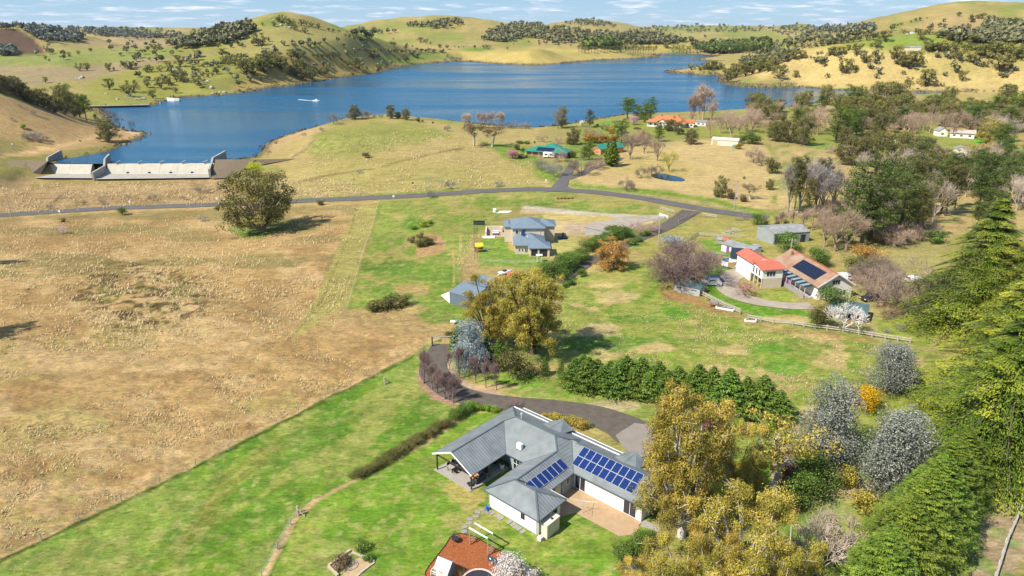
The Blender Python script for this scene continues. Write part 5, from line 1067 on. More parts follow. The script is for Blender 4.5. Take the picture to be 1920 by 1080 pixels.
# foreground gums
batch('gumbig', [(1276,1006,728,.82)], 'biggest foreground gum with golden leaves hiding the house end', leaf=L_GOLD, var=0, rot=.4)
batch('gumbig', [(1372,950,782,.72)], 'golden gum just right of the biggest foreground gum', leaf=L_GOLD, var=1, rot=2.4)
batch('gumbig', [(1386,1135,925,1.0)], 'golden gum at the bottom edge near the green trampoline', leaf=L_GOLD, var=2, rot=1)
batch('gumbig', [(1262,1190,1020,.95),(1345,1210,1035,.95),(1200,1170,1052,.9),(1318,1150,985,.75),(1442,1165,975,.8)], 'gum crown rising from below the bottom edge', leaf=L_GOLD, var=1)
batch('gumslim', [(1212,968,905,1.3)], 'brown leaved gum sapling at the end wall of the house', leaf=L_GUM)
batch('bushfine', [(1165,1056,1020,1.1),(1182,1044,1010,1.1),(1200,1032,1000,1.1),(1213,1018,992,1)], 'dark green shrub of the bed below the courtyard', name='shrub', cat='shrub')
batch('bush', [(1180,1064,1052,1.5),(1205,1046,1034,1.5),(1228,1025,1005,1.4)], 'silvery low shrub beside the dark green bed', name='shrub', cat='shrub', leaf=L_SILV)
batch('bushfine', [(958,1092,1042,1.15)], 'white blossom tree beside the basketball hoop', name='blossom_tree', leaf=L_WHITE)
batch('bush', [(988,1090,1066,1.2),(1000,1086,1074)], 'small white flowering shrub near the blossom tree', name='shrub', cat='shrub', leaf=L_WHITE)
batch('bush', [(640,1062,1045,1.6),(650,1052,1040,1.2)], 'dark bush on the left side of the stone fire pit', name='shrub', cat='shrub', leaf=L_BROWN)
batch('bush', [(678,1032,1015,1.4),(686,1048,1038,1.3),(694,1052,1040,1.2)], 'green bush at the top corner of the stone fire pit', name='shrub', cat='shrub', leaf=L_LAUREL)

# fill of the tangled wood on the right: trees nothing tells apart
def wood(kind, poly, n, hpx, seed, label, **kw):
    q = scatter_poly([(poly,)], n, seed); q = q[:n]; q = q[np.argsort(q[:, 0])]; P = ground(q[:, 0], q[:, 1]); rg = random.Random(seed)
    for k in range(len(q)):
        sc = .55 + (q[k, 1] - 180) / 260 * .75; plant(kind, q[k], q[k, 1] - rg.uniform(*hpx) * sc, pt=P[k], label=('rightmost' if k == len(q) - 1 else ORD[k] if k < 20 else f'{k + 1}th from left') + ' ' + label, group=label, w=kw.get('w', 1.1), **{a: b for a, b in kw.items() if a != 'w'})
wood('bare', [(1290,225),(1400,215),(1700,225),(1920,230),(1920,262),(1840,262),(1740,262),(1600,262),(1420,258),(1330,250)], 34, (40, 60), 21, 'buff leafless tree of the tangled belt below the inlet', name='bare_tree', bark=B_BUFF)
wood('gum', [(1400,212),(1560,205),(1920,212),(1920,245),(1700,240),(1500,240)], 34, (44, 66), 22, 'olive gum of the tangled belt below the inlet', leaf=L_GUM, w=1.0)
wood('gum', [(1560,262),(1740,265),(1770,285),(1700,300),(1600,285)], 7, (34, 46), 23, 'dark olive tree behind the middle wood', leaf=L_DOLIVE)
wood('barewide', [(1560,395),(1700,380),(1760,420),(1740,470),(1600,462),(1540,440)], 16, (22, 34), 24, 'brown leafless undergrowth of the middle wood', name='shrub', cat='shrub', bark=B_BUFF, w=1.3)
wood('pine', [(1600,380),(1760,340),(1880,360),(1900,420),(1780,440),(1680,450)], 10, (70, 105), 25, 'dark pine of the middle wood behind the cedars', name='pine_tree', w=.85)
wood('pine', [(1460,210),(1560,200),(1900,215),(1900,250),(1600,256),(1470,245)], 16, (50, 74), 28, 'dark pine of the tangled belt below the inlet', name='pine_tree', leaf=L_CYPD, w=1.3)
wood('gum', [(1590,300),(1700,290),(1800,300),(1900,300),(1900,360),(1700,360),(1600,340)], 7, (50, 74), 29, 'olive tree of the middle wood behind the open pines', leaf=L_DOLIVE)
wood('bush', [(1540,430),(1720,400),(1800,420),(1740,470),(1580,460)], 12, (10, 18), 26, 'low green scrub bush of the middle wood', name='shrub', cat='shrub', leaf=L_LAUREL, w=1.3)
wood('bare', [(1800,300),(1920,320),(1920,380),(1820,360)], 6, (50, 70), 27, 'grey leafless tree at the far right behind the cedars', name='bare_tree', bark=B_TWIGW)
wood('bare', [(1560,330),(1700,320),(1800,340),(1800,420),(1700,440),(1580,400)], 11, (50, 75), 30, 'pale grey leafless tree standing among the dark pines', name='bare_tree', bark=B_TWIGW, w=.9)
wood('pine', [(1780,290),(1930,270),(1930,400),(1860,390),(1780,350)], 9, (60, 95), 31, 'dark green conifer at the right edge behind the pointed cedar', name='pine_tree', leaf=L_CYPD, w=1.05, var=2)
wood('gum', [(1840,235),(1930,235),(1930,290),(1860,290)], 5, (44, 60), 32, 'rounded olive gum right of the white cottages', leaf=L_GUM)
# ------------------------------------------------------------------ woods on the far hills, and grass tufts: too many to count
def blob_trees(name, polys, n, hrange, seed, mat, label, nv=5, trunk=True):
    q = scatter_poly(polys, n, seed); P = []
    for i in range(0, len(q), 600): P.append(ground(q[i:i + 600, 0], q[i:i + 600, 1]))
    P = np.concatenate(P); P = P[(P[:, 2] > LAKE + .8) & (np.hypot(P[:, 0], P[:, 1]) < 11500)]; rng = np.random.default_rng(seed + 1); n = len(P)
    h = rng.uniform(*hrange, n); per = 26
    d = rng.normal(0, 1, (n, per, 3)); d /= np.linalg.norm(d, axis=2)[:, :, None]; d[:, :, 2] = d[:, :, 2] * .8
    c = P[:, None] + np.array([0, 0, .58]) * h[:, None, None] + d * (np.array([.46, .46, .40]) * h[:, None, None]) * rng.uniform(.5, 1.05, (n, per, 1))
    lv, lf = leaf_quads(c.reshape(-1, 3), d.reshape(-1, 3), np.repeat(h * .20, per), rng, .75, .5)
    ti = np.repeat(np.clip(.45 + .2 * d[:, :, 2] + rng.normal(0, .12, (n, 1)) + rng.normal(0, .12, (n, per)), 0, 1).ravel(), 4)  # crown tops tinted lighter, sunlight put into the leaf colour
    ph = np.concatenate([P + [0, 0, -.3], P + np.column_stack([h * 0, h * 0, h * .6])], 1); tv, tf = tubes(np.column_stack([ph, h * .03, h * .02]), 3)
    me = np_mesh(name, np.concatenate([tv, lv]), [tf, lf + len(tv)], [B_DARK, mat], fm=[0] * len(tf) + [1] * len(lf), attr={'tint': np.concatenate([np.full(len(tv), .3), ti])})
    setp(link(name, me), label, kind='stuff')
L_WOOD = leafmat('wood_leaves', (.06,.068,.036), (.17,.17,.085), (.29,.28,.14), .15, 0)
L_WOODB = leafmat('far_wood_leaves', (.06,.074,.062), (.14,.155,.125), (.22,.235,.18), .1, 0)
blob_trees('woodland', [([(312,90),(360,72),(420,54),(470,45),(478,58),(455,74),(420,84),(350,92)], 1.6)], 190, (8, 13), 1, L_WOOD, 'dark gum wood on the left shoulder of the domed hill')
blob_trees('woodland', [([(760,50),(820,42),(862,40),(870,52),(800,54)],1),([(905,78),(930,52),(965,48),(985,62),(960,80)],1.5),([(690,58),(742,62),(700,66),(700,74),(660,66)],.8),([(960,46),(1000,40),(1030,52),(1140,64),(1200,72),(1120,86),(1080,80),(1040,84),(1000,72),(960,72)],1),([(1120,70),(1200,62),(1240,66),(1300,78),(1240,84),(1120,82)],1.6),
  ([(1060,42),(1110,36),(1160,48),(1150,52),(1060,46)],2),([(1200,50),(1290,47),(1420,50),(1500,52),(1420,60),(1330,62),(1200,58)],.9),([(1290,84),(1360,80),(1440,78),(1430,92),(1330,90)],1.5)], 1250, (9, 16), 2, L_WOOD, 'olive woods scattered over the hills beyond the lake')
blob_trees('woodland', [([(0,50),(120,52),(260,54),(340,58),(340,72),(230,72),(100,60),(0,56)],1),([(46,60),(110,62),(158,72),(150,80),(84,80)],1.6),([(120,52),(210,55),(300,68),(340,72),(260,75),(180,68)],1.2),([(0,94),(32,95),(30,106),(0,107)],1.2),([(1440,60),(1490,46),(1540,50),(1580,62),(1480,68)],1.1),([(1560,55),(1640,52),(1640,60),(1570,66)],.8)], 820, (7, 12), 3, L_WOODB, 'blue grey woods along the far left skyline')
blob_trees('woodland', [([(1800,75),(1840,58),(1930,52),(1930,80),(1860,88)],1.3),([(1760,68),(1800,62),(1840,72),(1800,84)],1),([(1840,45),(1930,40),(1930,55),(1850,58)],.6),([(1440,84),(1520,70),(1560,72),(1480,92),(1440,98)],.8),([(1380,120),(1440,98),(1500,100),(1470,118),(1400,136)],.6),([(1470,74),(1560,58),(1640,62),(1560,84)],.6)], 480, (7, 12), 4, L_WOOD, 'dark wood on the upper slopes of the right hill')
blob_trees('woodland', [([(1300,92),(1440,80),(1440,98),(1330,104)],1.5),([(1100,82),(1162,80),(1170,90),(1130,94),(1090,92)],1.4)], 330, (15, 22), 5, L_PINE, 'dark pine plantation behind the far end of the lake')
blob_trees('paddock_trees', [([(200,75),(400,90),(520,70),(700,80),(860,90),(700,130),(400,170),(240,150)],1),([(860,60),(1300,60),(1400,80),(1180,98),(900,84)],1.3),([(1500,100),(1900,90),(1920,150),(1520,150)],.5),([(1620,64),(1780,40),(1900,60),(1700,80)],.8),([(60,75),(300,78),(340,95),(60,118)],.5)], 300, (5, 10), 6, L_WOOD, 'small scattered trees dotted over the far grass hills')
def reeds():
    rng = np.random.default_rng(12); P = []
    for a, b in zip(LK, np.roll(LK, -1, 0)):
        L_ = np.hypot(*(b - a)); m_ = (a + b) / 2
        if L_ > 260 or np.hypot(*m_) < 330: continue
        t = rng.random(int(L_ / 2.2) + 1)[:, None]; nrm = np.array([b[1] - a[1], a[0] - b[0]]) / (L_ + 1e-6); P.append(a + (b - a) * t + nrm * rng.uniform(-3.5, 1.5, (len(t), 1)) * (1 + np.hypot(*m_) / 500))
    P = np.concatenate(P); n = len(P); z = np.maximum(terrain(P[:, 0], P[:, 1]), LAKE); qx, qy = topix(P[:, 0], P[:, 1], z); k = (z < LAKE + 3) & ~((qy > 296) & (qx > 90) & (qx < 440)); P = P[k]; z = z[k]; n = len(P); per = 9
    h = rng.uniform(.9, 2.2, n) * np.clip(np.hypot(P[:, 0], P[:, 1]) / 800, .5, 1); h *= 1 + (rng.random(n) < .12) * .9; d = rng.normal(0, 1, (n, per, 3)); d[:, :, 2] = np.abs(d[:, :, 2]); d /= np.linalg.norm(d, axis=2)[:, :, None]
    c = np.column_stack([P, z])[:, None] + d * h[:, None, None] * [.9, .9, .6]; lv, lf = leaf_quads(c.reshape(-1, 3), d.reshape(-1, 3), np.repeat(h * .38, per), rng, .6, .6)
    setp(link('reeds', np_mesh('reeds', lv, lf, [leafmat('reed_brown', (.06,.045,.025), (.20,.15,.085), (.34,.26,.16), .15, 0)], attr={'tint': np.repeat(rng.random(n * per), 4)})), 'brown reeds and rank scrub round the lake margin', kind='stuff')
reeds()
def tufts(name, polys, n, hrange, wid, seed, mat, label):
    rng0 = np.random.default_rng(seed + 77); q = scatter_poly(polys, n, seed); q = q[fbm(q[:, 0] / 30, q[:, 1] / 14, 300 + seed, 3) > .30 + .3 * rng0.random(len(q))]
    a, b, c = rays(q[:, 0], q[:, 1]); t = -CH / c; X, Y = a * t, b * t
    for _ in range(3):
        Z = terrain(X, Y); t = (Z - CH) / c; X, Y = a * t, b * t
    rng = np.random.default_rng(seed + 9); n = len(X); h = (rng.uniform(*hrange, n) * np.clip(np.hypot(X, Y) / 150, .45, 1.3))[:, None]; P = np.column_stack([X, Y, Z - .05])
    az = rng.uniform(0, pi, n); s = np.column_stack([np.cos(az), np.sin(az), 0 * az]) * h * wid * rng.uniform(.7, 1.4, (n, 1)); ln = rng.normal(0, .35, (n, 3)) * h; ln[:, 2] = 0; ln += np.array([.25, .12, 0]) * h
    tl = np.column_stack([-np.sin(az), np.cos(az), 0 * az]) * h * rng.uniform(.8, 1.6, (n, 1)); tl *= np.sign(tl[:, :1] * .84 + tl[:, 1:2] * .54)
    up = np.column_stack([0 * az, 0 * az, h[:, 0]]) + tl
    s = s * .22; up = up * 1.5
    V = np.stack([P - s, P + s, P + up * .6 + s * .9, P + up], 1).reshape(-1, 3)
    me = np_mesh(name, V, np.arange(n * 4).reshape(n, 4), [mat], attr={'tint': np.repeat(np.clip(rng.normal(.5, .25, n), 0, 1), 4)})
    setp(link(name, me), label, kind='stuff')
L_STRAW = leafmat('straw_blades', (.30,.21,.10), (.48,.36,.19), (.66,.53,.32), .3, 0)
L_SHOOT = leafmat('green_blades', (.10,.18,.03), (.19,.27,.05), (.32,.36,.11), .3, 0)
tufts('dry_grass', [([(0,420),(430,400),(700,385),(640,590),(820,620),(690,700),(555,768),(300,900),(0,1040)],1)], 60000, (.12, .30), 1.3, 1, L_STRAW, 'tussocks of dry straw grass in the big paddock')
tufts('dry_grass', [([(1000,620),(1080,520),(1240,560),(1400,605),(1700,660),(1590,790),(1480,740),(1300,690),(1080,660)],1),([(1440,300),(1700,330),(1700,420),(1500,400)],.3),([(640,585),(850,600),(820,636),(700,625)],1),([(860,440),(905,430),(895,520),(855,560)],1)], 16000, (.12, .28), 1.3, 2, L_STRAW, 'straw tussocks in the sloping horse paddock')
tufts('lawn_grass', [([(0,1060),(300,915),(560,780),(780,670),(850,775),(660,900),(560,965),(480,1080),(0,1080)],1),([(570,970),(660,910),(860,800),(830,880),(900,960),(850,1010),(780,1075),(700,1075),(600,1030),(510,1075)],.8)], 30000, (.05, .14), 1.4, 3, L_SHOOT, 'short green grass tufts of the front field')
tufts('dry_grass', [([(0,345),(430,340),(640,335),(690,365),(430,382),(0,402)],1),([(560,260),(700,235),(860,250),(1000,270),(1000,345),(700,365),(560,370)],.5)], 14000, (.2, .45), 1.4, 4, L_STRAW, 'rank dry grass on the valley floor')
# ------------------------------------------------------------------ mesh building
class MB:
    def __init__(s): s.v = []; s.f = []; s.uv = []
    def face(s, pts, uv=None):
        i = len(s.v); s.v += [tuple(float(c) for c in p) for p in pts]; s.f.append(list(range(i, i + len(pts)))); s.uv += (uv or [(0, 0)] * len(pts)); return s
    def box(s, x0, x1, y0, y1, z0, z1):
        p = [(x0,y0,z0),(x1,y0,z0),(x1,y1,z0),(x0,y1,z0),(x0,y0,z1),(x1,y0,z1),(x1,y1,z1),(x0,y1,z1)]
        for f in ((3,2,1,0),(4,5,6,7),(0,1,5,4),(1,2,6,5),(2,3,7,6),(3,0,4,7)): s.face([p[i] for i in f])
        return s
    def bar(s, a, b, w, h=None, n=4, w1=None):
        """round or square bar from a to b"""
        a = np.array(a, float); b = np.array(b, float); V, F = tubes([[*a, *b, w, w if w1 is None else w1]], n)
        for f in F: s.face([V[k] for k in f])
        s.face([V[k] for k in range(n)][::-1]); s.face([V[n + k] for k in range(n)]); return s
    def beam(s, a, b, w, h):
        """rectangular beam lying from a to b, w wide across, h tall"""
        a = np.array(a, float); b = np.array(b, float); d = b - a; d /= np.linalg.norm(d)
        sd = np.cross(d, [0, 0, 1.]) if abs(d[2]) < .95 else np.array([1., 0, 0]); sd /= np.linalg.norm(sd); up = np.cross(sd, d)
        q = [p + sd * i * w / 2 + up * j * h / 2 for p in (a, b) for i, j in ((-1,-1),(1,-1),(1,1),(-1,1))]
        for f in ((0,1,2,3),(7,6,5,4),(0,4,5,1),(1,5,6,2),(2,6,7,3),(3,7,4,0)): s.face([q[i] for i in f])
        return s
    def cyl(s, x, y, z0, z1, r, r1=None, n=16, cap=True):
        r1 = r if r1 is None else r1; a = [2 * pi * k / n for k in range(n)]
        lo = [(x + r * cos(t), y + r * sin(t), z0) for t in a]; hi = [(x + r1 * cos(t), y + r1 * sin(t), z1) for t in a]
        for k in range(n): s.face([lo[k], lo[(k + 1) % n], hi[(k + 1) % n], hi[k]])
        if cap: s.face(lo[::-1]); s.face(hi)
        return s
    def prism(s, pts, z0, z1):
        """vertical prism over a polygon listed anticlockwise"""
        n = len(pts); lo = [(*p, z0) for p in pts]; hi = [(*p, z1) for p in pts]
        for k in range(n): s.face([lo[k], lo[(k + 1) % n], hi[(k + 1) % n], hi[k]])
        s.face(lo[::-1]); s.face(hi); return s
    def slab(s, pts, th):
        """a sloping sheet with thickness th downwards; uv runs along the eave in metres"""
        P = [np.array(p, float) for p in pts]; n = np.cross(P[1] - P[0], P[2] - P[0]); n /= np.linalg.norm(n)
        if n[2] < 0: P = P[::-1]; n = -n
        hz = np.cross([0, 0, 1.], n); hz = hz / (np.linalg.norm(hz) + 1e-9) if np.linalg.norm(hz) > 1e-6 else np.array([1., 0, 0]); dn = np.cross(n, hz)
        uv = [(p @ hz, p @ dn) for p in P]; s.face(P, uv); lo = [p - [0, 0, th] for p in P]; s.face(lo[::-1])
        for k in range(len(P)): s.face([lo[k], lo[(k + 1) % len(P)], P[(k + 1) % len(P)], P[k]])
        return s
    def mesh(s, name, mat, smooth=False):
        me = bpy.data.meshes.new(name); me.from_pydata(s.v, [], s.f); l = me.uv_layers.new(name='UVMap'); l.data.foreach_set('uv', np.array(s.uv, np.float32).ravel())
        me.materials.append(mat)
        if smooth: me.polygons.foreach_set('use_smooth', [True] * len(me.polygons))
        me.update(); return me
    def obj(s, name, mat, parent=None, loc=None, rotz=None, label=None, smooth=False):
        o = link(name, s.mesh(name, mat, smooth), parent, loc, rotz)
        if label: o['label'] = label
        return o
def thing(name, label, cat, loc, rotz=0, group=None):
    o = link(name, None, loc=loc, rotz=rotz); o.empty_display_size = .2; return setp(o, label, cat, group)
def roofmat(name, c, pitch=.2, rough=.45, dirt=.1, strength=.5, metal=.0):
    """corrugated sheet: fine relief runs down the slope"""
    m, N, L, P = new_mat(name); P.inputs['Roughness'].default_value = rough; P.inputs['Metallic'].default_value = metal; P.inputs['Specular IOR Level'].default_value = .4
    uv = node(N, 'UVMap'); mp = node(N, 'Mapping'); mp.inputs['Scale'].default_value = (1, .0001, 1); L.new(uv.outputs[0], mp.inputs[0])
    wv = node(N, 'TexWave', wave_type='BANDS'); wv.bands_direction = 'X'; wv.inputs['Scale'].default_value = .5 / pitch * .63
    L.new(mp.outputs[0], wv.inputs['Vector'])
    tc = node(N, 'TexCoord'); nz = node(N, 'TexNoise', Scale=.7, Detail=5.0); L.new(tc.outputs['Object'], nz.inputs['Vector'])
    mr = node(N, 'MapRange'); mr.inputs['From Min'].default_value = .3; mr.inputs['From Max'].default_value = .7; mr.inputs['To Min'].default_value = 1 - dirt; mr.inputs['To Max'].default_value = 1 + dirt * .7; L.new(nz.outputs['Fac'], mr.inputs['Value'])
    hs = node(N, 'HueSaturation'); hs.inputs['Color'].default_value = (*[float(v) for v in c], 1); L.new(mr.outputs[0], hs.inputs['Value']); L.new(hs.outputs[0], P.inputs['Base Color'])
    bp = node(N, 'Bump'); bp.inputs['Strength'].default_value = strength; bp.inputs['Distance'].default_value = .03; L.new(wv.outputs['Fac'], bp.inputs['Height']); L.new(bp.outputs[0], P.inputs['Normal'])
    return m
def glass(name, c=(.03, .035, .045), rough=.08):
    m, N, L, P = new_mat(name); P.inputs['Base Color'].default_value = (*c, 1); P.inputs['Roughness'].default_value = rough; P.inputs['Specular IOR Level'].default_value = .6; return m
def solar_mat():
    m, N, L, P = new_mat('solar_cells'); P.inputs['Roughness'].default_value = .18; P.inputs['Specular IOR Level'].default_value = .35
    uv = node(N, 'UVMap'); br = node(N, 'TexBrick'); br.offset = 0; br.inputs['Scale'].default_value = 1; br.inputs['Brick Width'].default_value = .165; br.inputs['Row Height'].default_value = .165
    br.inputs['Mortar Size'].default_value = .006; br.inputs['Color1'].default_value = (.004, .020, .105, 1); br.inputs['Color2'].default_value = (.005, .024, .125, 1); br.inputs['Mortar'].default_value = (.02, .045, .14, 1)
    L.new(uv.outputs[0], br.inputs['Vector']); L.new(br.outputs[0], P.inputs['Base Color']); return m
M_ROOF = roofmat('grey_roof_steel', S(146,153,155), .45, .42, .2, 1.0); M_TRIM = simple('grey_trim', S(112,122,128), .5, .05, 2); M_WHITE = simple('white_paint', (.74,.73,.70), .6, .04, .7)
M_WALL = simple('white_cladding', (.76,.74,.70), .75, .05, .5); M_CREAM = simple('cream_paint', (.58,.53,.43), .7, .06, .6); M_GLASS = glass('window_glass'); M_SOLAR = solar_mat(); M_ALU = simple('aluminium', (.62,.63,.65), .35, .05, 3, metal=.3)
M_PAVE = simple('patio_concrete', S(186,180,172), .85, .08, .8); M_WOOD = simple('red_brown_timber', (.20,.085,.04), .6, .25, 3); M_DKWOOD = simple('dark_timber', (.055,.035,.03), .6, .2, 3); M_DARK = simple('dark_paint', (.03,.033,.04), .5, .1, 2)
M_DECK = simple('grey_weathered_wood', (.34,.31,.28), .85, .25, 3, bump=.3); M_BRICKPAVE = simple('tan_brick_paving', S(204,172,136), .9, .12, 1.2, bump=.3); M_MULCH = simple('orange_bark_chips', S(172,100,58), .95, .45, 5, bump=1, bscale=9)
def ubox(parent, name, mat, x0, x1, y0, y1, z0, z1, label=None): return MB().box(x0, x1, y0, y1, z0, z1).obj(name, mat, parent, label=label)
def window(parent, x, y, ax, w, z0, z1, n=1, side=-1, rows=1, name='window', mat=None, gl=None, d=.05):
    """a window whose frame stands on a wall; ax 'u': wall runs along u and faces v*side; 'v': wall runs along v and faces u*side"""
    fr = MB(); t = .06
    def bx(a0, a1, b0, b1, o0, o1):
        lo, hi = sorted((y + side * o0, y + side * o1)) if ax == 'u' else sorted((x + side * o0, x + side * o1))
        if ax == 'u': fr.box(x + a0, x + a1, lo, hi, b0, b1)
        else: fr.box(lo, hi, y + a0, y + a1, b0, b1)
    bx(0, w, z0, z0 + t, .003, d); bx(0, w, z1 - t, z1, .003, d)
    for k in range(n + 1): a = (w - t) * k / n; bx(a, a + t, z0 + t, z1 - t, .003, d)
    for k in range(1, rows): zz = z0 + (z1 - z0) * k / rows; bx(t, w - t, zz - t / 2, zz + t / 2, .003, d - .005)
    f = fr.obj(name, mat or M_WHITE, parent)
    for k in range(n):
        g = MB(); a0 = (w - t) * k / n + t; a1 = (w - t) * (k + 1) / n; lo, hi = sorted((side * .002, side * .02))
        if ax == 'u': g.box(x + a0, x + a1, y + lo, y + hi, z0 + t, z1 - t)
        else: g.box(x + lo, x + hi, y + a0, y + a1, z0 + t, z1 - t)
        g.obj('pane', gl or M_GLASS, f)
    return f
def panels(parent, p0, du, dv, nu, nv, w, h, gap=.04, mat=None, name='solar_panel', skip=()):
    """rows of solar panels: p0 corner, du / dv unit vectors on the roof plane"""
    du = np.array(du, float); dv = np.array(dv, float); n = np.cross(du, dv); n /= np.linalg.norm(n); n = n if n[2] > 0 else -n
    fr = MB(); V = lambda a, b, c: tuple(du * a + dv * b + n * c)
    def brick(mb, a0, a1, b0, b1, c0, c1, uv=False):
        q = [V(a, b, c) for c in (c0, c1) for a, b in ((a0, b0), (a1, b0), (a1, b1), (a0, b1))]
        for f in ((3,2,1,0),(0,1,5,4),(1,2,6,5),(2,3,7,6),(3,0,4,7)): mb.face([q[i] for i in f])
        mb.face([q[i] for i in (4, 5, 6, 7)], [(a0, b0), (a1, b0), (a1, b1), (a0, b1)])
    me_c = MB(); brick(me_c, .03, w - .03, .03, h - .03, .030, .047); mc = me_c.mesh('cells', mat or M_SOLAR)
    brick(fr, 0, w, 0, h, 0, .04); mf = fr.mesh(name, M_ALU if mat is None else M_DARK)
    for j in range(nv):
        for i in range(nu):
            if (i, j) in skip: continue
            q = np.array(p0) + du * i * (w + gap) + dv * j * (h + gap) + n * .07
            o = link(name, mf, parent, q); link('cells', mc, o)
# ------------------------------------------------------------------ the near house
HO = G1(906.7, 917.8); HA = R(-41.6)
def build_house():
    H = thing('house', 'long white house with grey hip roofs, blue solar panels and an open gabled patio', 'house', (-3.643, 72.556, 0.0), HA)
    E, K = 2.7, .5
    def rf(name, polys, th=.10, mat=None):
        m = MB()
        for p in polys: m.slab(p, th)
        return m.obj(name, mat or M_ROOF, H)
    z = lambda d: E + K * d
    # main body: eaves u -10.8..6.5, v 7.8..17.86, ridge v 12.83; patio gable u -10.8..-3.2
    zr = z(5.03); vr = 12.83; uc = -7.0; zc = z(3.8); vc = 7.8 + 3.8
    rf('main_roof', [[(-10.8,1.0,E),(-10.8,17.86,E),(-5.77,vr,zr),(uc,vc,zc),(uc,1.0,zc)],
        [(uc,1.0,zc),(uc,vc,zc),(-3.2,7.8,E),(-3.2,1.0,E)],
        [(uc,vc,zc),(-5.77,vr,zr),(1.47,vr,zr),(3.25,11.05,z(3.25)),(0,7.8,E),(-3.2,7.8,E)],
        [(-10.8,17.86,E),(2.6,17.86,E),(2.6+2.0,14.18+.0,z(3.68)),(3.0,14.5,z(3.36)),(1.47,vr,zr),(-5.77,vr,zr)]])
    rf('main_roof', [[(1.47,vr,zr),(3.0,14.4,z(3.5)),(3.4,14.18,z(3.68)),(6.5,10.5,z(0)+.02),(3.25,11.05,z(3.25))]], .08)
    # east wing ridge v 14.18
    ze = z(3.68)
    rf('east_roof', [[(6.5,10.5,E),(17.2,10.5,E),(17.2,14.18,ze),(3.2,14.18,ze)], [(2.4,17.86,E),(17.2,17.86,E),(17.2,14.18,ze),(3.0,14.18,ze)]])
    # middle wing, ridge u 3.25
    zw = z(3.25)
    rf('wing_roof', [[(0,0.0,E),(0,7.8,E),(3.25,11.05,zw),(3.25,2.95,zw-.003)], [(6.5,5.56,E),(6.5,10.5,E),(3.25,11.05,zw),(3.25,2.95,zw-.003)]])
    zb = z(2.78)
    rf('bedroom_roof', [[(0,0,E-.004),(9.1,0,E),(6.32,2.78,zb),(2.78,2.78,zb)], [(9.1,0,E),(9.1,5.56,E),(6.32,2.78,zb)], [(9.1,5.56,E),(5.4,5.56,E),(2.78,2.78,zb),(6.32,2.78,zb)]])
    # ridge and hip caps
    caps = MB()
    for a, b in [((uc,1.0,zc),(uc,vc,zc)),((-5.77,vr,zr),(1.47,vr,zr)),((-10.8,17.86,E),(-5.77,vr,zr)),((-5.77,vr,zr),(uc,vc,zc)),((1.47,vr,zr),(3.25,11.05,zw)),((3.25,11.05,zw),(3.25,2.95,zw)),((3.4,14.18,ze),(17.2,14.18,ze)),
                 ((6.32,2.78,zb),(2.78,2.78,zb)),((0,0,E),(3.0,2.9,zw-.1)),((9.1,0,E),(6.32,2.78,zb)),((9.1,5.56,E),(6.32,2.78,zb)),((1.47,vr,zr),(3.2,14.3,ze))]: caps.beam((a[0],a[1],a[2]+.03), (b[0],b[1],b[2]+.03), .22, .06)
    caps.obj('ridge_cap', M_TRIM, H)
    val = MB()
    for a, b in [((uc,vc,zc),(-3.2,7.8,E)),((0,7.8,E),(3.25,11.05,zw)),((6.5,10.5,E),(3.4,14.18,ze))]: val.beam((a[0],a[1],a[2]+.012), (b[0],b[1],b[2]+.012), .28, .02)
    val.obj('valley_gutter', M_TRIM, H)
    g = MB()
    for a, b in [((-10.8,1,E),(-10.8,17.86,E)),((-3.2,1,E),(-3.2,7.8,E)),((-3.2,7.8,E),(0,7.8,E)),((0,0,E),(0,7.8,E)),((0,0,E),(9.1,0,E)),((9.1,0,E),(9.1,5.56,E)),((9.1,5.56,E),(6.5,5.56,E)),((6.5,5.56,E),(6.5,10.5,E)),((6.5,10.5,E),(17.2,10.5,E))]:
        g.beam((a[0],a[1],a[2]-.06), (b[0],b[1],b[2]-.06), .12, .13)
    g.obj('gutter', M_TRIM, H)
    # white barge boards of the gables
    b = MB()
    for a, c in [((-10.85,.96,E-.02),(uc,.96,zc-.02)),((uc,.96,zc-.02),(-3.15,.96,E-.02)),((17.24,10.45,E-.02),(17.24,14.18,ze-.02)),((17.24,14.18,ze-.02),(17.24,17.9,E-.02))]: b.beam(a, c, .05, .22)
    b.beam((6.4,5.64,E-.02),(9.2,5.64,E-.02),.04,.14); b.obj('barge_board', M_WHITE, H)
    # rear veranda roof and white gutter line, two small rear gables
    rf('veranda_roof', [[(-9.6,17.95,E-.02),(17.0,17.95,E-.02),(17.0,19.0,E-.30),(-9.6,19.0,E-.30)]], .05)
    MB().beam((-10.6,17.93,E+.04),(17.2,17.93,E+.04),.12,.12).beam((-9.6,19.03,E-.3),(17.0,19.03,E-.3),.1,.1).obj('gutter', M_WHITE, H)
    for u0 in (-1.3, 11.2):
        zz = z(2.3); rf('gablet_roof', [[(u0-1.9,17.9+.5,E+.35),(u0,18.3,zz+.25),(u0,13.6,zz+.25),(u0-1.9,15.2,E+1.1)], [(u0+1.9,17.9+.5,E+.35),(u0,18.3,zz+.25),(u0,13.6,zz+.25),(u0+1.9,15.2,E+1.1)]], .07)
        MB().face([(u0-1.8,18.2,E+.2),(u0+1.8,18.2,E+.2),(u0,18.2,zz+.15)][::-1]).box(u0-1.8,u0+1.8,18.12,18.2,E-.2,E+.2).obj('gablet_wall', M_WHITE, H)
    for u in np.arange(-9.2, 17, 3.2): ubox(H, 'veranda_post', M_WHITE, u, u+.12, 18.75, 18.87, 0, E-.35)
    # walls
    def wall(pts, h=E-.08, nm='wall', mat=None): return MB().prism(pts, 0, h).obj(nm, mat or M_WALL, H)
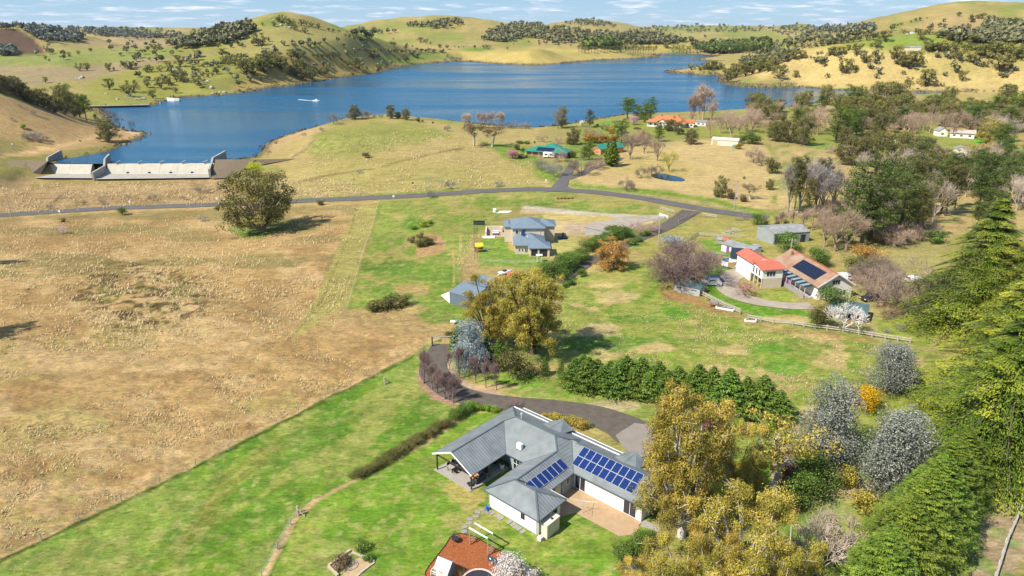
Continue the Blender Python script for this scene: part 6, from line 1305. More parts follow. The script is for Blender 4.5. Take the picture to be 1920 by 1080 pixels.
    wall([(-3.6+.6,8.4),(6.2,8.4),(6.2,17.2),(-10.2,17.2),(-10.2,9.2),(-3.0,9.2)], mat=simple('pale_grey_cladding', S(176,186,190), .7, .04, .5))
    wall([(.6,.5),(8.55,.5),(8.55,5.0),(6.05,5.0),(6.05,8.4),(.6,8.4)])
    wall([(6.2,11.0),(16.75,11.0),(16.75,17.2),(6.2,17.2)])
    MB().face([(16.72,11.0,E-.1),(16.72,17.2,E-.1),(16.72,14.18,ze-.12)]).obj('gable_wall', M_WALL, H)
    ubox(H, 'plinth', M_PAVE, .55, 8.62, .43, .5, 0, .12)
    # windows and doors
    window(H, 5.9, .5, 'u', .62, 1.15, 2.25, 1, mat=M_DARK)
    window(H, -2.35, 8.4, 'u', 1.9, .25, 2.35, 3, rows=2); 
    window(H, .2, 8.4, 'u', .35, .9, 2.2, 1)
    window(H, 8.55, 3.4, 'v', 1.0, 1.1, 2.15, 1, side=1, mat=M_CREAM); window(H, 6.05, 6.3, 'v', .8, 1.3, 2.2, 1, side=1); window(H, 6.05, 9.2-.9, 'v', .01, 1.3, 2.2, 1, side=1) if 0 else None
    window(H, 6.2, 9.3, 'v', .6, 1.2, 2.2, 1, side=1)
    window(H, 6.45, 11.0, 'u', 1.7, .08, 2.3, 2, mat=M_WHITE, name='sliding_door'); window(H, 14.1, 11.0, 'u', 1.9, .08, 2.25, 2, name='sliding_door')
    d = ubox(H, 'door', M_CREAM, 6.06, 6.1, 7.3, 8.15, .05, 2.1); MB().box(6.1,6.13,7.4,7.45,1.0,1.1).obj('handle', M_ALU, d)
    for (u, v) in ((8.45,.42),(.62,.42),(8.62,.62)): MB().cyl(u, v, 0, E-.15, .045, n=8).obj('downpipe', M_WHITE, H)
    # patio
    MB().prism([(-10.71,1.0),(-3.43,1.0),(-3.1,8.38),(-10.15,8.9)], .02, .12).obj('patio_slab', M_PAVE, H)
    for nm, u, v, m in (('post',-10.3,1.35,M_DKWOOD),('post',-3.6,1.35,M_DKWOOD),('post',-3.65,4.9,M_WOOD),('post',-10.3,5.2,M_DKWOOD)): ubox(H, nm, m, u-.08, u+.08, v-.08, v+.08, .12, E-.1)
    MB().beam((-10.3,1.35,E-.12),(-3.6,1.35,E-.12),.1,.2).beam((-3.6,1.35,E-.12),(-3.6,8.3,E-.12),.1,.2).beam((-10.3,1.35,E-.12),(-10.3,8.3,E-.12),.1,.2).obj('beam', M_DKWOOD, H)
    # air conditioner, flues, vents
    def onmain(u, v): return z(v - 7.8)
    u0, v0 = -2.25, 8.95; zz = onmain(u0, v0)
    ac = ubox(H, 'air_conditioner', M_WHITE, u0, u0+.85, v0, v0+.42, zz+.12, zz+.98); MB().box(u0+.08,u0+.1,v0-.15,v0+.5,zz-.05,zz+.13).box(u0+.75,u0+.77,v0-.15,v0+.5,zz-.05,zz+.13).obj('bracket', M_ALU, ac)
    MB().cyl(u0+.42, v0-.004, 0, .01, .3, n=4).v
    MB().cyl(-5.1,13.3,z(4.5),z(4.5)+.75,.09,n=10).cyl(-5.1,13.3,z(4.5)+.75,z(4.5)+.9,.16,n=10).obj('flue', M_ALU, H)
    MB().bar((4.25,13.5,z(3)),(4.25,13.5,z(3)+1.0),.02,n=5).bar((3.9,13.5,z(3)+.9),(4.7,13.5,z(3)+.9),.012,n=4).obj('aerial', M_ALU, H)
    # roof patch of replaced sheets
    p = MB(); q = lambda u, v: (u, v, onmain(u, v) + .012); p.slab([q(-3.3,10.3),(q(-.6,10.3)),q(-.6,12.0),q(-3.3,12.0)], .008); p.obj('roof_patch', roofmat('fresh_roof_sheet', S(146,152,152), .24), H)
    # solar panels: seven on the middle wing, two rows of eight on the east wing
    c, s_ = 1/math.hypot(1,K), K/math.hypot(1,K)
    panels(H, (4.55+.95*c*0+1.25*c*1+.0, 3.2, z(6.5-4.55-1.25*c)-.0), (0,1,0), (-c,0,s_), 7, 1, 1.0, 1.65)
    panels(H, (5.55, 11.35, z(.85)), (1,0,0), (0,c,s_), 9, 2, 1.02, 1.5, skip=((0,1),) if 0 else ())
    return H
build_house()
def local(u, v, z=0.0):
    a = HA; return (-3.643 + u * cos(a) - v * sin(a), 72.556 + u * sin(a) + v * cos(a), z)
# water tank against the end wall
T = thing('water_tank', 'slim cream slimline rainwater tank against the end wall of the white house', 'water tank', local(9.45, 1.9, 0.01), HA)
m = MB()
for k in range(5): m.box(-.48, .48, -1.15 + k*.48, -.71 + k*.48, 0, 1.95)
m.box(-.44,.44,-1.2,1.25,.02,1.9); m.box(-.52,.52,-1.22,1.28,1.93,2.02); m.obj('tank_body', M_CREAM, T); MB().cyl(.1,.2,2.02,2.12,.16,n=10).obj('lid', M_DARK, T)
T = thing('water_pump', 'small white covered pump at the front corner of the cream tank', 'pump', local(9.35, .1, 0.01), HA)
m = MB().box(-.3,.25,-.25,.25,0,.45).cyl(-.05,0,.45,.62,.15,n=10); m.obj('housing', M_WHITE, T); MB().bar((.1,0,.4),(.45,.1,.1),.03,n=6).bar((.45,.1,.1),(.5,.4,.02),.03,n=6).obj('pipe', M_DARK, T)
# hose reel by the white wall
T = thing('hose_cart', 'bright blue garden hose cart by the left end of the white wall', 'hose cart', local(.7, -.1, .01), HA)
MB().cyl(.0,0,.05,.5,.16,n=12).box(-.25,.35,-.15,.15,0,.12).bar((-.15,0,.3),(-.2,.1,.95),.025,n=5).obj('reel', simple('blue_plastic', (.01,.09,.5), .4, .05, 2), T); MB().cyl(.3,-.2,0,.2,.1,n=10).cyl(.3,.18,0,.2,.1,n=10).obj('wheel', M_DARK, T)
# stepping stones
M_STONE = simple('grey_paving_stone', S(172,166,158), .9, .12, 2)
def stones(items, label, grp):
    me = MB().prism([(-.38,-.26),(.36,-.28),(.4,.24),(-.34,.28)], 0, .06).mesh('paving_slab', M_STONE)
    for k, (x, y, r) in enumerate(items):
        g = G1(x, y); o = link('paving_slab', me, loc=(g[0], g[1], g[2] + .02), rotz=HA + r); nm = ORD[k] if k < 20 else f'{k+1}th from left'
        setp(o, (('rightmost' if k == len(items)-1 else nm) + ' ' + label), 'paving slab', grp)
stones([(870,997.5,1.2),(871,988.5,1.2),(879,981.5,.8),(881,973.8,.8),(892,968.5,.9),(895.5,960.5,.7),(907,957,.7),(912,959,.6)], 'grey stepping stone in the lawn leading to the swing frame', 'stepping stones across the lawn')
stones([(917,961,1.55),(922,962.5,1.55),(933.5,968,1.55),(939,972,1.55),(954.5,979,1.55),(962,984,1.55),(966,988,1.55),(973,991.5,1.55),(980,997,1.55)], 'grey paving slab along the foot of the white wall', 'slabs along the white wall')
# courtyard paving
def lpatch(name, pts, mat, label, z=.03): o = MB().prism([local(*p)[:2] for p in pts], -.1, z).obj(name, mat); setp(o, label, kind='structure'); return o
lpatch('courtyard_paving', [(6.1,5.0),(6.1,11.0),(16.9,11.0),(17.6,9.2),(16.6,7.6),(13.2,7.4),(9.2,6.6),(8.65,5.0),(8.65,4.2),(9.3,5.4)][::1] if 0 else [(6.1,5.0),(8.6,5.0),(9.6,6.9),(13.4,7.0),(16.2,7.0),(17.4,8.6),(16.9,11.0),(6.1,11.0)], M_BRICKPAVE, 'tan brick paving of the house courtyard')
lpatch('side_path', [(16.9,10.2),(19.3,10.9),(19.1,11.7),(16.9,11.6)], M_PAVE, 'grey concrete path at the end of the house')
# rotary clothes line
g = local(10.3, 7.5, .03)
T = thing('clothes_line', 'rotary clothes hoist standing on the courtyard paving', 'clothes hoist', g, HA + .5)
MB().cyl(0,0,0,2.0,.035,n=8).obj('pole', simple('pale_green_metal', (.35,.5,.45), .5, .05, 2), T)
for k in range(4):
    a = k*pi/2; MB().bar((0,0,1.85),(1.75*cos(a),1.75*sin(a),2.0),.018,n=4).bar((0,0,1.3),(.8*cos(a),.8*sin(a),1.92),.012,n=4).obj('arm', M_ALU, T)
m = MB()
for r in (.7,1.05,1.4,1.7):
    for k in range(4): m.bar((r*cos(k*pi/2),r*sin(k*pi/2),1.9+r*.06),(r*cos((k+1)*pi/2),r*sin((k+1)*pi/2),1.9+r*.06),.004,n=3)
m.obj('wire', M_ALU, T)
# patio furniture
T = thing('dining_table', 'long grey outdoor dining table under the patio gable', 'table', local(-8.6, 3.2, .12), HA)
MB().box(-.5,.5,-1.2,1.2,.70,.75).obj('tabletop', M_DECK, T)
for a in (-.4,.4):
    for b_ in (-1.05,1.05): MB().box(a-.04,a+.04,b_-.04,b_+.04,0,.70).obj('leg', M_DARK, T)
ch = MB().box(-.22,.22,-.22,.22,.42,.46).mesh('seat', M_DARK); bk = MB().box(-.22,.22,.19,.22,.46,.85).mesh('backrest', M_DARK); lg = MB().box(-.02,.02,-.02,.02,0,.42).mesh('leg', M_WOOD)
cl = ['front left', 'front middle', 'front right', 'front far right', 'rear left', 'rear middle']
for k, (u, v, r) in enumerate([(-7.85,2.3,-pi/2),(-7.85,3.0,-pi/2),(-7.85,3.7,-pi/2),(-7.85,4.3,-pi/2),(-9.35,2.7,pi/2),(-9.35,3.6,pi/2)]):
    t = thing('patio_chair', f'{cl[k]} dark chair at the long patio dining table', 'chair', local(u, v, .12), HA + r, 'chairs round the patio table')
    link('seat', ch, t); link('backrest', bk, t)
    for a in (-.19,.19):
        for b_ in (-.19,.19): link('leg', lg, t, (a, b_, 0))
def sofa(lab, u, v, r, L=1.9):
    t = thing('outdoor_sofa', lab, 'sofa', local(u, v, .12), HA + r); M = simple('charcoal_cushion', (.05,.06,.07), .9, .1, 4)
    MB().box(-L/2,L/2,-.4,.4,.05,.32).obj('base', M_DARK, t); MB().box(-L/2+.05,0-.01,-.38,.3,.32,.45).box(.01,L/2-.05,-.38,.3,.32,.45).obj('cushion', M, t); MB().box(-L/2,L/2,.28,.42,.32,.78).obj('backrest', M, t); MB().box(-L/2,-L/2+.1,-.4,.3,.32,.6).box(L/2-.1,L/2,-.4,.3,.32,.6).obj('armrest', M_DARK, t)
sofa('dark outdoor sofa on the patio beside the red timber post', -4.15, 3.4, -pi/2); sofa('dark outdoor sofa further inside the patio', -5.3, 5.6, 0, 1.6)
T = thing('coffee_table', 'orange timber coffee table by the dark patio sofa', 'table', local(-5.1, 3.3, .12), HA)
MB().box(-.35,.35,-.5,.5,.34,.4).obj('tabletop', simple('orange_timber', (.55,.22,.05), .5, .2, 3), T)
for a in (-.28,.28):
    for b_ in (-.42,.42): MB().box(a-.03,a+.03,b_-.03,b_+.03,0,.34).obj('leg', M_WOOD, T)
T = thing('fire_bowl', 'round dark fire bowl at the front corner post of the patio', 'fire bowl', local(-4.3, 1.75, .12)); MB().cyl(0,0,.18,.42,.22,.4,n=16).obj('bowl', M_DARK, T); MB().cyl(0,0,0,.18,.18,n=10).obj('stand', M_DARK, T)
T = thing('barbecue', 'blue lidded barbecue trolley against the patio house wall', 'barbecue', local(-5.6, 7.7, .12), HA); MB().box(-.6,.6,-.28,.28,.1,.85).obj('cabinet', M_DARK, T); MB().box(-.35,.35,-.26,.26,.85,1.15).obj('lid', simple('blue_enamel', (.01,.06,.25), .3, .05, 2), T)
T = thing('plant_pot', 'large white pot with brown plant at the patio corner', 'plant pot', local(-3.75, 7.6, .12)); MB().cyl(0,0,0,.6,.26,.36,n=14).obj('pot', M_WHITE, T)
c = link('foliage', PROTO['bush'][0][1], T, (0,0,.5), scale=.7); c.material_slots[0].link = 'OBJECT'; c.material_slots[0].material = L_BROWN
# playground
pg = [(800,1092),(797,1074),(803,1064),(822,1040),(836,1022),(843,1010),(852,1003),(864,1001.5),(880,1004),(892,1008),(906,1016),(920,1025),(936,1033),(956,1043),(972,1056),(985,1070),(985,1100)]
o = patch('bark_mulch', pg, M_MULCH, 'orange bark chip bed of the playground', lift=.05)
ed = MB(); gp = ground([p[0] for p in pg], [p[1] for p in pg])
for a, b_ in zip(gp[:-1], gp[1:]): ed.beam((a[0],a[1],a[2]+.06),(b_[0],b_[1],b_[2]+.06),.07,.16)
setp(ed.obj('garden_edging', M_DKWOOD), 'dark timber edging round the orange bark bed', 'edging')
FL, FR, BL_, BR_ = G1(880.5,1022), G1(914.7,1042), G1(891,1013), G1(924.4,1033)
T = thing('swing_frame', 'tall timber play frame with white top beams over bark chips', 'play frame', (FL[0], FL[1], 0)); rel = lambda p, zz: (p[0]-FL[0], p[1]-FL[1], zz)
for p in (FL, FR, BL_, BR_): MB().beam(rel(p,0), rel(p,2.5), .11, .11).obj('post', M_DECK, T)
for a, b_ in ((FL,FR),(BL_,BR_)): MB().beam(rel(a,2.55), rel(b_,2.55), .13, .12).obj('top_beam', M_WHITE, T)
for a, b_ in ((FL,BL_),(FR,BR_)):
    for zz in (.45,.8): MB().beam(rel(a,zz), rel(b_,zz), .05, .07).obj('rung', M_DECK, T)
# basket swing on a tripod
g = G1(854, 1017); T = thing('fire_tripod', 'dark hanging pot on a slim tripod at the corner of the bark bed', 'tripod', g)
for k in range(3): MB().bar((.95*cos(2.1*k+.3),.95*sin(2.1*k+.3),0),(0,0,1.75),.022,n=5).obj('leg', M_DARK, T)
MB().cyl(0,0,.25,.6,.2,.42,n=16).cyl(0,0,.6,.64,.46,n=16).obj('pot', M_DARK, T); MB().bar((0,0,.6),(0,0,1.7),.01,n=4).obj('chain', M_DARK, T)
# cubby house
g = G1(836, 1081); T = thing('cubby_house', 'small white cubby house with grey metal roof on the bark bed', 'cubby house', g, R(-28))
M_GR = simple('grey_boards', S(150,150,156), .8, .08, 2)
MB().box(-.75,.75,-.75,.75,.35,1.75).obj('wall', M_WHITE, T); m = MB(); m.face([(.752,-.75,1.75),(.752,.75,1.75),(.752,0,2.45)]); m.face([(-.752,-.75,1.75),(-.752,0,2.45),(-.752,.75,1.75)]); m.box(.752,.76,-.75,.75,.35,1.75); m.obj('gable_end', M_GR, T)
M_RW = roofmat('white_roof_sheet', S(228,230,236), .15, .4)
m = MB(); m.slab([(-.95,-.98,1.55),(.95,-.98,1.55),(.95,0,2.5),(-.95,0,2.5)],.04).slab([(-.95,.98,1.55),(.95,.98,1.55),(.95,0,2.5),(-.95,0,2.5)],.04); m.obj('roof', M_RW, T)
window(T, -.35, -.75, 'u', .5, .95, 1.35, 1, gl=simple('amber_pane', (.6,.35,.06), .5, .1, 2))
for a in (-.68,.68):
    for b_ in (-.68,.68): MB().box(a-.06,a+.06,b_-.06,b_+.06,0,.35).obj('stump', M_DECK, T)
MB().box(-1.55,-.76,-.7,.7,.3,.36).obj('deck', M_DECK, T)
m = MB().beam((-1.55,-.7,.75),(-1.55,.7,.75),.05,.06).beam((-1.55,-.7,.75),(-.78,-.7,.75),.05,.06)
for p in ((-1.55,-.7),(-1.55,.7),(-1.55,0)): m.box(p[0]-.03,p[0]+.03,p[1]-.03,p[1]+.03,0,.75)
m.obj('railing', M_WHITE, T)
# basketball hoop
g = G1(925, 1083); T = thing('basketball_hoop', 'basketball hoop with dark blue backboard standing by the trampoline', 'basketball hoop', g, R(-35))
MB().cyl(0,0,0,2.6,.05,n=8).obj('pole', M_DARK, T); bb = MB().box(-.62,.62,-.16,-.10,2.25,3.0).obj('backboard', simple('navy_board', (.025,.06,.10), .4, .05, 2), T)
MB().cyl(-.28,0,0,.01,.13,n=14).v
d = MB(); d.v = []; 
ring = [(-.28+.13*cos(t), -.166, 2.66+.13*sin(t)) for t in np.linspace(0, 2*pi, 15)[:-1]]; MB().face(ring).obj('emblem', M_WHITE, bb)
m = MB()
for k in range(12): a=2*pi*k/12; b_=2*pi*(k+1)/12; m.bar((.23*cos(a),-.42+.23*sin(a),2.42),(.23*cos(b_),-.42+.23*sin(b_),2.42),.012,n=4)
m.obj('rim', simple('orange_rim', (.6,.12,.02), .5, .05, 2), T); m = MB()
for k in range(10): a=2*pi*k/10; m.bar((.23*cos(a),-.42+.23*sin(a),2.42),(.14*cos(a+.4),-.42+.14*sin(a+.4),2.0),.006,n=3)
m.obj('net', M_WHITE, T)
# trampoline cut by the bottom edge
g = G1(897, 1100); T = thing('trampoline', 'round black trampoline with pale pink edge pad at the bottom edge', 'trampoline', g)
MB().cyl(0,0,.70,.72,1.75,n=40).obj('mat', M_DARK, T); m = MB()
for k in range(40): a=2*pi*k/40; b_=2*pi*(k+1)/40; m.face([(1.75*cos(a),1.75*sin(a),.74),(1.98*cos(a),1.98*sin(a),.74),(1.98*cos(b_),1.98*sin(b_),.74),(1.75*cos(b_),1.75*sin(b_),.74)])
m.obj('edge_pad', simple('pale_pink_pad', (.66,.46,.44), .8, .4, 6), T)
for k in range(6): a=k*pi/3; MB().bar((1.9*cos(a),1.9*sin(a),0),(1.9*cos(a),1.9*sin(a),.72),.03,n=6).obj('leg', M_ALU, T)
# ornamental reeds beside the cubby
rg = np.random.default_rng(5); g = G1(868, 1084); sg = [[x, y, 0, x + rg.normal(0,.15), y + rg.normal(0,.15), rg.uniform(.8,1.5), .012, .004] for x, y in rg.normal(0,.4,(120,2))]; tv, tf = tubes(sg, 3)
setp(link('reed_clump', np_mesh('reed_clump', tv, tf, [L_BROWN], attr={'tint': np.full(len(tv), .8)}), loc=g), 'clump of tall brown reeds between cubby house and trampoline', 'reeds')
# stone edged fire pit
pit = [(616,1062),(657,1033),(661,1037),(700,1055),(668,1080),(634,1080)]
patch('fire_pit_ground', [(622,1061),(656,1038),(698,1056),(668,1084),(636,1082)], simple('sandy_earth', S(206,178,138), .95, .15, 1), 'sandy floor of the stone edged fire pit', lift=.04)
def kerbline(pts, label, cat='stone', name='stone_block', w=.28, h=.3, L=.62, mat=None, grp='stone blocks round the fire pit'):
    gp = ground([p[0] for p in pts], [p[1] for p in pts]); k = 0; mats = mat or simple('cream_sandstone', S(212,196,170), .9, .15, 2)
    me = MB().box(-L/2+.01, L/2-.01, -w/2, w/2, 0, h).mesh(name, mats)
    for a, b_ in zip(gp[:-1], gp[1:]):
        D = np.linalg.norm((b_-a)[:2]); n = max(int(D / L), 1); ang = math.atan2(b_[1]-a[1], b_[0]-a[0])
        for i in range(n):
            p = a + (b_-a) * (i + .5) / n; o = link(name, me, loc=(p[0], p[1], p[2]), rotz=ang + (i % 2 - .5) * .05); o.scale = (D / n / L, 1, 1 + .15 * ((i * 7) % 3 - 1)); k += 1
            setp(o, f'{ORD[k-1] if k <= 20 else str(k)+"th from left"} {label}', cat, grp)
kerbline([(616,1062),(657,1034)], 'cream stone block on the back left side of the fire pit')
kerbline([(616,1063),(634,1082)], 'cream stone block on the front left side of the fire pit')
kerbline([(660,1036),(702,1054)], 'cream stone block on the right rim of the fire pit', h=.18)
kerbline([(702,1055),(668,1082)], 'cream stone block on the near right rim of the fire pit', h=.18)
MB_ = MB(); g = G1(657,1060)
for k in range(20): a=2*pi*k/20; b_=2*pi*(k+1)/20; MB_.beam((.85*cos(a),.85*sin(a),.06),(.85*cos(b_),.85*sin(b_),.06),.1,.1)
setp(MB_.obj('stone_ring', M_STONE, loc=g), 'low round stone ring in the middle of the fire pit', 'fire ring')
# second trampoline under the gums, bottom right
g = G1(1405, 1066); T = thing('trampoline', 'dark green netted trampoline half hidden below the foreground gums', 'trampoline', g)
MB().cyl(0,0,.8,.84,1.9,n=28).obj('mat', simple('teal_mat', (.01,.08,.07), .6, .1, 2), T)
for k in range(6): a=k*pi/3; MB().bar((1.9*cos(a),1.9*sin(a),0),(1.9*cos(a),1.9*sin(a),2.4),.03,n=6).obj('pole', M_DARK, T)
MB().cyl(0,0,.84,2.3,1.86,n=28,cap=False).obj('net', simple('teal_net', (.01,.12,.11), .7, .2, 6), T)
g = G1(1318, 1072); T = thing('shed', 'small corrugated roof corner showing between the foreground gums', 'shed', g, HA); MB().box(-1,1,-1,1,0,2).obj('wall', M_WHITE, T); MB().slab([(-1.2,-1.2,2),(1.2,-1.2,2),(1.2,1.2,2.3),(-1.2,1.2,2.3)],.05).obj('roof', M_RW, T)
# ------------------------------------------------------------------ other buildings
M_BLUER = roofmat('blue_grey_roof', S(132,150,164), .3, .5); M_SAND = simple('sand_render', (.56,.47,.37), .8, .06, .6); M_REDR = roofmat('red_roof_steel', S(222,124,98), .3, .5); M_TILE = None
M_CORR = roofmat('weathered_iron', S(176,176,174), .25, .5, .25); M_BLACKR = roofmat('black_roof', S(52,58,66), .3, .5); M_GREENR = roofmat('green_roof', S(60,150,126), .3, .45); M_OR = roofmat('orange_roof', S(226,134,84), .3, .6, .15); M_TEALR = roofmat('teal_grey_roof', S(96,126,128), .3, .5, .15)
M_PURPLE = simple('purple_paint', (.18,.08,.26), .6, .05, 2); M_BRICK = simple('brown_brick', (.30,.17,.10), .85, .15, 4); M_BRICKO = simple('orange_brick', (.50,.24,.12), .85, .15, 4); M_SHEDG = roofmat('grey_shed_wall', S(178,186,188), .25, .6); M_CONC = simple('spillway_concrete', S(214,206,190), .9, .12, .25, bump=.2)
M_CONCD = simple('old_concrete', S(188,182,172), .9, .16, .3, bump=.3); M_CREAMW = simple('cream_shed_wall', (.60,.54,.44), .7, .06, .6); M_BLUEW = roofmat('slate_blue_wall', S(120,134,150), .25, .6)
def hip(m, u0, u1, v0, v1, z0, k, th=.12, gable=None):
    """hip roof (or gable: 'u' ridge along u, 'v' ridge along v); returns ridge height"""
    du, dv = u1 - u0, v1 - v0
    if gable == 'u': vm = (v0+v1)/2; zr = z0 + k*dv/2; m.slab([(u0,v0,z0),(u1,v0,z0),(u1,vm,zr),(u0,vm,zr)],th).slab([(u0,v1,z0),(u1,v1,z0),(u1,vm,zr),(u0,vm,zr)],th); return zr
    if gable == 'v': um = (u0+u1)/2; zr = z0 + k*du/2; m.slab([(u0,v0,z0),(u0,v1,z0),(um,v1,zr),(um,v0,zr)],th).slab([(u1,v0,z0),(u1,v1,z0),(um,v1,zr),(um,v0,zr)],th); return zr
    if du >= dv: r = dv/2; vm=(v0+v1)/2; zr=z0+k*r; a=(u0+r,vm,zr); b=(u1-r,vm,zr)
    else: r = du/2; um=(u0+u1)/2; zr=z0+k*r; a=(um,v0+r,zr); b=(um,v1-r,zr)
    if du >= dv: P=[[(u0,v0,z0),(u1,v0,z0),b,a],[(u0,v1,z0),(u1,v1,z0),b,a],[(u0,v0,z0),(u0,v1,z0),a],[(u1,v0,z0),(u1,v1,z0),b]]
    else: P=[[(u0,v0,z0),(u0,v1,z0),b,a],[(u1,v0,z0),(u1,v1,z0),b,a],[(u0,v0,z0),(u1,v0,z0),a],[(u0,v1,z0),(u1,v1,z0),b]]
    for p in P:
        if len(p) == 4 and p[2] == p[3]: p = p[:3]
        m.slab(p, th)
    return zr
def block(T, u0, u1, v0, v1, h, wall, roof, kind='hip', k=.45, ov=.4, base=0, cap=None):
    MB().prism([(u0,v0),(u1,v0),(u1,v1),(u0,v1)], base-.6 if base == 0 else base, h-.12).obj('wall', wall, T); m = MB()
    if kind == 'skillion': m.slab([(u0-ov,v0-ov,h),(u1+ov,v0-ov,h),(u1+ov,v1+ov,h+k*(v1-v0)),(u0-ov,v1+ov,h+k*(v1-v0))],.1); g=MB().face([(u0,v0,h-.12),(u0,v1,h+k*(v1-v0)-.1),(u0,v1,h-.12)]).face([(u1,v0,h-.12),(u1,v1,h-.12),(u1,v1,h+k*(v1-v0)-.1)]).face([(u0,v1,h-.12),(u0,v1,h+k*(v1-v0)-.1),(u1,v1,h+k*(v1-v0)-.1),(u1,v1,h-.12)]); g.obj('wall', wall, T)
    else:
        gb = {'gable_u':'u','gable_v':'v'}.get(kind); zr = hip(m, u0-ov, u1+ov, v0-ov, v1+ov, h-k*0, k, .12, gb)
        if gb == 'u': vm=(v0+v1)/2; MB().face([(u1,v0,h-.13),(u1,v1,h-.13),(u1,vm,zr-.15)]).face([(u0,v0,h-.13),(u0,vm,zr-.15),(u0,v1,h-.13)]).obj('gable_wall', wall, T)
        if gb == 'v': um=(u0+u1)/2; MB().face([(u0,v0,h-.13),(u1,v0,h-.13),(um,v0,zr-.15)]).face([(u0,v1,h-.13),(um,v1,zr-.15),(u1,v1,h-.13)]).obj('gable_wall', wall, T)
        if cap:
            c = MB()
            if gb == 'u': c.beam((u0-ov,(v0+v1)/2,zr+.03),(u1+ov,(v0+v1)/2,zr+.03),.25,.07)
            elif gb == 'v': c.beam(((u0+u1)/2,v0-ov,zr+.03),((u0+u1)/2,v1+ov,zr+.03),.25,.07)
            if c.v: c.obj('ridge_cap', cap, T)
    return m.obj('roof', roof, T)
def frame_px(bl, br):
    a, b = G1(*bl), G1(*br); return a, math.atan2(b[1]-a[1], b[0]-a[0]), math.hypot(*(b-a)[:2])
def hut(name, cat, label, bl, br, depth, h, wall, roof, kind='gable_u', k=.3, ov=.3, wins=(), doors=(), doormat=None, cap=None, sink=0):
    a, ang, w = frame_px(bl, br); T = thing(name, label, cat, (a[0], a[1], a[2]-sink), ang); block(T, 0, w, 0, depth, h, wall, roof, kind, k, ov, cap=cap)
    for (f0, wd, z0, z1, n) in wins: window(T, f0*w, 0, 'u', wd, z0, z1, n)
    for (f0, wd, z1) in doors: MB().box(f0*w, f0*w+wd, -.05, -.004, 0, z1).obj('door', doormat or M_DARK, T)  # dark sheet on the wall: shade inside an opening put into its colour
    return T, w
# blue roofed house
g0 = G1(965.6, 476.6); T = thing('house', 'sand coloured two storey house with stepped blue grey hip roofs beside a gravel yard', 'house', g0, R(1))
block(T, -1.1+.5, 9.4-.5, 8.9, 18.5, 5.3, M_SAND, M_BLUER, k=.42, ov=.5); block(T, -3.3+.4, -.6, 12, 18.2, 4.9, M_SAND, M_BLUER, 'hip', .4, .4)
block(T, 0, 8.5, 0, 8.9, 2.75, M_SAND, M_BLUER, k=.5, ov=.5); block(T, 4.1, 9.8, -2.3, 3.0, 2.6, M_SAND, M_BLUER, k=.42, ov=.45)
block(T, 6.5, 12.3, 12.5, 18.8, 4.9, M_SAND, M_BLUER, k=.4, ov=.5)
MB().box(6.9,9.1,-2.36,-2.31,.05,2.15).obj('garage_door', M_DARK, T); MB().box(4.4,6.3,-2.36,-2.31,.3,2.1).obj('painted_veranda_shade', M_DARK, T)  # the dark veranda panel is the shade under its roof, put in as colour
for u in (4.15,6.5,9.4): MB().box(u,u+.4,-2.45,-2.32,0,2.4).obj('pillar', M_SAND, T)
window(T, 1.0, 0, 'u', .5, .8, 1.7, 1); window(T, 1.9, 0, 'u', .5, .8, 1.7, 1); window(T, 2.8, 0, 'u', .9, .5, 1.8, 2); window(T, .3, 8.9, 'u', .9, 3.4, 4.6, 1); window(T, -2.9, 13, 'v', 2.4, 3.0, 4.4, 3)
window(T, -.6, 10, 'v', 1.6, 3.2, 4.5, 2); window(T, 2.2, 8.9, 'u', 1.2, 3.9, 4.8, 2)
panels(T, (1.9, 3.1, 4.55), (.9,0,.0), (0,.89,.45), 1, 1, 1.2, 1.9, mat=glass('dark_pool_panel', (.01,.03,.09)))
MB().box(3.6,3.9,2.6,2.9,3.9,4.6).obj('roof_vent', M_WHITE, T); MB().box(1.35,1.4,8.8,8.86,0,5).obj('downpipe', M_WHITE, T); MB().box(7.6,7.65,8.8,8.86,0,5).obj('downpipe', M_WHITE, T)
# its walled courtyard
a = G1(910, 444); T = thing('courtyard_wall', 'low sand coloured courtyard walls with paving left of the blue roofed house', 'wall', a, R(1))
for q in ((0,.4,-.2,6.5,1.5),(0,5.2,6.2,6.6,1.7),(5.0,5.4,4.5,6.5,1.7)): MB().box(q[0],q[1],q[2],q[3],-.2,q[4]).obj('wall', M_SAND, T)
MB().box(-.9,3.0,-1.6,-.2,-.2,.35).obj('planter', M_WHITE, T); MB().box(.4,6.2,-.2,6.2,-.1,.1).obj('paving', simple('pink_paving', S(206,178,158), .9, .1, 1), T)
for v in (2.0, 4.0): 
    t = thing('patio_table', 'white table in the courtyard, ' + ('nearer the lawn' if v < 3 else 'nearer the rear wall'), 'table', (a[0]+3.2, a[1]+v, a[2]+.1)); MB().box(-1,1,-.4,.4,.68,.74).obj('tabletop', M_WHITE, t); MB().box(-.9,-.8,-.3,.3,0,.68).box(.8,.9,-.3,.3,0,.68).obj('leg', M_DARK, t)
    for s_ in (-1, 1): MB().box(-.9,.9,s_*.75-.15,s_*.75+.15,.38,.44).obj('bench_seat', M_DARK, t)
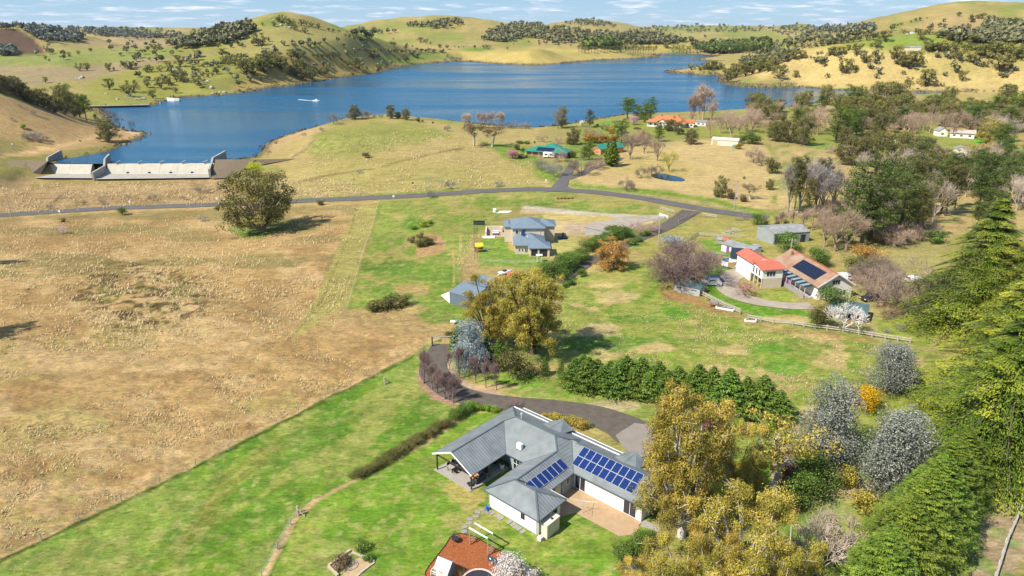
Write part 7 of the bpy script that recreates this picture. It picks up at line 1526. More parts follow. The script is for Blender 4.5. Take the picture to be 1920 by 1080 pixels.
# fountain
T = thing('fountain', 'dark three tiered garden fountain with round planted ring right of the blue roofed house', 'fountain', G1(1055.5, 446)); MB().cyl(0,0,0,.35,1.5,n=20).obj('basin', M_DARK, T); MB().cyl(0,0,.35,1.3,.14,n=8).cyl(0,0,.9,1.0,.15,.6,n=14).cyl(0,0,1.3,2.0,.08,n=8).cyl(0,0,1.5,1.58,.08,.35,n=12).obj('tiers', M_DKWOOD, T)
T = thing('play_tower', 'yellow roofed wooden play tower on the lawn of the blue roofed house', 'play tower', G1(898, 472), .2)
for x, y in ((-1,-.7),(1,-.7),(1,.7),(-1,.7)): MB().box(x-.07,x+.07,y-.07,y+.07,0,2).obj('post', M_WOOD, T)
MB().box(-1.05,1.05,-.75,.75,.95,1.05).obj('platform', M_WOOD, T); MB().slab([(-1.2,-.95,1.9),(1.2,-.95,1.9),(1.2,0,2.7),(-1.2,0,2.7)],.04).slab([(-1.2,.95,1.9),(1.2,.95,1.9),(1.2,0,2.7),(-1.2,0,2.7)],.04).obj('canopy', simple('yellow_canvas', (.75,.50,.02), .7, .05, 2), T); MB().slab([(1.0,-.35,1.1),(1.0,.35,1.1),(3.0,.35,.15),(3.0,-.35,.15)],.06).obj('slide', M_WHITE, T)
T = thing('garden_arbour', 'small white garden arbour on the fence line below the blue roofed house', 'arbour', G1(1011, 491), 0)
for x in (-.6,.6): MB().box(x-.06,x+.06,-.06,.06,0,1.9).box(x-.06,x+.06,.6,.72,0,1.9).obj('post', M_WHITE, T)
MB().box(-.9,.9,-.3,.9,1.9,2.0).obj('roof', M_WHITE, T)
# blue shed with the white end
T, w = hut('shed', 'shed', 'slate blue steel shed with white sloping end behind the golden gum', (844,569), (886,582), 4.5, 2.9, M_BLUEW, M_BLUER, 'skillion', .22, .1)
block(T, 1.5, w, 4.6, 9, 4.2, M_BLUEW, M_BLUER, 'skillion', .12, .1)
MB().face([(-.1,0,2.8),(-.1,0,0),(-5.2,2.4,0)]).face([(-.1,.4,2.8),(-5.2,2.8,0),(-.1,.4,0)]).face([(-.1,0,2.8),(-5.2,2.4,0),(-5.2,2.8,0),(-.1,.4,2.8)]).obj('canvas_end', M_WHITE, T)
T, w = hut('shed', 'shed', 'small red roofed shed half hidden behind the golden gum', (951,531), (972,532), 4, 1.9, M_WHITE, M_REDR, 'gable_u', .3, .2)
def boat(label, px, ang, L=4.5, h=.8):
    T = thing('boat', label, 'boat', G1(*px), ang); n = 10; V = []; F = []
    for i in range(n):
        t = i/(n-1); w = .85*math.sin(pi*min(1,.12+t*.9))**.5*(1 if t<.6 else (1-(t-.6)/.4)**.6+.02); x = (t-.5)*L
        V += [(x,-w,h),(x,-w*.6,.15),(x,0,0+.05*t),(x,w*.6,.15),(x,w,h),(x,0,h*1.12)]
    for i in range(n-1):
        for k in range(6): F.append((i*6+k,i*6+(k+1)%6,(i+1)*6+(k+1)%6,(i+1)*6+k))
    link('hull', np_mesh('hull', V, np.array(F)[:, ::-1], [M_WHITE], smooth=True), T); MB().box(-.7,.3,-.4,.4,h,h+.45).obj('windscreen', M_GLASS, T); return T
boat('white boat stored on the grass behind the golden gum', (947,514), R(35))
# junk beside the blue roofed house
for (x, y, lb, col_, s_) in ((913,398,'round white gas tank standing in the field','w',1.0),):
    T = thing('tank', lb, 'tank', G1(x+15, y)); MB().cyl(0,0,.1,1.2,.75,.7,n=16).cyl(0,0,1.2,1.5,.7,.2,n=16).obj('tank_body', M_WHITE, T); MB().box(-.5,.5,-.5,.5,0,.1).obj('base', M_DARK, T)
T = thing('timber_stack', 'stack of white boards left of the blue roof', 'timber stack', G1(946,399), .05)
for k in range(5): MB().box(-3+k*.3,1.5+k*.3,-.6+k*.25,-.4+k*.25,.1*k,.1*k+.2).obj('board', M_WHITE, T)
MB().box(-1,1,-1,1,0,.12).obj('pallet', M_DECK, T)
# red roofed house
g0 = G1(1426.2, 540.8); T = thing('house', 'large white house with bright red front roof, terracotta tile roof and big black solar array', 'house', (g0[0],g0[1],g0[2]), R(10)); RH = T
def tile_mat():
    m, N, L, P = new_mat('terracotta_tiles'); P.inputs['Roughness'].default_value = .85; uv = node(N, 'UVMap'); br = node(N, 'TexBrick'); br.inputs['Scale'].default_value = 1; br.inputs['Brick Width'].default_value = .33; br.inputs['Row Height'].default_value = .36; br.inputs['Mortar Size'].default_value = .03
    br.inputs['Color1'].default_value = (*S(196,136,104),1); br.inputs['Color2'].default_value = (*S(190,156,128),1); br.inputs['Mortar'].default_value = (*S(120,84,66),1); L.new(uv.outputs[0], br.inputs['Vector'])
    tc = node(N,'TexCoord'); nz = node(N,'TexNoise', Scale=.45, Detail=6.0); L.new(tc.outputs['Object'], nz.inputs['Vector']); mx = node(N,'MixRGB'); mx.inputs[2].default_value = (*S(190,170,146),1); r = node(N,'MapRange'); r.inputs['From Min'].default_value=.4; r.inputs['From Max'].default_value=.65; r.inputs['To Max'].default_value=.75; L.new(nz.outputs['Fac'], r.inputs['Value']); L.new(r.outputs[0], mx.inputs[0]); L.new(br.outputs[0], mx.inputs[1]); L.new(mx.outputs[0], P.inputs['Base Color'])
    bp = node(N,'Bump'); bp.inputs['Strength'].default_value=.6; bp.inputs['Distance'].default_value=.04; L.new(br.outputs['Fac'], bp.inputs['Height']); L.new(bp.outputs[0], P.inputs['Normal']); return m
M_TILE = tile_mat()
MB().prism([(0,0),(5.3,0),(5.3,5.6),(0,5.6)], 2.35, 4.75).obj('wall', M_WHITE, T); MB().prism([(.4,0.02),(5.3,0.02),(5.3,5.5),(2.6,5.5),(2.6,.3),(.4,.3)], -.6, 2.35).obj('lower_wall', M_SAND, T)
for v in (.15,1.9,3.7,5.4): MB().box(.02,.24,v-.1,v+.12,-.5,2.35).obj('pillar', M_SAND, T)
m = MB(); m.slab([(-.4,-.4,4.8),(5.9,-.4,4.8),(5.9,3.2,5.5),(-.4,5.0,5.8)],.14); m.slab([(-.4,4.2,4.9),(-.4,13,4.9),(2.3,13,6.2),(2.3,4.2,6.2)],.14).slab([(5.4,6,4.9),(5.4,13,4.9),(2.3,13,6.2),(2.3,5,6.2)],.14).slab([(5.9,3.2,5.5),(5.4,6.2,4.95),(2.3,5,6.2),(-.4,5.0,5.8)],.05); m.obj('red_roof', M_REDR, T)
MB().face([(-.2,4.19,5.0),(4.9,4.19,5.0),(2.3,4.19,6.1)]).prism([(0,5.6),(5,5.6),(5,12.8),(0,12.8)], -.5, 4.8).obj('upper_wall', M_WHITE, T)
window(T, 1.0, 0, 'u', 2.4, 3.0, 4.3, 3); window(T, 0, 1.0, 'v', .7, 2.8, 4.5, 1); window(T, 0, 2.4, 'v', .7, 2.8, 4.5, 1); window(T, 0, 3.8, 'v', .7, 2.8, 4.5, 1)
MB().prism([(9.0,-9.0),(17.8,-9.0),(17.8,10.2),(9.0,10.2)], -.7, 3.1).obj('wall', M_WHITE, T); m = MB(); zr = hip(m, 8.5,18.3,-9.5,10.6,3.2,.59,.14,'v'); m.obj('tile_roof', M_TILE, T)
MB().face([(9,-9,3.1),(17.8,-9,3.1),(13.4,-9,zr-.3)]).obj('gable_wall', M_WHITE, T); c = MB().beam((13.4,-9.5,zr+.05),(13.4,10.6,zr+.05),.3,.1); c.obj('ridge_cap', simple('orange_ridge_tiles', S(206,112,80), .8, .15, 3), T)
MB().beam((8.5,-9.53,3.15),(13.4,-9.53,zr),.06,.3).beam((18.3,-9.53,3.15),(13.4,-9.53,zr),.06,.3).obj('barge_board', M_WHITE, T); MB().box(11.8,12.3,7.6,8.1,4.6,6.4).obj('chimney', M_BRICK, T)
window(T, 12.4, -9, 'u', 2.0, 3.4, 4.6, 3); window(T, 14.8, -9, 'u', 1.4, .9, 2.0, 2); MB().box(9.6,10.4,-9.06,-9.0,0,2.05).obj('door', M_CREAM, T)
k = .59; cc = 1/math.hypot(1,k); panels(T, (9.6,-6.4,3.2+k*1.1), (0,1,0), (cc,0,k*cc), 9, 2, 1.03, 1.62, mat=glass('black_solar_cells', (.008,.012,.03), .15))
# striped veranda
sl = roofmat('blue_awning_sheet', S(150,176,188), .3, .5)
for i in range(12):
    v = -7.8 + i; MB().slab([(6.5,v,2.75),(6.5,v+.98,2.75),(8.9,v+.98,3.12),(8.9,v,3.12)],.05).obj('awning_sheet', sl if i % 2 else M_BLACKR, T)
for i in range(7): MB().box(6.55,6.67,-7.7+i*1.95,-7.58+i*1.95,-.4,2.7).obj('veranda_post', M_SAND, T)
MB().box(6.45,9.0,-7.8,4.2,.05,.2).obj('veranda_floor', M_DECK, T); m = MB()
for i in range(60): m.box(6.40,6.44,-7.8+i*.2,-7.63+i*.2,-.7,1.15)
m.obj('balustrade', simple('lavender_boards', S(184,176,186), .8, .06, 2), T)['kind'] = 'stuff'
for i in range(3): MB().box(7.6+i*.35,8.0+i*.35,-8.4-i*.01,-7.8,-.1-i*.2+.2,.0-i*.2+.25).obj('step', M_PAVE, T)
def wp(u, v, z=0): c_, s_ = cos(R(10)), sin(R(10)); return (g0[0]+u*c_-v*s_, g0[1]+u*s_+v*c_, g0[2]+z)
for i, (v, cl, nm) in enumerate(((2.0,(.75,.7,.72),'white and red'),(.6,(.5,.04,.06),'dark red'),(-.6,(.02,.08,.45),'blue'),(-1.3,(.55,.16,.4),'pink'))):
    setp(MB().box(6.47,6.5,-.25,.25,-.5,.5).obj('towel', simple(f'{nm.replace(" ","_")}_towel', cl, .9, .2, 6), loc=wp(0,v,1.75), rotz=R(10)), f'{nm} towel hanging in the striped veranda', 'towel', 'laundry hung in the veranda')
# sheds round it
T, w = hut('garage', 'garage', 'white garage with black flat roof left of the red roofed house', (1369,500), (1405,503.5), 7.5, 2.6, M_WHITE, M_BLACKR, 'skillion', .06, .3, wins=((.62,1.4,.9,1.8,2),)); MB().box(w*.52,w*.52+.6,-.05,-.004,0,2.2).obj('door', M_PURPLE, T)
T, w = hut('shed', 'shed', 'long white shed with purple doors and weathered iron roof', (1352,470.5), (1405,482), 3.4, 2.3, M_WHITE, M_CORR, 'skillion', .12, .3)
for f in (.18,.55,.8): MB().box(w*f,w*f+1.0,-.06,-.004,0,1.9).obj('door', M_PURPLE, T)
T, w = hut('shed', 'shed', 'big grey steel shed with dark open bays', (1449,459), (1516,453.5), 9, 3.4, M_SHEDG, M_CORR, 'gable_u', .22, .15, doors=((.04,5.2,2.9),(.75,1.6,2.6)))  # open bays are dark sheets, their inner shade is painted
T, w = hut('shed', 'shed', 'tiny grey shed at the right end of the purple doored shed', (1415,474), (1427,473), 2, 1.7, M_SHEDG, M_CORR, 'skillion', .1, .1)
T, w = hut('chicken_coop', 'coop', 'little chicken coop with half red half white iron roof', (1343,457), (1362,459), 2.4, 1.5, M_CORR, M_CORR, 'gable_u', .35, .2); MB().slab([(w*.5,-.25,1.56),(w+.3,-.25,1.56),(w+.3,1.2,2.06),(w*.5,1.2,2.06)],.03).obj('roof_sheet', M_REDR, T)
T, w = hut('hut', 'hut', 'small grey weatherboard hut with dark teal roof beside the horse paddock', (1262.8,546.5), (1311,556.5), 3.6, 1.95, simple('pale_grey_boards', S(206,204,206), .8, .05, 1), M_TEALR, 'skillion', .06, .12, wins=((.09,1.35,1.0,1.6,3),(.68,1.35,1.0,1.6,3)))
a, ang, w = frame_px((1552,596), (1621,607)); T = thing('open_shed', 'dark open sided shed with teal iron roof behind the white blossom', 'shed', a, ang)
MB().slab([(-.3,-.3,2.1),(w+.3,-.3,2.1),(w+.3,6.2,2.5),(-.3,6.2,2.5)],.08).obj('roof', M_TEALR, T); MB().box(0,w,5.9,6.0,0,2.3).box(0,.1,0,6,0,2.1).obj('wall', M_DARK, T)
for i in range(5): MB().box(i*(w-.12)/4,i*(w-.12)/4+.12,-.06,.06,-.3,2.1).obj('post', M_DKWOOD, T)
ld = thing('white_rack', 'white ladder like rack leaning at the corner of the dark open shed', 'rack', (a[0]+(w-1)*cos(ang), a[1]+(w-1)*sin(ang)-.4, a[2]), ang); MB().box(-.4,-.32,-.03,.03,0,1.7).box(.32,.4,-.03,.03,0,1.7).obj('side_rail', M_WHITE, ld); 
for z_ in (.1,.6,1.1,1.6): MB().box(-.32,.32,-.03,.03,z_,z_+.07).obj('rung', M_WHITE, ld)
# houses by the lake and to the right
a, ang, w = frame_px((988,291.5), (1058,297)); T = thing('house', 'low brick house with bright green roof and dark solar panels by the lake', 'house', a, ang); block(T, 0, w, 0, 9, 2.5, M_BRICK, M_GREENR, k=.4, ov=1.2); block(T, w*.3, w*.72, 5, 13, 3.6, M_BRICK, M_GREENR, k=.5, ov=.5)
for i in range(6): MB().box(i*w/5.5-.5,i*w/5.5-.4,-1.1,-1.0,-.3,2.4).obj('veranda_post', M_WHITE, T)
for f in (.1,.3,.55,.8): window(T, f*w, 0, 'u', 1.4, .8, 2, 2)
panels(T, (w*.25,-.3,2.95), (1,0,0), (0,.93,.37), 8, 2, 1.1, 1.6, mat=glass('dusk_solar_cells', (.01,.02,.05)))
a, ang, w = frame_px((1126,290), (1152,287)); T = thing('house', 'orange brick house with green roof half hidden by cypresses', 'house', a, ang); block(T, 0, w+6, 0, 8, 2.7, M_BRICKO, M_GREENR, 'gable_u', .45, .5); window(T, 1.5, 0, 'u', 1.5, .8, 2, 2); window(T, 4.5, 0, 'u', 1.2, .8, 2, 2)
T = thing('caravan', 'white caravan parked in front of the green roofed house', 'caravan', G1(1029,295.5), R(-8)); L_ = 2.9
MB().prism([(-L_,-1.1),(L_,-1.1),(L_,1.1),(-L_,1.1)], .45, 2.5).obj('body', M_WHITE, T); MB().prism([(-L_+.4,-1.0),(L_-.4,-1.0),(L_-.4,1.0),(-L_+.4,1.0)], 2.5, 2.75).obj('roof', M_WHITE, T); window(T, -2, -1.1, 'u', 1.2, 1.4, 2.1, 1, mat=M_DARK); window(T, .6, -1.1, 'u', 1.2, 1.4, 2.1, 1, mat=M_DARK); MB().box(-.5,.2,-1.16,-1.1,.6,2.3).obj('door', M_CREAM, T)
for x in (-.2,.6): MB().bar((x,-1.12,.35),(x,-.95,.35),.35,n=12).obj('wheel', M_DARK, T); MB().bar((x,1.12,.35),(x,.95,.35),.35,n=12).obj('wheel', M_DARK, T)
a, ang, w = frame_px((1214,237), (1282,241)); T = thing('homestead', 'old white homestead with orange iron roof and tall brick chimneys by the water', 'house', a, ang); block(T, 0, w, 0, 12, 3.2, M_WHITE, M_OR, k=.5, ov=1.4); block(T, w*.28, w*.55, -2.5, 4, 3.3, M_WHITE, M_OR, 'gable_v', .6, .4)
for (u, v) in ((w*.3,5),(w*.66,3),(w*.75,8)): c = MB().box(u,u+.9,v,v+.7,4,7.2).obj('chimney', M_BRICK, T); MB().box(u-.1,u+1,v-.1,v+.8,7.2,7.45).obj('chimney_cap', M_BRICK, c)
for i in range(7): MB().box(i*w/6-.1,i*w/6+.05,-1.25,-1.1,-.5,3).obj('veranda_post', M_WHITE, T)
for f in (.06,.18,.62,.8): window(T, f*w, 0, 'u', 1.2, .9, 2.3, 1)
hut('annex', 'house', 'white fibro annex right of the orange roofed homestead', (1284,239), (1300,239.5), 7, 3.2, M_WHITE, M_OR, 'gable_u', .4, .4, wins=((.15,1.4,.8,2.2,2),(.6,1.4,.8,2.2,2)))
hut('outbuilding', 'building', 'flat roofed white outbuilding behind the bare trees right of the homestead', (1303,236), (1323,237), 6, 2.7, M_WHITE, M_CORR, 'skillion', .08, .3, wins=((.2,1.6,.9,2,2),(.65,1.2,.9,2,1)))
T, w = hut('shed', 'shed', 'long cream steel shed in the paddock with one tan roller door', (1333,271.5), (1383,275), 8, 3.0, M_CREAMW, simple('pale_shed_roof', S(226,216,202), .6, .05, 1), 'gable_u', .25, .2); MB().box(.8,3.4,-.05,-.004,0,2.4).obj('roller_door', simple('tan_door', (.45,.34,.16), .6, .05, 2), T)
T = thing('water_tank', 'round pale green water tank at the right end of the cream shed', 'water tank', G1(1377,278.5)); MB().cyl(0,0,0,1.9,1.25,n=18).obj('tank_body', simple('pale_green_tank', S(128,170,150), .6, .06, 2), T); MB().cyl(0,0,1.9,2.15,1.25,.2,n=18).obj('lid', simple('pale_green_lid', S(150,190,168), .6, .06, 2), T)
hut('cottage', 'house', 'white cottage with pale roof between bare trees at the right', (1758,256), (1776,256), 6, 3.2, M_WHITE, M_CORR, 'gable_v', .7, .3, wins=((.3,1.5,1,2.2,2),))
T, w = hut('cottage', 'house', 'long white cottage with pinkish iron roof and veranda at the right', (1781,258), (1826,260), 7, 3.0, M_WHITE, simple('pinkish_iron', S(222,196,184), .6, .1, .5), 'gable_u', .4, .6, wins=((.1,1.4,.9,2.1,2),(.4,1.4,.9,2.1,2),(.75,1.4,.9,2.1,2)))
hut('shed', 'shed', 'beige outbuilding with grey iron roof beside the rust coloured gum', (1786,290), (1812,292), 6, 2.9, M_CREAMW, M_CORR, 'gable_v', .4, .3); hut('shed', 'shed', 'low grey roofed building behind the rust coloured gum', (1792,304), (1816,305), 6, 2.0, M_DARK, M_CORR, 'skillion', .15, .3)
hut('shed', 'shed', 'wide silver roofed building right of the rust coloured gum', (1842,310), (1880,309), 8, 2.3, M_DARK, M_CORR, 'gable_u', .2, .4); hut('stone_hut', 'hut', 'small stone hut with a dark doorway among bare trees', (1751,288), (1765,288), 4, 2.1, simple('rubble_stone', (.36,.28,.2), .95, .3, 2), M_CORR, 'skillion', .1, .2, doors=((.35,1.0,1.7),))
for bl, br, lb, wl, rf_, h_ in (((1697,94),(1727,95),'long grey roofed farmhouse high on the right hill',M_CREAMW,M_CORR,3),((1542,142-79),(1552,63),'tiny pale house on the far right ridge',M_WHITE,M_CORR,3),((1203,61),(1212,61),'tiny pale house in the far woods beyond the lake',M_WHITE,M_CORR,4),((1065,59),(1071,59),'tiny red roofed house on the far wooded hill',M_WHITE,M_REDR,4),((1698,64),(1703,64),'small pale shed below the right hilltop',M_WHITE,M_CORR,2.5),((1860,39),(1868,39),'green roofed house near the right skyline',M_WHITE,M_TEALR,3)):
    hut('farm_building', 'building', lb, bl, br, 8, h_, wl, rf_, 'gable_u', .35, .3)
# ------------------------------------------------------------------ dam
def at_z(x, y, z): p = flat(x, y, z); return np.array([float(p[0]), float(p[1]), z])
CZ, FZ = -5.55, -9.7
T = thing('spillway', 'wide pale concrete spillway with sloping side walls at the near end of the lake', 'dam', at_z(201, 307, 0) * [1, 1, 0])
org = np.array(T.location)
def W(p): return tuple(np.asarray(p) - org)
L1, R1, L2, R2 = at_z(92, 308, CZ), at_z(173, 308.5, CZ), at_z(201, 307.5, CZ), at_z(401, 306.5, CZ)
def fl(x, y): return at_z(x, y, FZ)
m = MB()
def chute(L_, R_, fl_, fr_, name):
    mb = MB(); n = max(int(np.linalg.norm(R_ - L_) / 8), 1); out = np.cross([0,0,1.], R_-L_); out = -np.array([0, 1., 0])
    for i in range(n):
        a = L_ + (R_-L_)*i/n; b = L_ + (R_-L_)*(i+1)/n; g_ = (b-a)*.004; a = a+g_; b = b-g_
        lo_a, lo_b = a + out*3.2, b + out*3.2; lo_a[2] = lo_b[2] = FZ
        o = MB(); o.face([W(lo_a),W(lo_b),W(b),W(a)]).face([W(a),W(b),W(b+[0,1.0,0]),W(a+[0,1.0,0])]).face([W(a+[0,1,0]),W(b+[0,1,0]),W(b+[0,1.0,-4]),W(a+[0,1.0,-4])]); o.obj('crest_panel', M_CONC, T)
        if 0: pass
chute(L1, R1, 0, 0, ''); chute(L2, R2, 0, 0, '')
for pts, mt, zz in (([(66,333.5),(86,320),(172,320.5),(176,334)], M_CONCD, FZ+.02),([(178,336),(205,322),(394,321),(393,333)], M_CONCD, FZ+.02),([(96,326),(100,319.5),(172,320),(172,327)], M_CONC, FZ+.07),([(202,326.5),(208,321.5),(392,320.5),(391,327)], M_CONC, FZ+.07)):
    P = [at_z(x, y, zz) for x, y in pts]; MB().face([W(p) for p in P][::1] if np.cross((P[1]-P[0])[:2],(P[2]-P[0])[:2]) > 0 else [W(p) for p in P][::-1]).obj('apron', mt, T)
def wing(pts, top, name='wing_wall', th=.9, mat=M_CONCD):
    """upright wall along ground points pts with top heights top"""
    mb = MB(); P = [np.array(p) for p in pts]
    for (a, b), (ha, hb) in zip(zip(P[:-1], P[1:]), zip(top[:-1], top[1:])):
        d = b - a; nrm = np.array([-d[1], d[0], 0.]); nrm /= np.linalg.norm(nrm); nrm *= th/2; z0 = FZ - 1
        q = [np.array([*(a+s_*nrm)[:2], z]) for s_, z in ((-1,z0),(1,z0),(1,ha),(-1,ha))]; r_ = [np.array([*(b+s_*nrm)[:2], z]) for s_, z in ((-1,z0),(1,z0),(1,hb),(-1,hb))]
        for f in ((0,1,2,3),): mb.face([W(q[i]) for i in f][::-1]); mb.face([W(r_[i]) for i in f])
        for i, j in ((0,1),(1,2),(2,3),(3,0)): mb.face([W(q[i]),W(q[j]),W(r_[j]),W(r_[i])])
    mb.obj(name, mat, T)
wing([fl(72,327), fl(90,319.5), fl(94,317), fl(120,308.5)], [-7.3,-6.5,-3.6,-2.0])
wing([fl(175,335.5), fl(198,324.5), fl(201,322), fl(210,316)], [-6.6,-6.0,-3.2,-2.2])
wing([fl(394,332.5), fl(399,321), fl(402,318), fl(426,310)], [-5.8,-5.3,-3.6,-2.0])
for k in range(5):
    p = L2 + (R2-L2)*(.09+.205*k); MB().beam(W(p+[0,0,0]),W(p+[0,0,.8]),.35,.35).beam(W(p+[-.4,-.4,.8]),W(p+[1.7,.6,1.6]),.9,.14).obj('gate_bracket', M_CONCD, T)
for k in range(5):
    p = L2 + (R2-L2)*(.2+.2*k) if k < 4 else L2 + (R2-L2)*.99; p = p + [0,-3.6,0]; p[2] = FZ+.1; MB().box(*[c for q in zip(W(p), W(p+[.9,.9,.6])) for c in q]).obj('baffle_block', M_DARK, T)
M_RIP = simple('dark_riprap', S(134,118,98), .95, .4, 2.5, bump=1)
def bank(pts_top, pts_bot, label):
    A = [at_z(x, y, z) for x, y, z in pts_top]; B_ = [at_z(x, y, z) for x, y, z in pts_bot]; mb = MB()
    for i in range(len(A)-1): mb.face([B_[i],B_[i+1],A[i+1],A[i]]); mb.face([A[i],A[i+1],A[i+1]+[0,7,-3.5],A[i]+[0,7,-3.5]])
    setp(mb.obj('rock_bank', M_RIP), label, kind='structure')
bank([(10,302,-3.6),(50,301,-3.4),(90,302,-3.4)], [(30,330,-8.6),(52,331,-9.2),(74,330,-9.6)], 'dark rock faced bank left of the spillway')
bank([(404,299,-3.6),(440,298.5,-3.6),(480,299,-4.2),(560,297,-5)], [(396,335,-10),(430,333,-10),(446,326,-9),(470,312,-7)], 'dark rock faced bank right of the spillway')
# outlet jetty, screen and tower across the water
a = at_z(168, 199, -4.4); b = at_z(280, 196.5, -4.4); T = thing('jetty', 'long low concrete outlet jetty at the far left shore of the lake', 'jetty', a * [1,1,0]); r_ = lambda p, dz=0: tuple(p - a*[1,1,0] + [0,0,dz])
MB().beam(r_(a), r_(b), 3.2, .35).obj('deck', M_CONCD, T); MB().beam(r_(a,-.9)[:2]+(r_(a,-.9)[2],), r_(b,-.9), .6, 1.4).obj('wall', M_DARK, T)
for k in range(12): p = a + (b-a)*k/11; MB().beam(r_(p,.1), r_(p,1.3), .12, .12).obj('rail_post', M_CONCD, T)
MB().beam(r_(a,1.3), r_(b,1.3), .08, .08).obj('handrail', M_CONCD, T)
MB().beam(r_(b,-2), r_(b,1.5), 1.2, 1.2).obj('pier', M_CONCD, T)
a = at_z(322, 190, -6); T = thing('intake_wall', 'white L shaped concrete intake wall on the far rocky bank', 'wall', a, 0); T.scale = (.8, .8, .75); MB().prism([(-9,8),(3,0),(9,0),(9,1),(3.4,1),(-8.6,9)], -1, 3.6).obj('wall', M_WHITE, T); MB().box(3,9,-.3,4,-1,1.2).obj('footing', M_CONC, T)
a = at_z(301, 195, -6); T = thing('intake_tower', 'small grey intake post standing in the water by the far bank', 'tower', a); MB().box(-.8,.8,-.8,.8,-1,2).obj('base', M_CONCD, T); MB().box(-.3,.3,-.3,.3,2,4.4).obj('mast', M_CONCD, T)
# boat with wake
a = at_z(593, 189.5, -6); T = thing('motor_boat', 'small white motor boat trailing a straight wake on the lake', 'boat', a, R(-4)); MB().prism([(-3.4,-1.1),(2,-1.1),(3.8,0),(2,1.1),(-3.4,1.1)], -.1, .8).obj('hull', M_WHITE, T); MB().box(-.8,.8,-.7,.7,.8,1.8).obj('cabin', M_WHITE, T)
wk = MB(); a2 = at_z(559, 186.6, -5.985); b1 = at_z(589, 189.2, -5.985); wk.face([a2-[0,2,0],b1-[0,1,0],b1+[0,1,0],a2+[0,2,0]]); setp(wk.obj('wake', simple('foam', (.6,.66,.7), .8, .3, .8)), 'white wake behind the motor boat', 'wake')
# pond in the tan paddock
def pond():
    c = G1(1252, 333); o = MB(); n = 24; M = new_mat('pond_water'); M[3].inputs['Base Color'].default_value = (.01,.02,.03,1); M[3].inputs['Roughness'].default_value = .06
    pts = [(c[0]+6.5*cos(t), c[1]+7*sin(t)-4*cos(t)) for t in np.linspace(0,2*pi,n+1)[:-1]]; zz = max(terrain(np.array([p[0] for p in pts]), np.array([p[1] for p in pts])))
    o.face([(x,y,zz+.05) for x,y in pts]); o.prism(pts, zz-2, zz+.04); setp(o.obj('pond', M[0]), 'small dark farm pond in the tan paddock', kind='structure')
pond()
# ------------------------------------------------------------------ cars
def car(label, px, ang, paint, L=4.6, W_=1.8, H_=1.7, kind='suv'):
    g = G1(*px); T = thing('car', label, 'car', (g[0],g[1],g[2]+.08), ang); h = L/2; w = W_/2
    prof = [(-h,.35),(-h,.95),(-h+.15,1.02),(-h+.55,H_-.06),(-h+.9,H_),(.55,H_),(1.15,1.08),(h-.15,.92),(h,.75),(h,.35)] if kind == 'suv' else [(-h,.3),(-h,.85),(-h+.7,.92),(-h+1.35,H_-.05),(.3,H_),(1.1,.95),(h-.1,.78),(h,.3)]
    def ext(pr, y0, y1, inset=0):
        m = MB(); n = len(pr); A = [(x, y0*(1-(.12 if z > 1.05 else 0)), z) for x, z in pr]; B_ = [(x, y1*(1-(.12 if z > 1.05 else 0)), z) for x, z in pr]; m.face(A); m.face(B_[::-1])
        for i in range(n): m.face([A[i],B_[i],B_[(i+1)%n],A[(i+1)%n]])
        return m
    ext(prof, -w, w).obj('body', paint, T); zt = H_-.1; m = MB()
    for s_ in (-1,1): m.face([(x, s_*(w*.94+.004 if z < 1.1 else w*.885+.004), z) for x, z in ((-h+.45,1.1),(.95,1.1),(.5,zt),(-h+.75,zt))])
    m.face([(1.12,-w*.8,1.13),(1.12,w*.8,1.13),(.62,w*.78,zt),(.62,-w*.78,zt)]).face([(-h+.2,-w*.8,1.1),(-h+.2,w*.8,1.1),(-h+.52,w*.76,zt),(-h+.52,-w*.76,zt)]); m.obj('window', M_GLASS, T)
    for x in (-h+.85, h-.9):
        for s_ in (-1,1): q = MB().bar((x,s_*(w-.2),.33),(x,s_*(w+.02),.33),.34,n=14).obj('wheel', M_DARK, T); MB().bar((x,s_*(w+.0),.33),(x,s_*(w+.035),.33),.19,n=10).obj('rim', M_ALU, q)
    for s_ in (-1,1): MB().box(h-.06,h+.012,s_*w*.75-.18,s_*w*.75+.18,.62,.78).obj('headlight', M_WHITE, T); MB().box(-h-.012,-h+.05,s_*w*.78-.14,s_*w*.78+.14,.75,.98).obj('tail_light', simple('red_lens', (.5,.01,.01), .3, .05, 2), T)
    MB().box(-h-.02,-h+.1,-w*.95,w*.95,.35,.5).box(h-.1,h+.02,-w*.95,w*.95,.35,.5).obj('bumper', M_DARK, T); return T
car('silver four wheel drive parked behind the small grey hut', (1334,535), R(172), simple('silver_paint', (.5,.51,.54), .3, .03, 2, metal=.4, spec=.6)); car('dark blue car parked behind the silver four wheel drive', (1337,528), R(172), simple('blue_paint', (.01,.03,.14), .3, .03, 2, spec=.6), kind='sedan', H_=1.45)
car('black pickup car parked under the spreading bare tree', (1632,563), R(200), simple('black_paint', (.012,.013,.016), .25, .03, 2, spec=.6), L=5.0); car('white car half hidden behind the house gable', (1584,522), R(100), simple('white_car_paint', (.7,.7,.7), .3, .03, 2), kind='sedan', H_=1.4); car('white car parked under trees at the right of the yard', (1712,528), R(20), simple('pale_car_paint', (.62,.63,.64), .3, .03, 2), kind='sedan', H_=1.45)
car('dark car parked by the homestead drive', (1195,243), R(5), simple('dark_car_paint', (.03,.03,.04), .3, .03, 2), kind='sedan', H_=1.45)
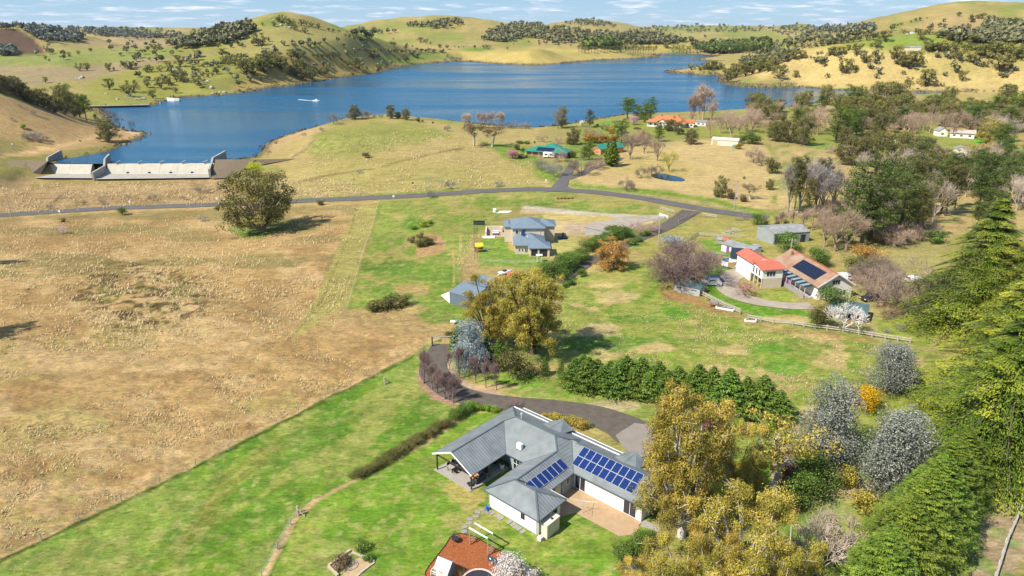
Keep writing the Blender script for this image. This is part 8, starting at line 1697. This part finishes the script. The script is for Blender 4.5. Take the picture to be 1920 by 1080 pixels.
# laundry on a second clothes hoist
g = G1(1365, 501); T = thing('clothes_line', 'clothes hoist loaded with washing on the lawn beside the white garage', 'clothes hoist', g); MB().cyl(0,0,0,2.1,.04,n=8).obj('pole', M_ALU, T)
for k in range(4): a=k*pi/2+.4; MB().bar((0,0,1.9),(2*cos(a),2*sin(a),2.05),.02,n=4).obj('arm', M_ALU, T)
rg = np.random.default_rng(3)
for k, (nm, cl) in enumerate((('tan blanket',(.5,.32,.16)),('white sheet nearest the garage',(.78,.76,.74)),('pale aqua sheet',(.45,.66,.66)),('bright blue towel',(.03,.2,.45)),('pale grey sheet',(.5,.52,.56)),('white sheet at the back',(.8,.78,.75)))):
    a = .5 + k*1.05; c_ = (g[0]+1.75*cos(a-1.9), g[1]+1.75*sin(a-1.9)); m = MB().box(-.95,.95,-.02,.02,.7,1.95); setp(m.obj('washing', simple(nm.replace(' ','_'), cl, .9, .15, 2), loc=(*c_, g[2]), rotz=a-1.9+pi/2), nm + ' hanging on the loaded clothes hoist', 'washing', 'washing on the loaded clothes hoist')
# bath troughs
for lb, px, an in (('white bath trough lying along the fence behind the horse', (1359,581), -28), ('white bath trough at the fence corner', (1407,603.5), -5)):
    T = thing('bath_trough', lb, 'trough', G1(*px), R(an)); L_ = 1.9 if an < -10 else 1.1; MB().prism([(-L_,-.4),(L_,-.4),(L_+.2,0),(L_,.4),(-L_,.4),(-L_-.2,0)], .08, .55).obj('tub', M_WHITE, T); MB().prism([(-L_+.1,-.3),(L_-.1,-.3),(L_-.1,.3),(-L_+.1,.3)], .55, .56).obj('water', M_GLASS, T)
# ------------------------------------------------------------------ horse
def horse():
    g = G1(1337, 575.5); T = thing('horse', 'brown horse in a dark rug standing side on by the split rail fence', 'horse', g, R(165))
    J = {'hip':(-.72,0,1.28,.30),'belly':(-.15,0,1.16,.36),'chest':(.45,0,1.18,.32),'neck0':(.72,0,1.38,.22),'neck1':(1.02,0,1.55,.15),'poll':(1.22,0,1.62,.13),'face':(1.42,0,1.42,.10),'nose':(1.56,0,1.26,.075)}
    E_ = [('hip','belly'),('belly','chest'),('chest','neck0'),('neck0','neck1'),('neck1','poll'),('poll','face'),('face','nose')]
    for s_, sd in ((-1,'r'),(1,'l')):
        J['sh'+sd]=(.50,s_*.17,.95,.15); J['kn'+sd]=(.52+.05*s_,s_*.17,.52,.075); J['ft'+sd]=(.50+.08*s_,s_*.17,.12,.06); J['hf'+sd]=(.53+.08*s_,s_*.17,.03,.07); E_ += [('chest','sh'+sd),('sh'+sd,'kn'+sd),('kn'+sd,'ft'+sd),('ft'+sd,'hf'+sd)]
        J['th'+sd]=(-.72,s_*.18,.98,.19); J['st'+sd]=(-.62,s_*.18,.76,.13); J['hk'+sd]=(-.88,s_*.17,.52,.075); J['hc'+sd]=(-.84-.06*s_,s_*.17,.13,.055); J['hh'+sd]=(-.80-.06*s_,s_*.17,.03,.07); E_ += [('hip','th'+sd),('th'+sd,'st'+sd),('st'+sd,'hk'+sd),('hk'+sd,'hc'+sd),('hc'+sd,'hh'+sd)]
    J['tl0']=(-1.0,0,1.32,.06); J['tl1']=(-1.10,0,1.0,.075); J['tl2']=(-1.10,0,.62,.04); E_ += [('hip','tl0'),('tl0','tl1'),('tl1','tl2')]
    J['ear1']=(1.20,.07,1.80,.025); J['ear2']=(1.20,-.07,1.80,.025); E_ += [('poll','ear1'),('poll','ear2')]
    ks = list(J); me = bpy.data.meshes.new('body'); me.from_pydata([J[k][:3] for k in ks], [(ks.index(a), ks.index(b)) for a, b in E_], []); o = bpy.data.objects.new('body', me); col.objects.link(o); o.parent = T
    sk = o.modifiers.new('skin', 'SKIN'); sb = o.modifiers.new('sub', 'SUBSURF'); sb.levels = sb.render_levels = 1; me.materials.append(simple('brown_coat', (.16,.09,.05), .7, .2, 3))
    for k, v in zip(ks, me.skin_vertices[0].data): r_ = J[k][3]; v.radius = (r_, r_)
    me.skin_vertices[0].data[ks.index('hip')].use_root = True
    dg = bpy.context.evaluated_depsgraph_get(); m2 = bpy.data.meshes.new_from_object(o.evaluated_get(dg)); o.modifiers.clear(); o.data = m2
    pr = [(-1.0,1.0),(-1.02,1.35),(-.7,1.64),(-.1,1.58),(.4,1.56),(.78,1.66),(.85,1.3),(.72,.95),(-.1,.85),(-.7,.88)]; V = []; m = MB(); n = len(pr)
    A = [(x, -.40 if 0 < i < 6 else -.40, z) if z < 1.5 else (x, -.16, z) for i, (x, z) in enumerate(pr)]; B_ = [(x, -y, z) for x, y, z in A]; m.face(A); m.face(B_[::-1])
    for i in range(n):
        if i in (0,1,2,3,4): m.face([A[i],B_[i],B_[i+1],A[i+1]])
    m.obj('rug', simple('drab_rug', (.22,.19,.17), .9, .15, 3), T); MB().bar((1.2,0,1.70),(.8,0,1.72),.05,n=5).obj('mane', M_DARK, T)
horse()
def person(lb, x, y, shirt):
    T = thing('person', lb, 'person', G1(x, y)); pts = {'p':(0,0,.95,.13),'c':(0,0,1.35,.16),'n':(0,0,1.52,.06),'h':(0,.02,1.66,.10),'h2':(0,.02,1.72,.085)}; E_=[('p','c'),('c','n'),('n','h'),('h','h2')]
    for s_, d in ((-1,'r'),(1,'l')):
        pts.update({'k'+d:(.1*s_,.03,.5,.07),'f'+d:(.11*s_,0,.08,.05),'t'+d:(.11*s_,-.12,.04,.045),'s'+d:(.2*s_,0,1.42,.06),'e'+d:(.27*s_,.03,1.15,.045),'w'+d:(.25*s_,-.1,.9,.035)}); E_ += [('p','k'+d),('k'+d,'f'+d),('f'+d,'t'+d),('c','s'+d),('s'+d,'e'+d),('e'+d,'w'+d)]
    ks = list(pts); me = bpy.data.meshes.new('body'); me.from_pydata([pts[k][:3] for k in ks], [(ks.index(a), ks.index(b)) for a, b in E_], []); o = bpy.data.objects.new('body', me); col.objects.link(o); o.parent = T
    o.modifiers.new('skin', 'SKIN'); sb = o.modifiers.new('sub', 'SUBSURF'); sb.levels = sb.render_levels = 1; me.materials.append(shirt)
    for k, v in zip(ks, me.skin_vertices[0].data): v.radius = (pts[k][3],)*2
    me.skin_vertices[0].data[0].use_root = True; dg = bpy.context.evaluated_depsgraph_get(); m2 = bpy.data.meshes.new_from_object(o.evaluated_get(dg)); o.modifiers.clear(); o.data = m2
    MB().cyl(0,.02,1.70,1.80,.10,.05,n=8).obj('hair', M_DARK, T)
person('person in a pinkish top standing at the front door of the gabled white wall', 1530.5, 561, simple('pink_clothes', (.5,.2,.25), .9, .1, 3))
# ------------------------------------------------------------------ fences, poles and signs
def fence(name, label, pts, step, ph, pw, rails, pm, rm, rw=.05, rh=.16, wires=(), cat='fence'):
    P = ground([p[0] for p in pts], [p[1] for p in pts]); T = thing(name, label, cat, P[0]); pm_ = MB().box(-pw/2,pw/2,-pw/2,pw/2,-.3,ph).mesh('post', pm); Q = []
    for a, b in zip(P[:-1], P[1:]):
        n = max(int(round(np.hypot(*(b-a)[:2]) / step)), 1); xy = [a + (b-a)*i/n for i in range(n)]; Q += xy
    Q.append(P[-1]); Q = np.array(Q); Q[:, 2] = terrain(Q[:, 0], Q[:, 1]); rg = random.Random(len(pts))
    for q in Q: o = link('post', pm_, T, tuple(q - P[0]), rg.uniform(-.1,.1)); o.scale = (1,1,rg.uniform(.93,1.07))
    wm = MB()
    for a, b in zip(Q[:-1], Q[1:]):
        for z in rails: MB().beam(tuple(a-P[0]+[0,0,z]), tuple(b-P[0]+[0,0,z+rg.uniform(-.04,.04)]), rw, rh).obj('rail', rm, T)
        for z in wires: wm.bar(tuple(a-P[0]+[0,0,z]), tuple(b-P[0]+[0,0,z]), .012, n=3)
    if wires: wm.obj('wire', M_ALU, T)
    return T
M_RAIL = simple('silvered_rail_timber', (.42,.38,.34), .9, .25, 2)
fence('split_rail_fence', 'grey split rail fence running down from the small hut behind the horse', [(1312,553),(1345,570),(1387,589)], 2.3, 1.25, .2, (.45,.85,1.15), M_RAIL, M_RAIL)
fence('split_rail_fence', 'long grey split rail fence along the front of the red roofed house garden', [(1402,598),(1450,607),(1486,610),(1550,619),(1610,628),(1660,636),(1706,643)], 2.6, 1.15, .22, (.5,.95), M_RAIL, M_RAIL, rh=.2)
fence('log_rail', 'low roadside barrier of grey logs on white posts at the lower right', [(1918,950),(1902,985),(1888,1016),(1868,1080),(1852,1130)], 2.2, .55, .24, (.62,), simple('whitened_posts', (.6,.58,.54), .8, .15, 3), M_DECK, rw=.22, rh=.2)
fence('post_rail_fence', 'white post and rail fence at the lane entrance', [(1236,405),(1252,411)], 2.6, 1.1, .16, (.4,.8,1.1), M_WHITE, M_WHITE); fence('post_rail_fence', 'short pale rail fence curving beside the gravel entrance', [(1238,393),(1250,396),(1264,400)], 2.6, 1.1, .16, (.5,1.0), M_RAIL, M_RAIL)
fence('post_rail_fence', 'pale rail fence along the left side of the lane', [(1252,407),(1238,413),(1222,420)], 2.6, 1.1, .15, (.5,1.0), M_WHITE, M_WHITE); fence('post_rail_fence', 'dark timber fence along the right side of the lane', [(1302,404),(1285,411),(1272,417)], 2.6, 1.1, .15, (.5,1.0), M_DECK, M_DECK); fence('post_rail_fence', 'pale rail fence right of the lane entrance', [(1318,405),(1330,407),(1343,409)], 2.8, 1.1, .15, (.5,1.0), M_RAIL, M_RAIL)
fence('yard_fence', 'old timber yard fence behind the white purple doored shed', [(1292,452),(1308,442),(1330,444),(1390,448)], 3, 1.2, .2, (.4,.8,1.1), M_DECK, M_DECK); fence('yard_fence', 'low timber yard rails in front of the purple doored shed', [(1336,478),(1360,480),(1376,474)], 2.6, 1.0, .16, (.5,.9), M_DECK, M_DECK)
fence('garden_fence', 'black panel fence at the back of the blue roofed house lawn', [(888,422),(909,422)], 3, 1.5, .1, (.3,.7,1.1,1.4), M_DARK, M_DARK, rh=.36); fence('garden_fence', 'dark mesh fence down the left side of the house lawn', [(889,424),(889,470),(890,484)], 3, 1.2, .1, (1.15,), M_DARK, M_DARK, rh=.05, wires=(.3,.6,.9)); fence('garden_fence', 'grey wire mesh fence along the front of the house lawn', [(900,492),(940,494),(990,494),(1018,492)], 3, 1.1, .1, (1.05,), M_DECK, M_DECK, rh=.05, wires=(.3,.6,.8))
fence('wire_fence', 'post and wire fence along the dark line between dry paddock and green strip', [(826,634),(760,668),(700,702),(560,773),(430,843),(300,906),(150,978),(0,1049)], 5.0, 1.1, .09, (), M_DECK, M_DECK, wires=(.35,.7,1.0)); fence('wire_fence', 'post and wire fence below the lawn path', [(560,962),(545,985),(520,1030),(492,1085)], 4.5, 1.1, .1, (), M_DECK, M_DECK, wires=(.35,.7,1.0)); fence('wire_fence', 'post and wire fence along the upper side of the country road', [(790,351),(900,346),(1000,343),(1030,344)], 8, 1.1, .12, (), M_DECK, M_DECK, wires=(.5,1.0)); fence('wire_fence', 'wire fence across the middle green field', [(709,382),(690,450),(668,520),(650,580)], 6, 1.0, .1, (), M_DECK, M_DECK, wires=(.5,.9)); fence('wire_fence', 'wire fence below the country road on the right', [(1075,346),(1120,358),(1250,376),(1400,398)], 8, 1.1, .12, (), M_DECK, M_DECK, wires=(.5,1.0))
for lb, p, q in (('white timber brace post at the bend of the lawn path fence', (559,967), (572,970)), ('grey timber strainer post with a brace in the green strip', (721,722), (729,716))):
    a, b = G1(*p), G1(*q); T = thing('strainer_post', lb, 'fence post', a); MB().box(-.1,.1,-.1,.1,-.3,1.5).obj('post', M_RAIL, T); MB().bar((0,0,1.2), tuple(b-a+[0,0,.1]), .06, n=6).obj('brace', M_RAIL, T)
M_POLE = simple('pole_timber', (.36,.32,.28), .9, .2, 2); POLES = []
for x, yb, yt, lb in ((22,407,372,'power pole left of all the others beside the road'),(414,387,347,'power pole just left of the big lone gum'),(805,368,333,'taller power pole beside the road in the middle'),(828,357,332,'shorter power pole standing just above the road'),(1234,460,412,'power pole beside the lane and broad bare tree'),(1376,393,338,'grey power pole in the tan paddock near the road bend'),(1478,500,447,'thin pole behind the red roofed house'),(24,280,261,'light pole with small panel on the left slope')):
    g = G1(x, yb); lo, hi = 1, 40
    for _ in range(20):
        mid = (lo+hi)/2; lo, hi = (mid, hi) if topix(g[0],g[1],g[2]+mid)[1] > yt else (lo, mid)
    T = thing('power_pole', lb, 'power pole', g); MB().cyl(0,0,-.3,lo,.17,.11,n=8).obj('pole', M_POLE, T); MB().box(-1.1,1.1,-.06,.06,lo-.5,lo-.36).obj('crossarm', M_POLE, T)
    for u in (-1,-.4,.4,1): MB().cyl(u,0,lo-.36,lo-.18,.05,n=6).obj('insulator', M_DARK, T)
    if x in (1376, 24): MB().box(.15,.75,-.2,.3,lo*.45,lo*.45+.9).obj('transformer', M_ALU, T)
    POLES.append((g, lo))
def wires(i, j, lb):
    (a, h0), (b, h1) = POLES[i], POLES[j]; m = MB(); T0 = np.array([a[0],a[1],a[2]])
    for u in (-1, 1):
        pr = None
        for k in range(11):
            t = k/10; p = a + (b-a)*t; z = (a[2]+h0-.2)*(1-t) + (b[2]+h1-.2)*t - 6*t*(1-t); q = (p[0]+u, p[1], z)
            if pr: m.bar(pr, q, .018, n=3)
            pr = q
    setp(m.obj('power_line', M_DARK), lb, 'power line')
wires(0,1,'sagging power line between the two left roadside poles'); wires(1,2,'power line passing behind the big lone gum'); wires(2,4,'power line crossing the middle green field'); wires(4,5,'power line between the lane pole and the paddock pole')
for x, y, lb, c_ in ((407,377,'white road sign left of the big lone gum',M_WHITE),(244,383,'small white marker post by the valley road',M_WHITE),(774,348,'small blue sign board above the road',M_DARK),(112,401,'white guide post on the left road edge',M_WHITE),(738,373,'white guide post on the middle road edge',M_WHITE),(1024,343,'white post beside the side road',M_WHITE)):
    T = thing('road_sign', lb, 'sign', G1(x, y)); MB().box(-.04,.04,-.04,.04,0,1.2).obj('post', M_WHITE, T); MB().box(-.4,.4,-.08,-.04,.8,1.5).obj('board', c_, T)
T = thing('wood_heap', 'heap of old branches in the yard behind the house', 'heap', G1(1378, 437)); rg = np.random.default_rng(8)
for k in range(26): a = rg.uniform(0, pi); c_ = rg.normal(0, 1.7, 2); MB().bar((c_[0]-1.2*cos(a),c_[1]-1.2*sin(a),rg.uniform(0,.9)),(c_[0]+1.2*cos(a),c_[1]+1.2*sin(a),rg.uniform(0,.9)),.12,n=5).obj('branch', M_DECK, T)
T = thing('beehive', 'small white and yellow hive box on the grass behind the drive gate', 'hive', G1(849, 609)); MB().box(-.4,.4,-.4,.4,0,.7).obj('box', simple('yellow_box', (.6,.5,.1), .7, .1, 2), T); MB().box(-.5,.5,-.5,.5,.7,.85).obj('lid', M_WHITE, T)
T = thing('drive_gate', 'dark timber gateway at the top of the curved drive', 'gate', G1(834, 650)); 
for u in (-2.4,2.4): MB().box(u-.12,u+.12,-.12,.12,0,2.2).obj('post', M_DKWOOD, T)
MB().box(-2.6,2.6,-.08,.08,2.1,2.25).obj('lintel', M_DECK, T)
T = thing('log_pile', 'row of cut logs lying in the green strip by the road', 'logs', G1(1058, 373))
for k in range(5): MB().bar((-3+k*1.4,0,.3),(-2+k*1.4,.4,.3),.3,n=8).obj('log', M_WOOD, T)
rocks = [(860,162),(940,165),(325,150),(205,152),(215,148),(1008,748-0),(245,187),(225,184),(440,178),(408,172),(1140,0)]
rk = MB(); rng = np.random.default_rng(4)
def rock_mesh(seed):
    r_ = np.random.default_rng(seed); V = r_.normal(0,1,(14,3)); V /= np.linalg.norm(V,axis=1)[:,None]; V *= r_.uniform(.7,1.1,(14,1))*[1,.8,.6]
    import bmesh as bm_; b = bm_.new(); [b.verts.new(v) for v in V]; bm_.ops.convex_hull(b, input=b.verts); me = bpy.data.meshes.new('boulder'); b.to_mesh(me); b.free(); me.materials.append(simple('lichen_granite', (.34,.32,.28), .95, .25, 2)); return me
RK = [rock_mesh(s_) for s_ in range(3)]
for ph, zn, it in (('grey granite boulder on the rocky far bank', Z1, [(620,585),(600,590),(575,592),(800,705),(880,745),(960,725),(1010,745),(1030,750),(1075,745),(1250,740)]), ('grey boulder on the shore below the domed hill', Z1, [(1500,640),(1590,660),(1650,690),(1680,700),(1600,700),(1560,610)]), ('pale boulder near the dome crest', Z2, [(120,160),(135,150),(190,190),(225,180),(250,210),(220,205)])):
    it.sort()
    for k, (x, y) in enumerate(it): g = G1(zn[0]+x/4, zn[1]+y/4); o = link('boulder', RK[k%3], loc=g, rotz=k*1.3, scale=2.2+.8*(k%3)); setp(o, ('rightmost' if k==len(it)-1 else ORD[k])+' '+ph, 'boulder', ph)
# ------------------------------------------------------------------ air
def haze():
    m = bpy.data.materials.new('haze'); m.use_nodes = True; N = m.node_tree.nodes; L = m.node_tree.links; N.clear(); out = N.new('ShaderNodeOutputMaterial'); v = N.new('ShaderNodeVolumePrincipled')
    v.inputs['Color'].default_value = (.72, .84, 1.0, 1); v.inputs['Density'].default_value = 2.2e-5; v.inputs['Anisotropy'].default_value = .2; L.new(v.outputs[0], out.inputs['Volume'])
    o = MB().box(-16500, 16500, -16500, 16500, -40, 175).obj('haze', m); setp(o, 'thin blue summer air over the valley', kind='stuff')
haze()
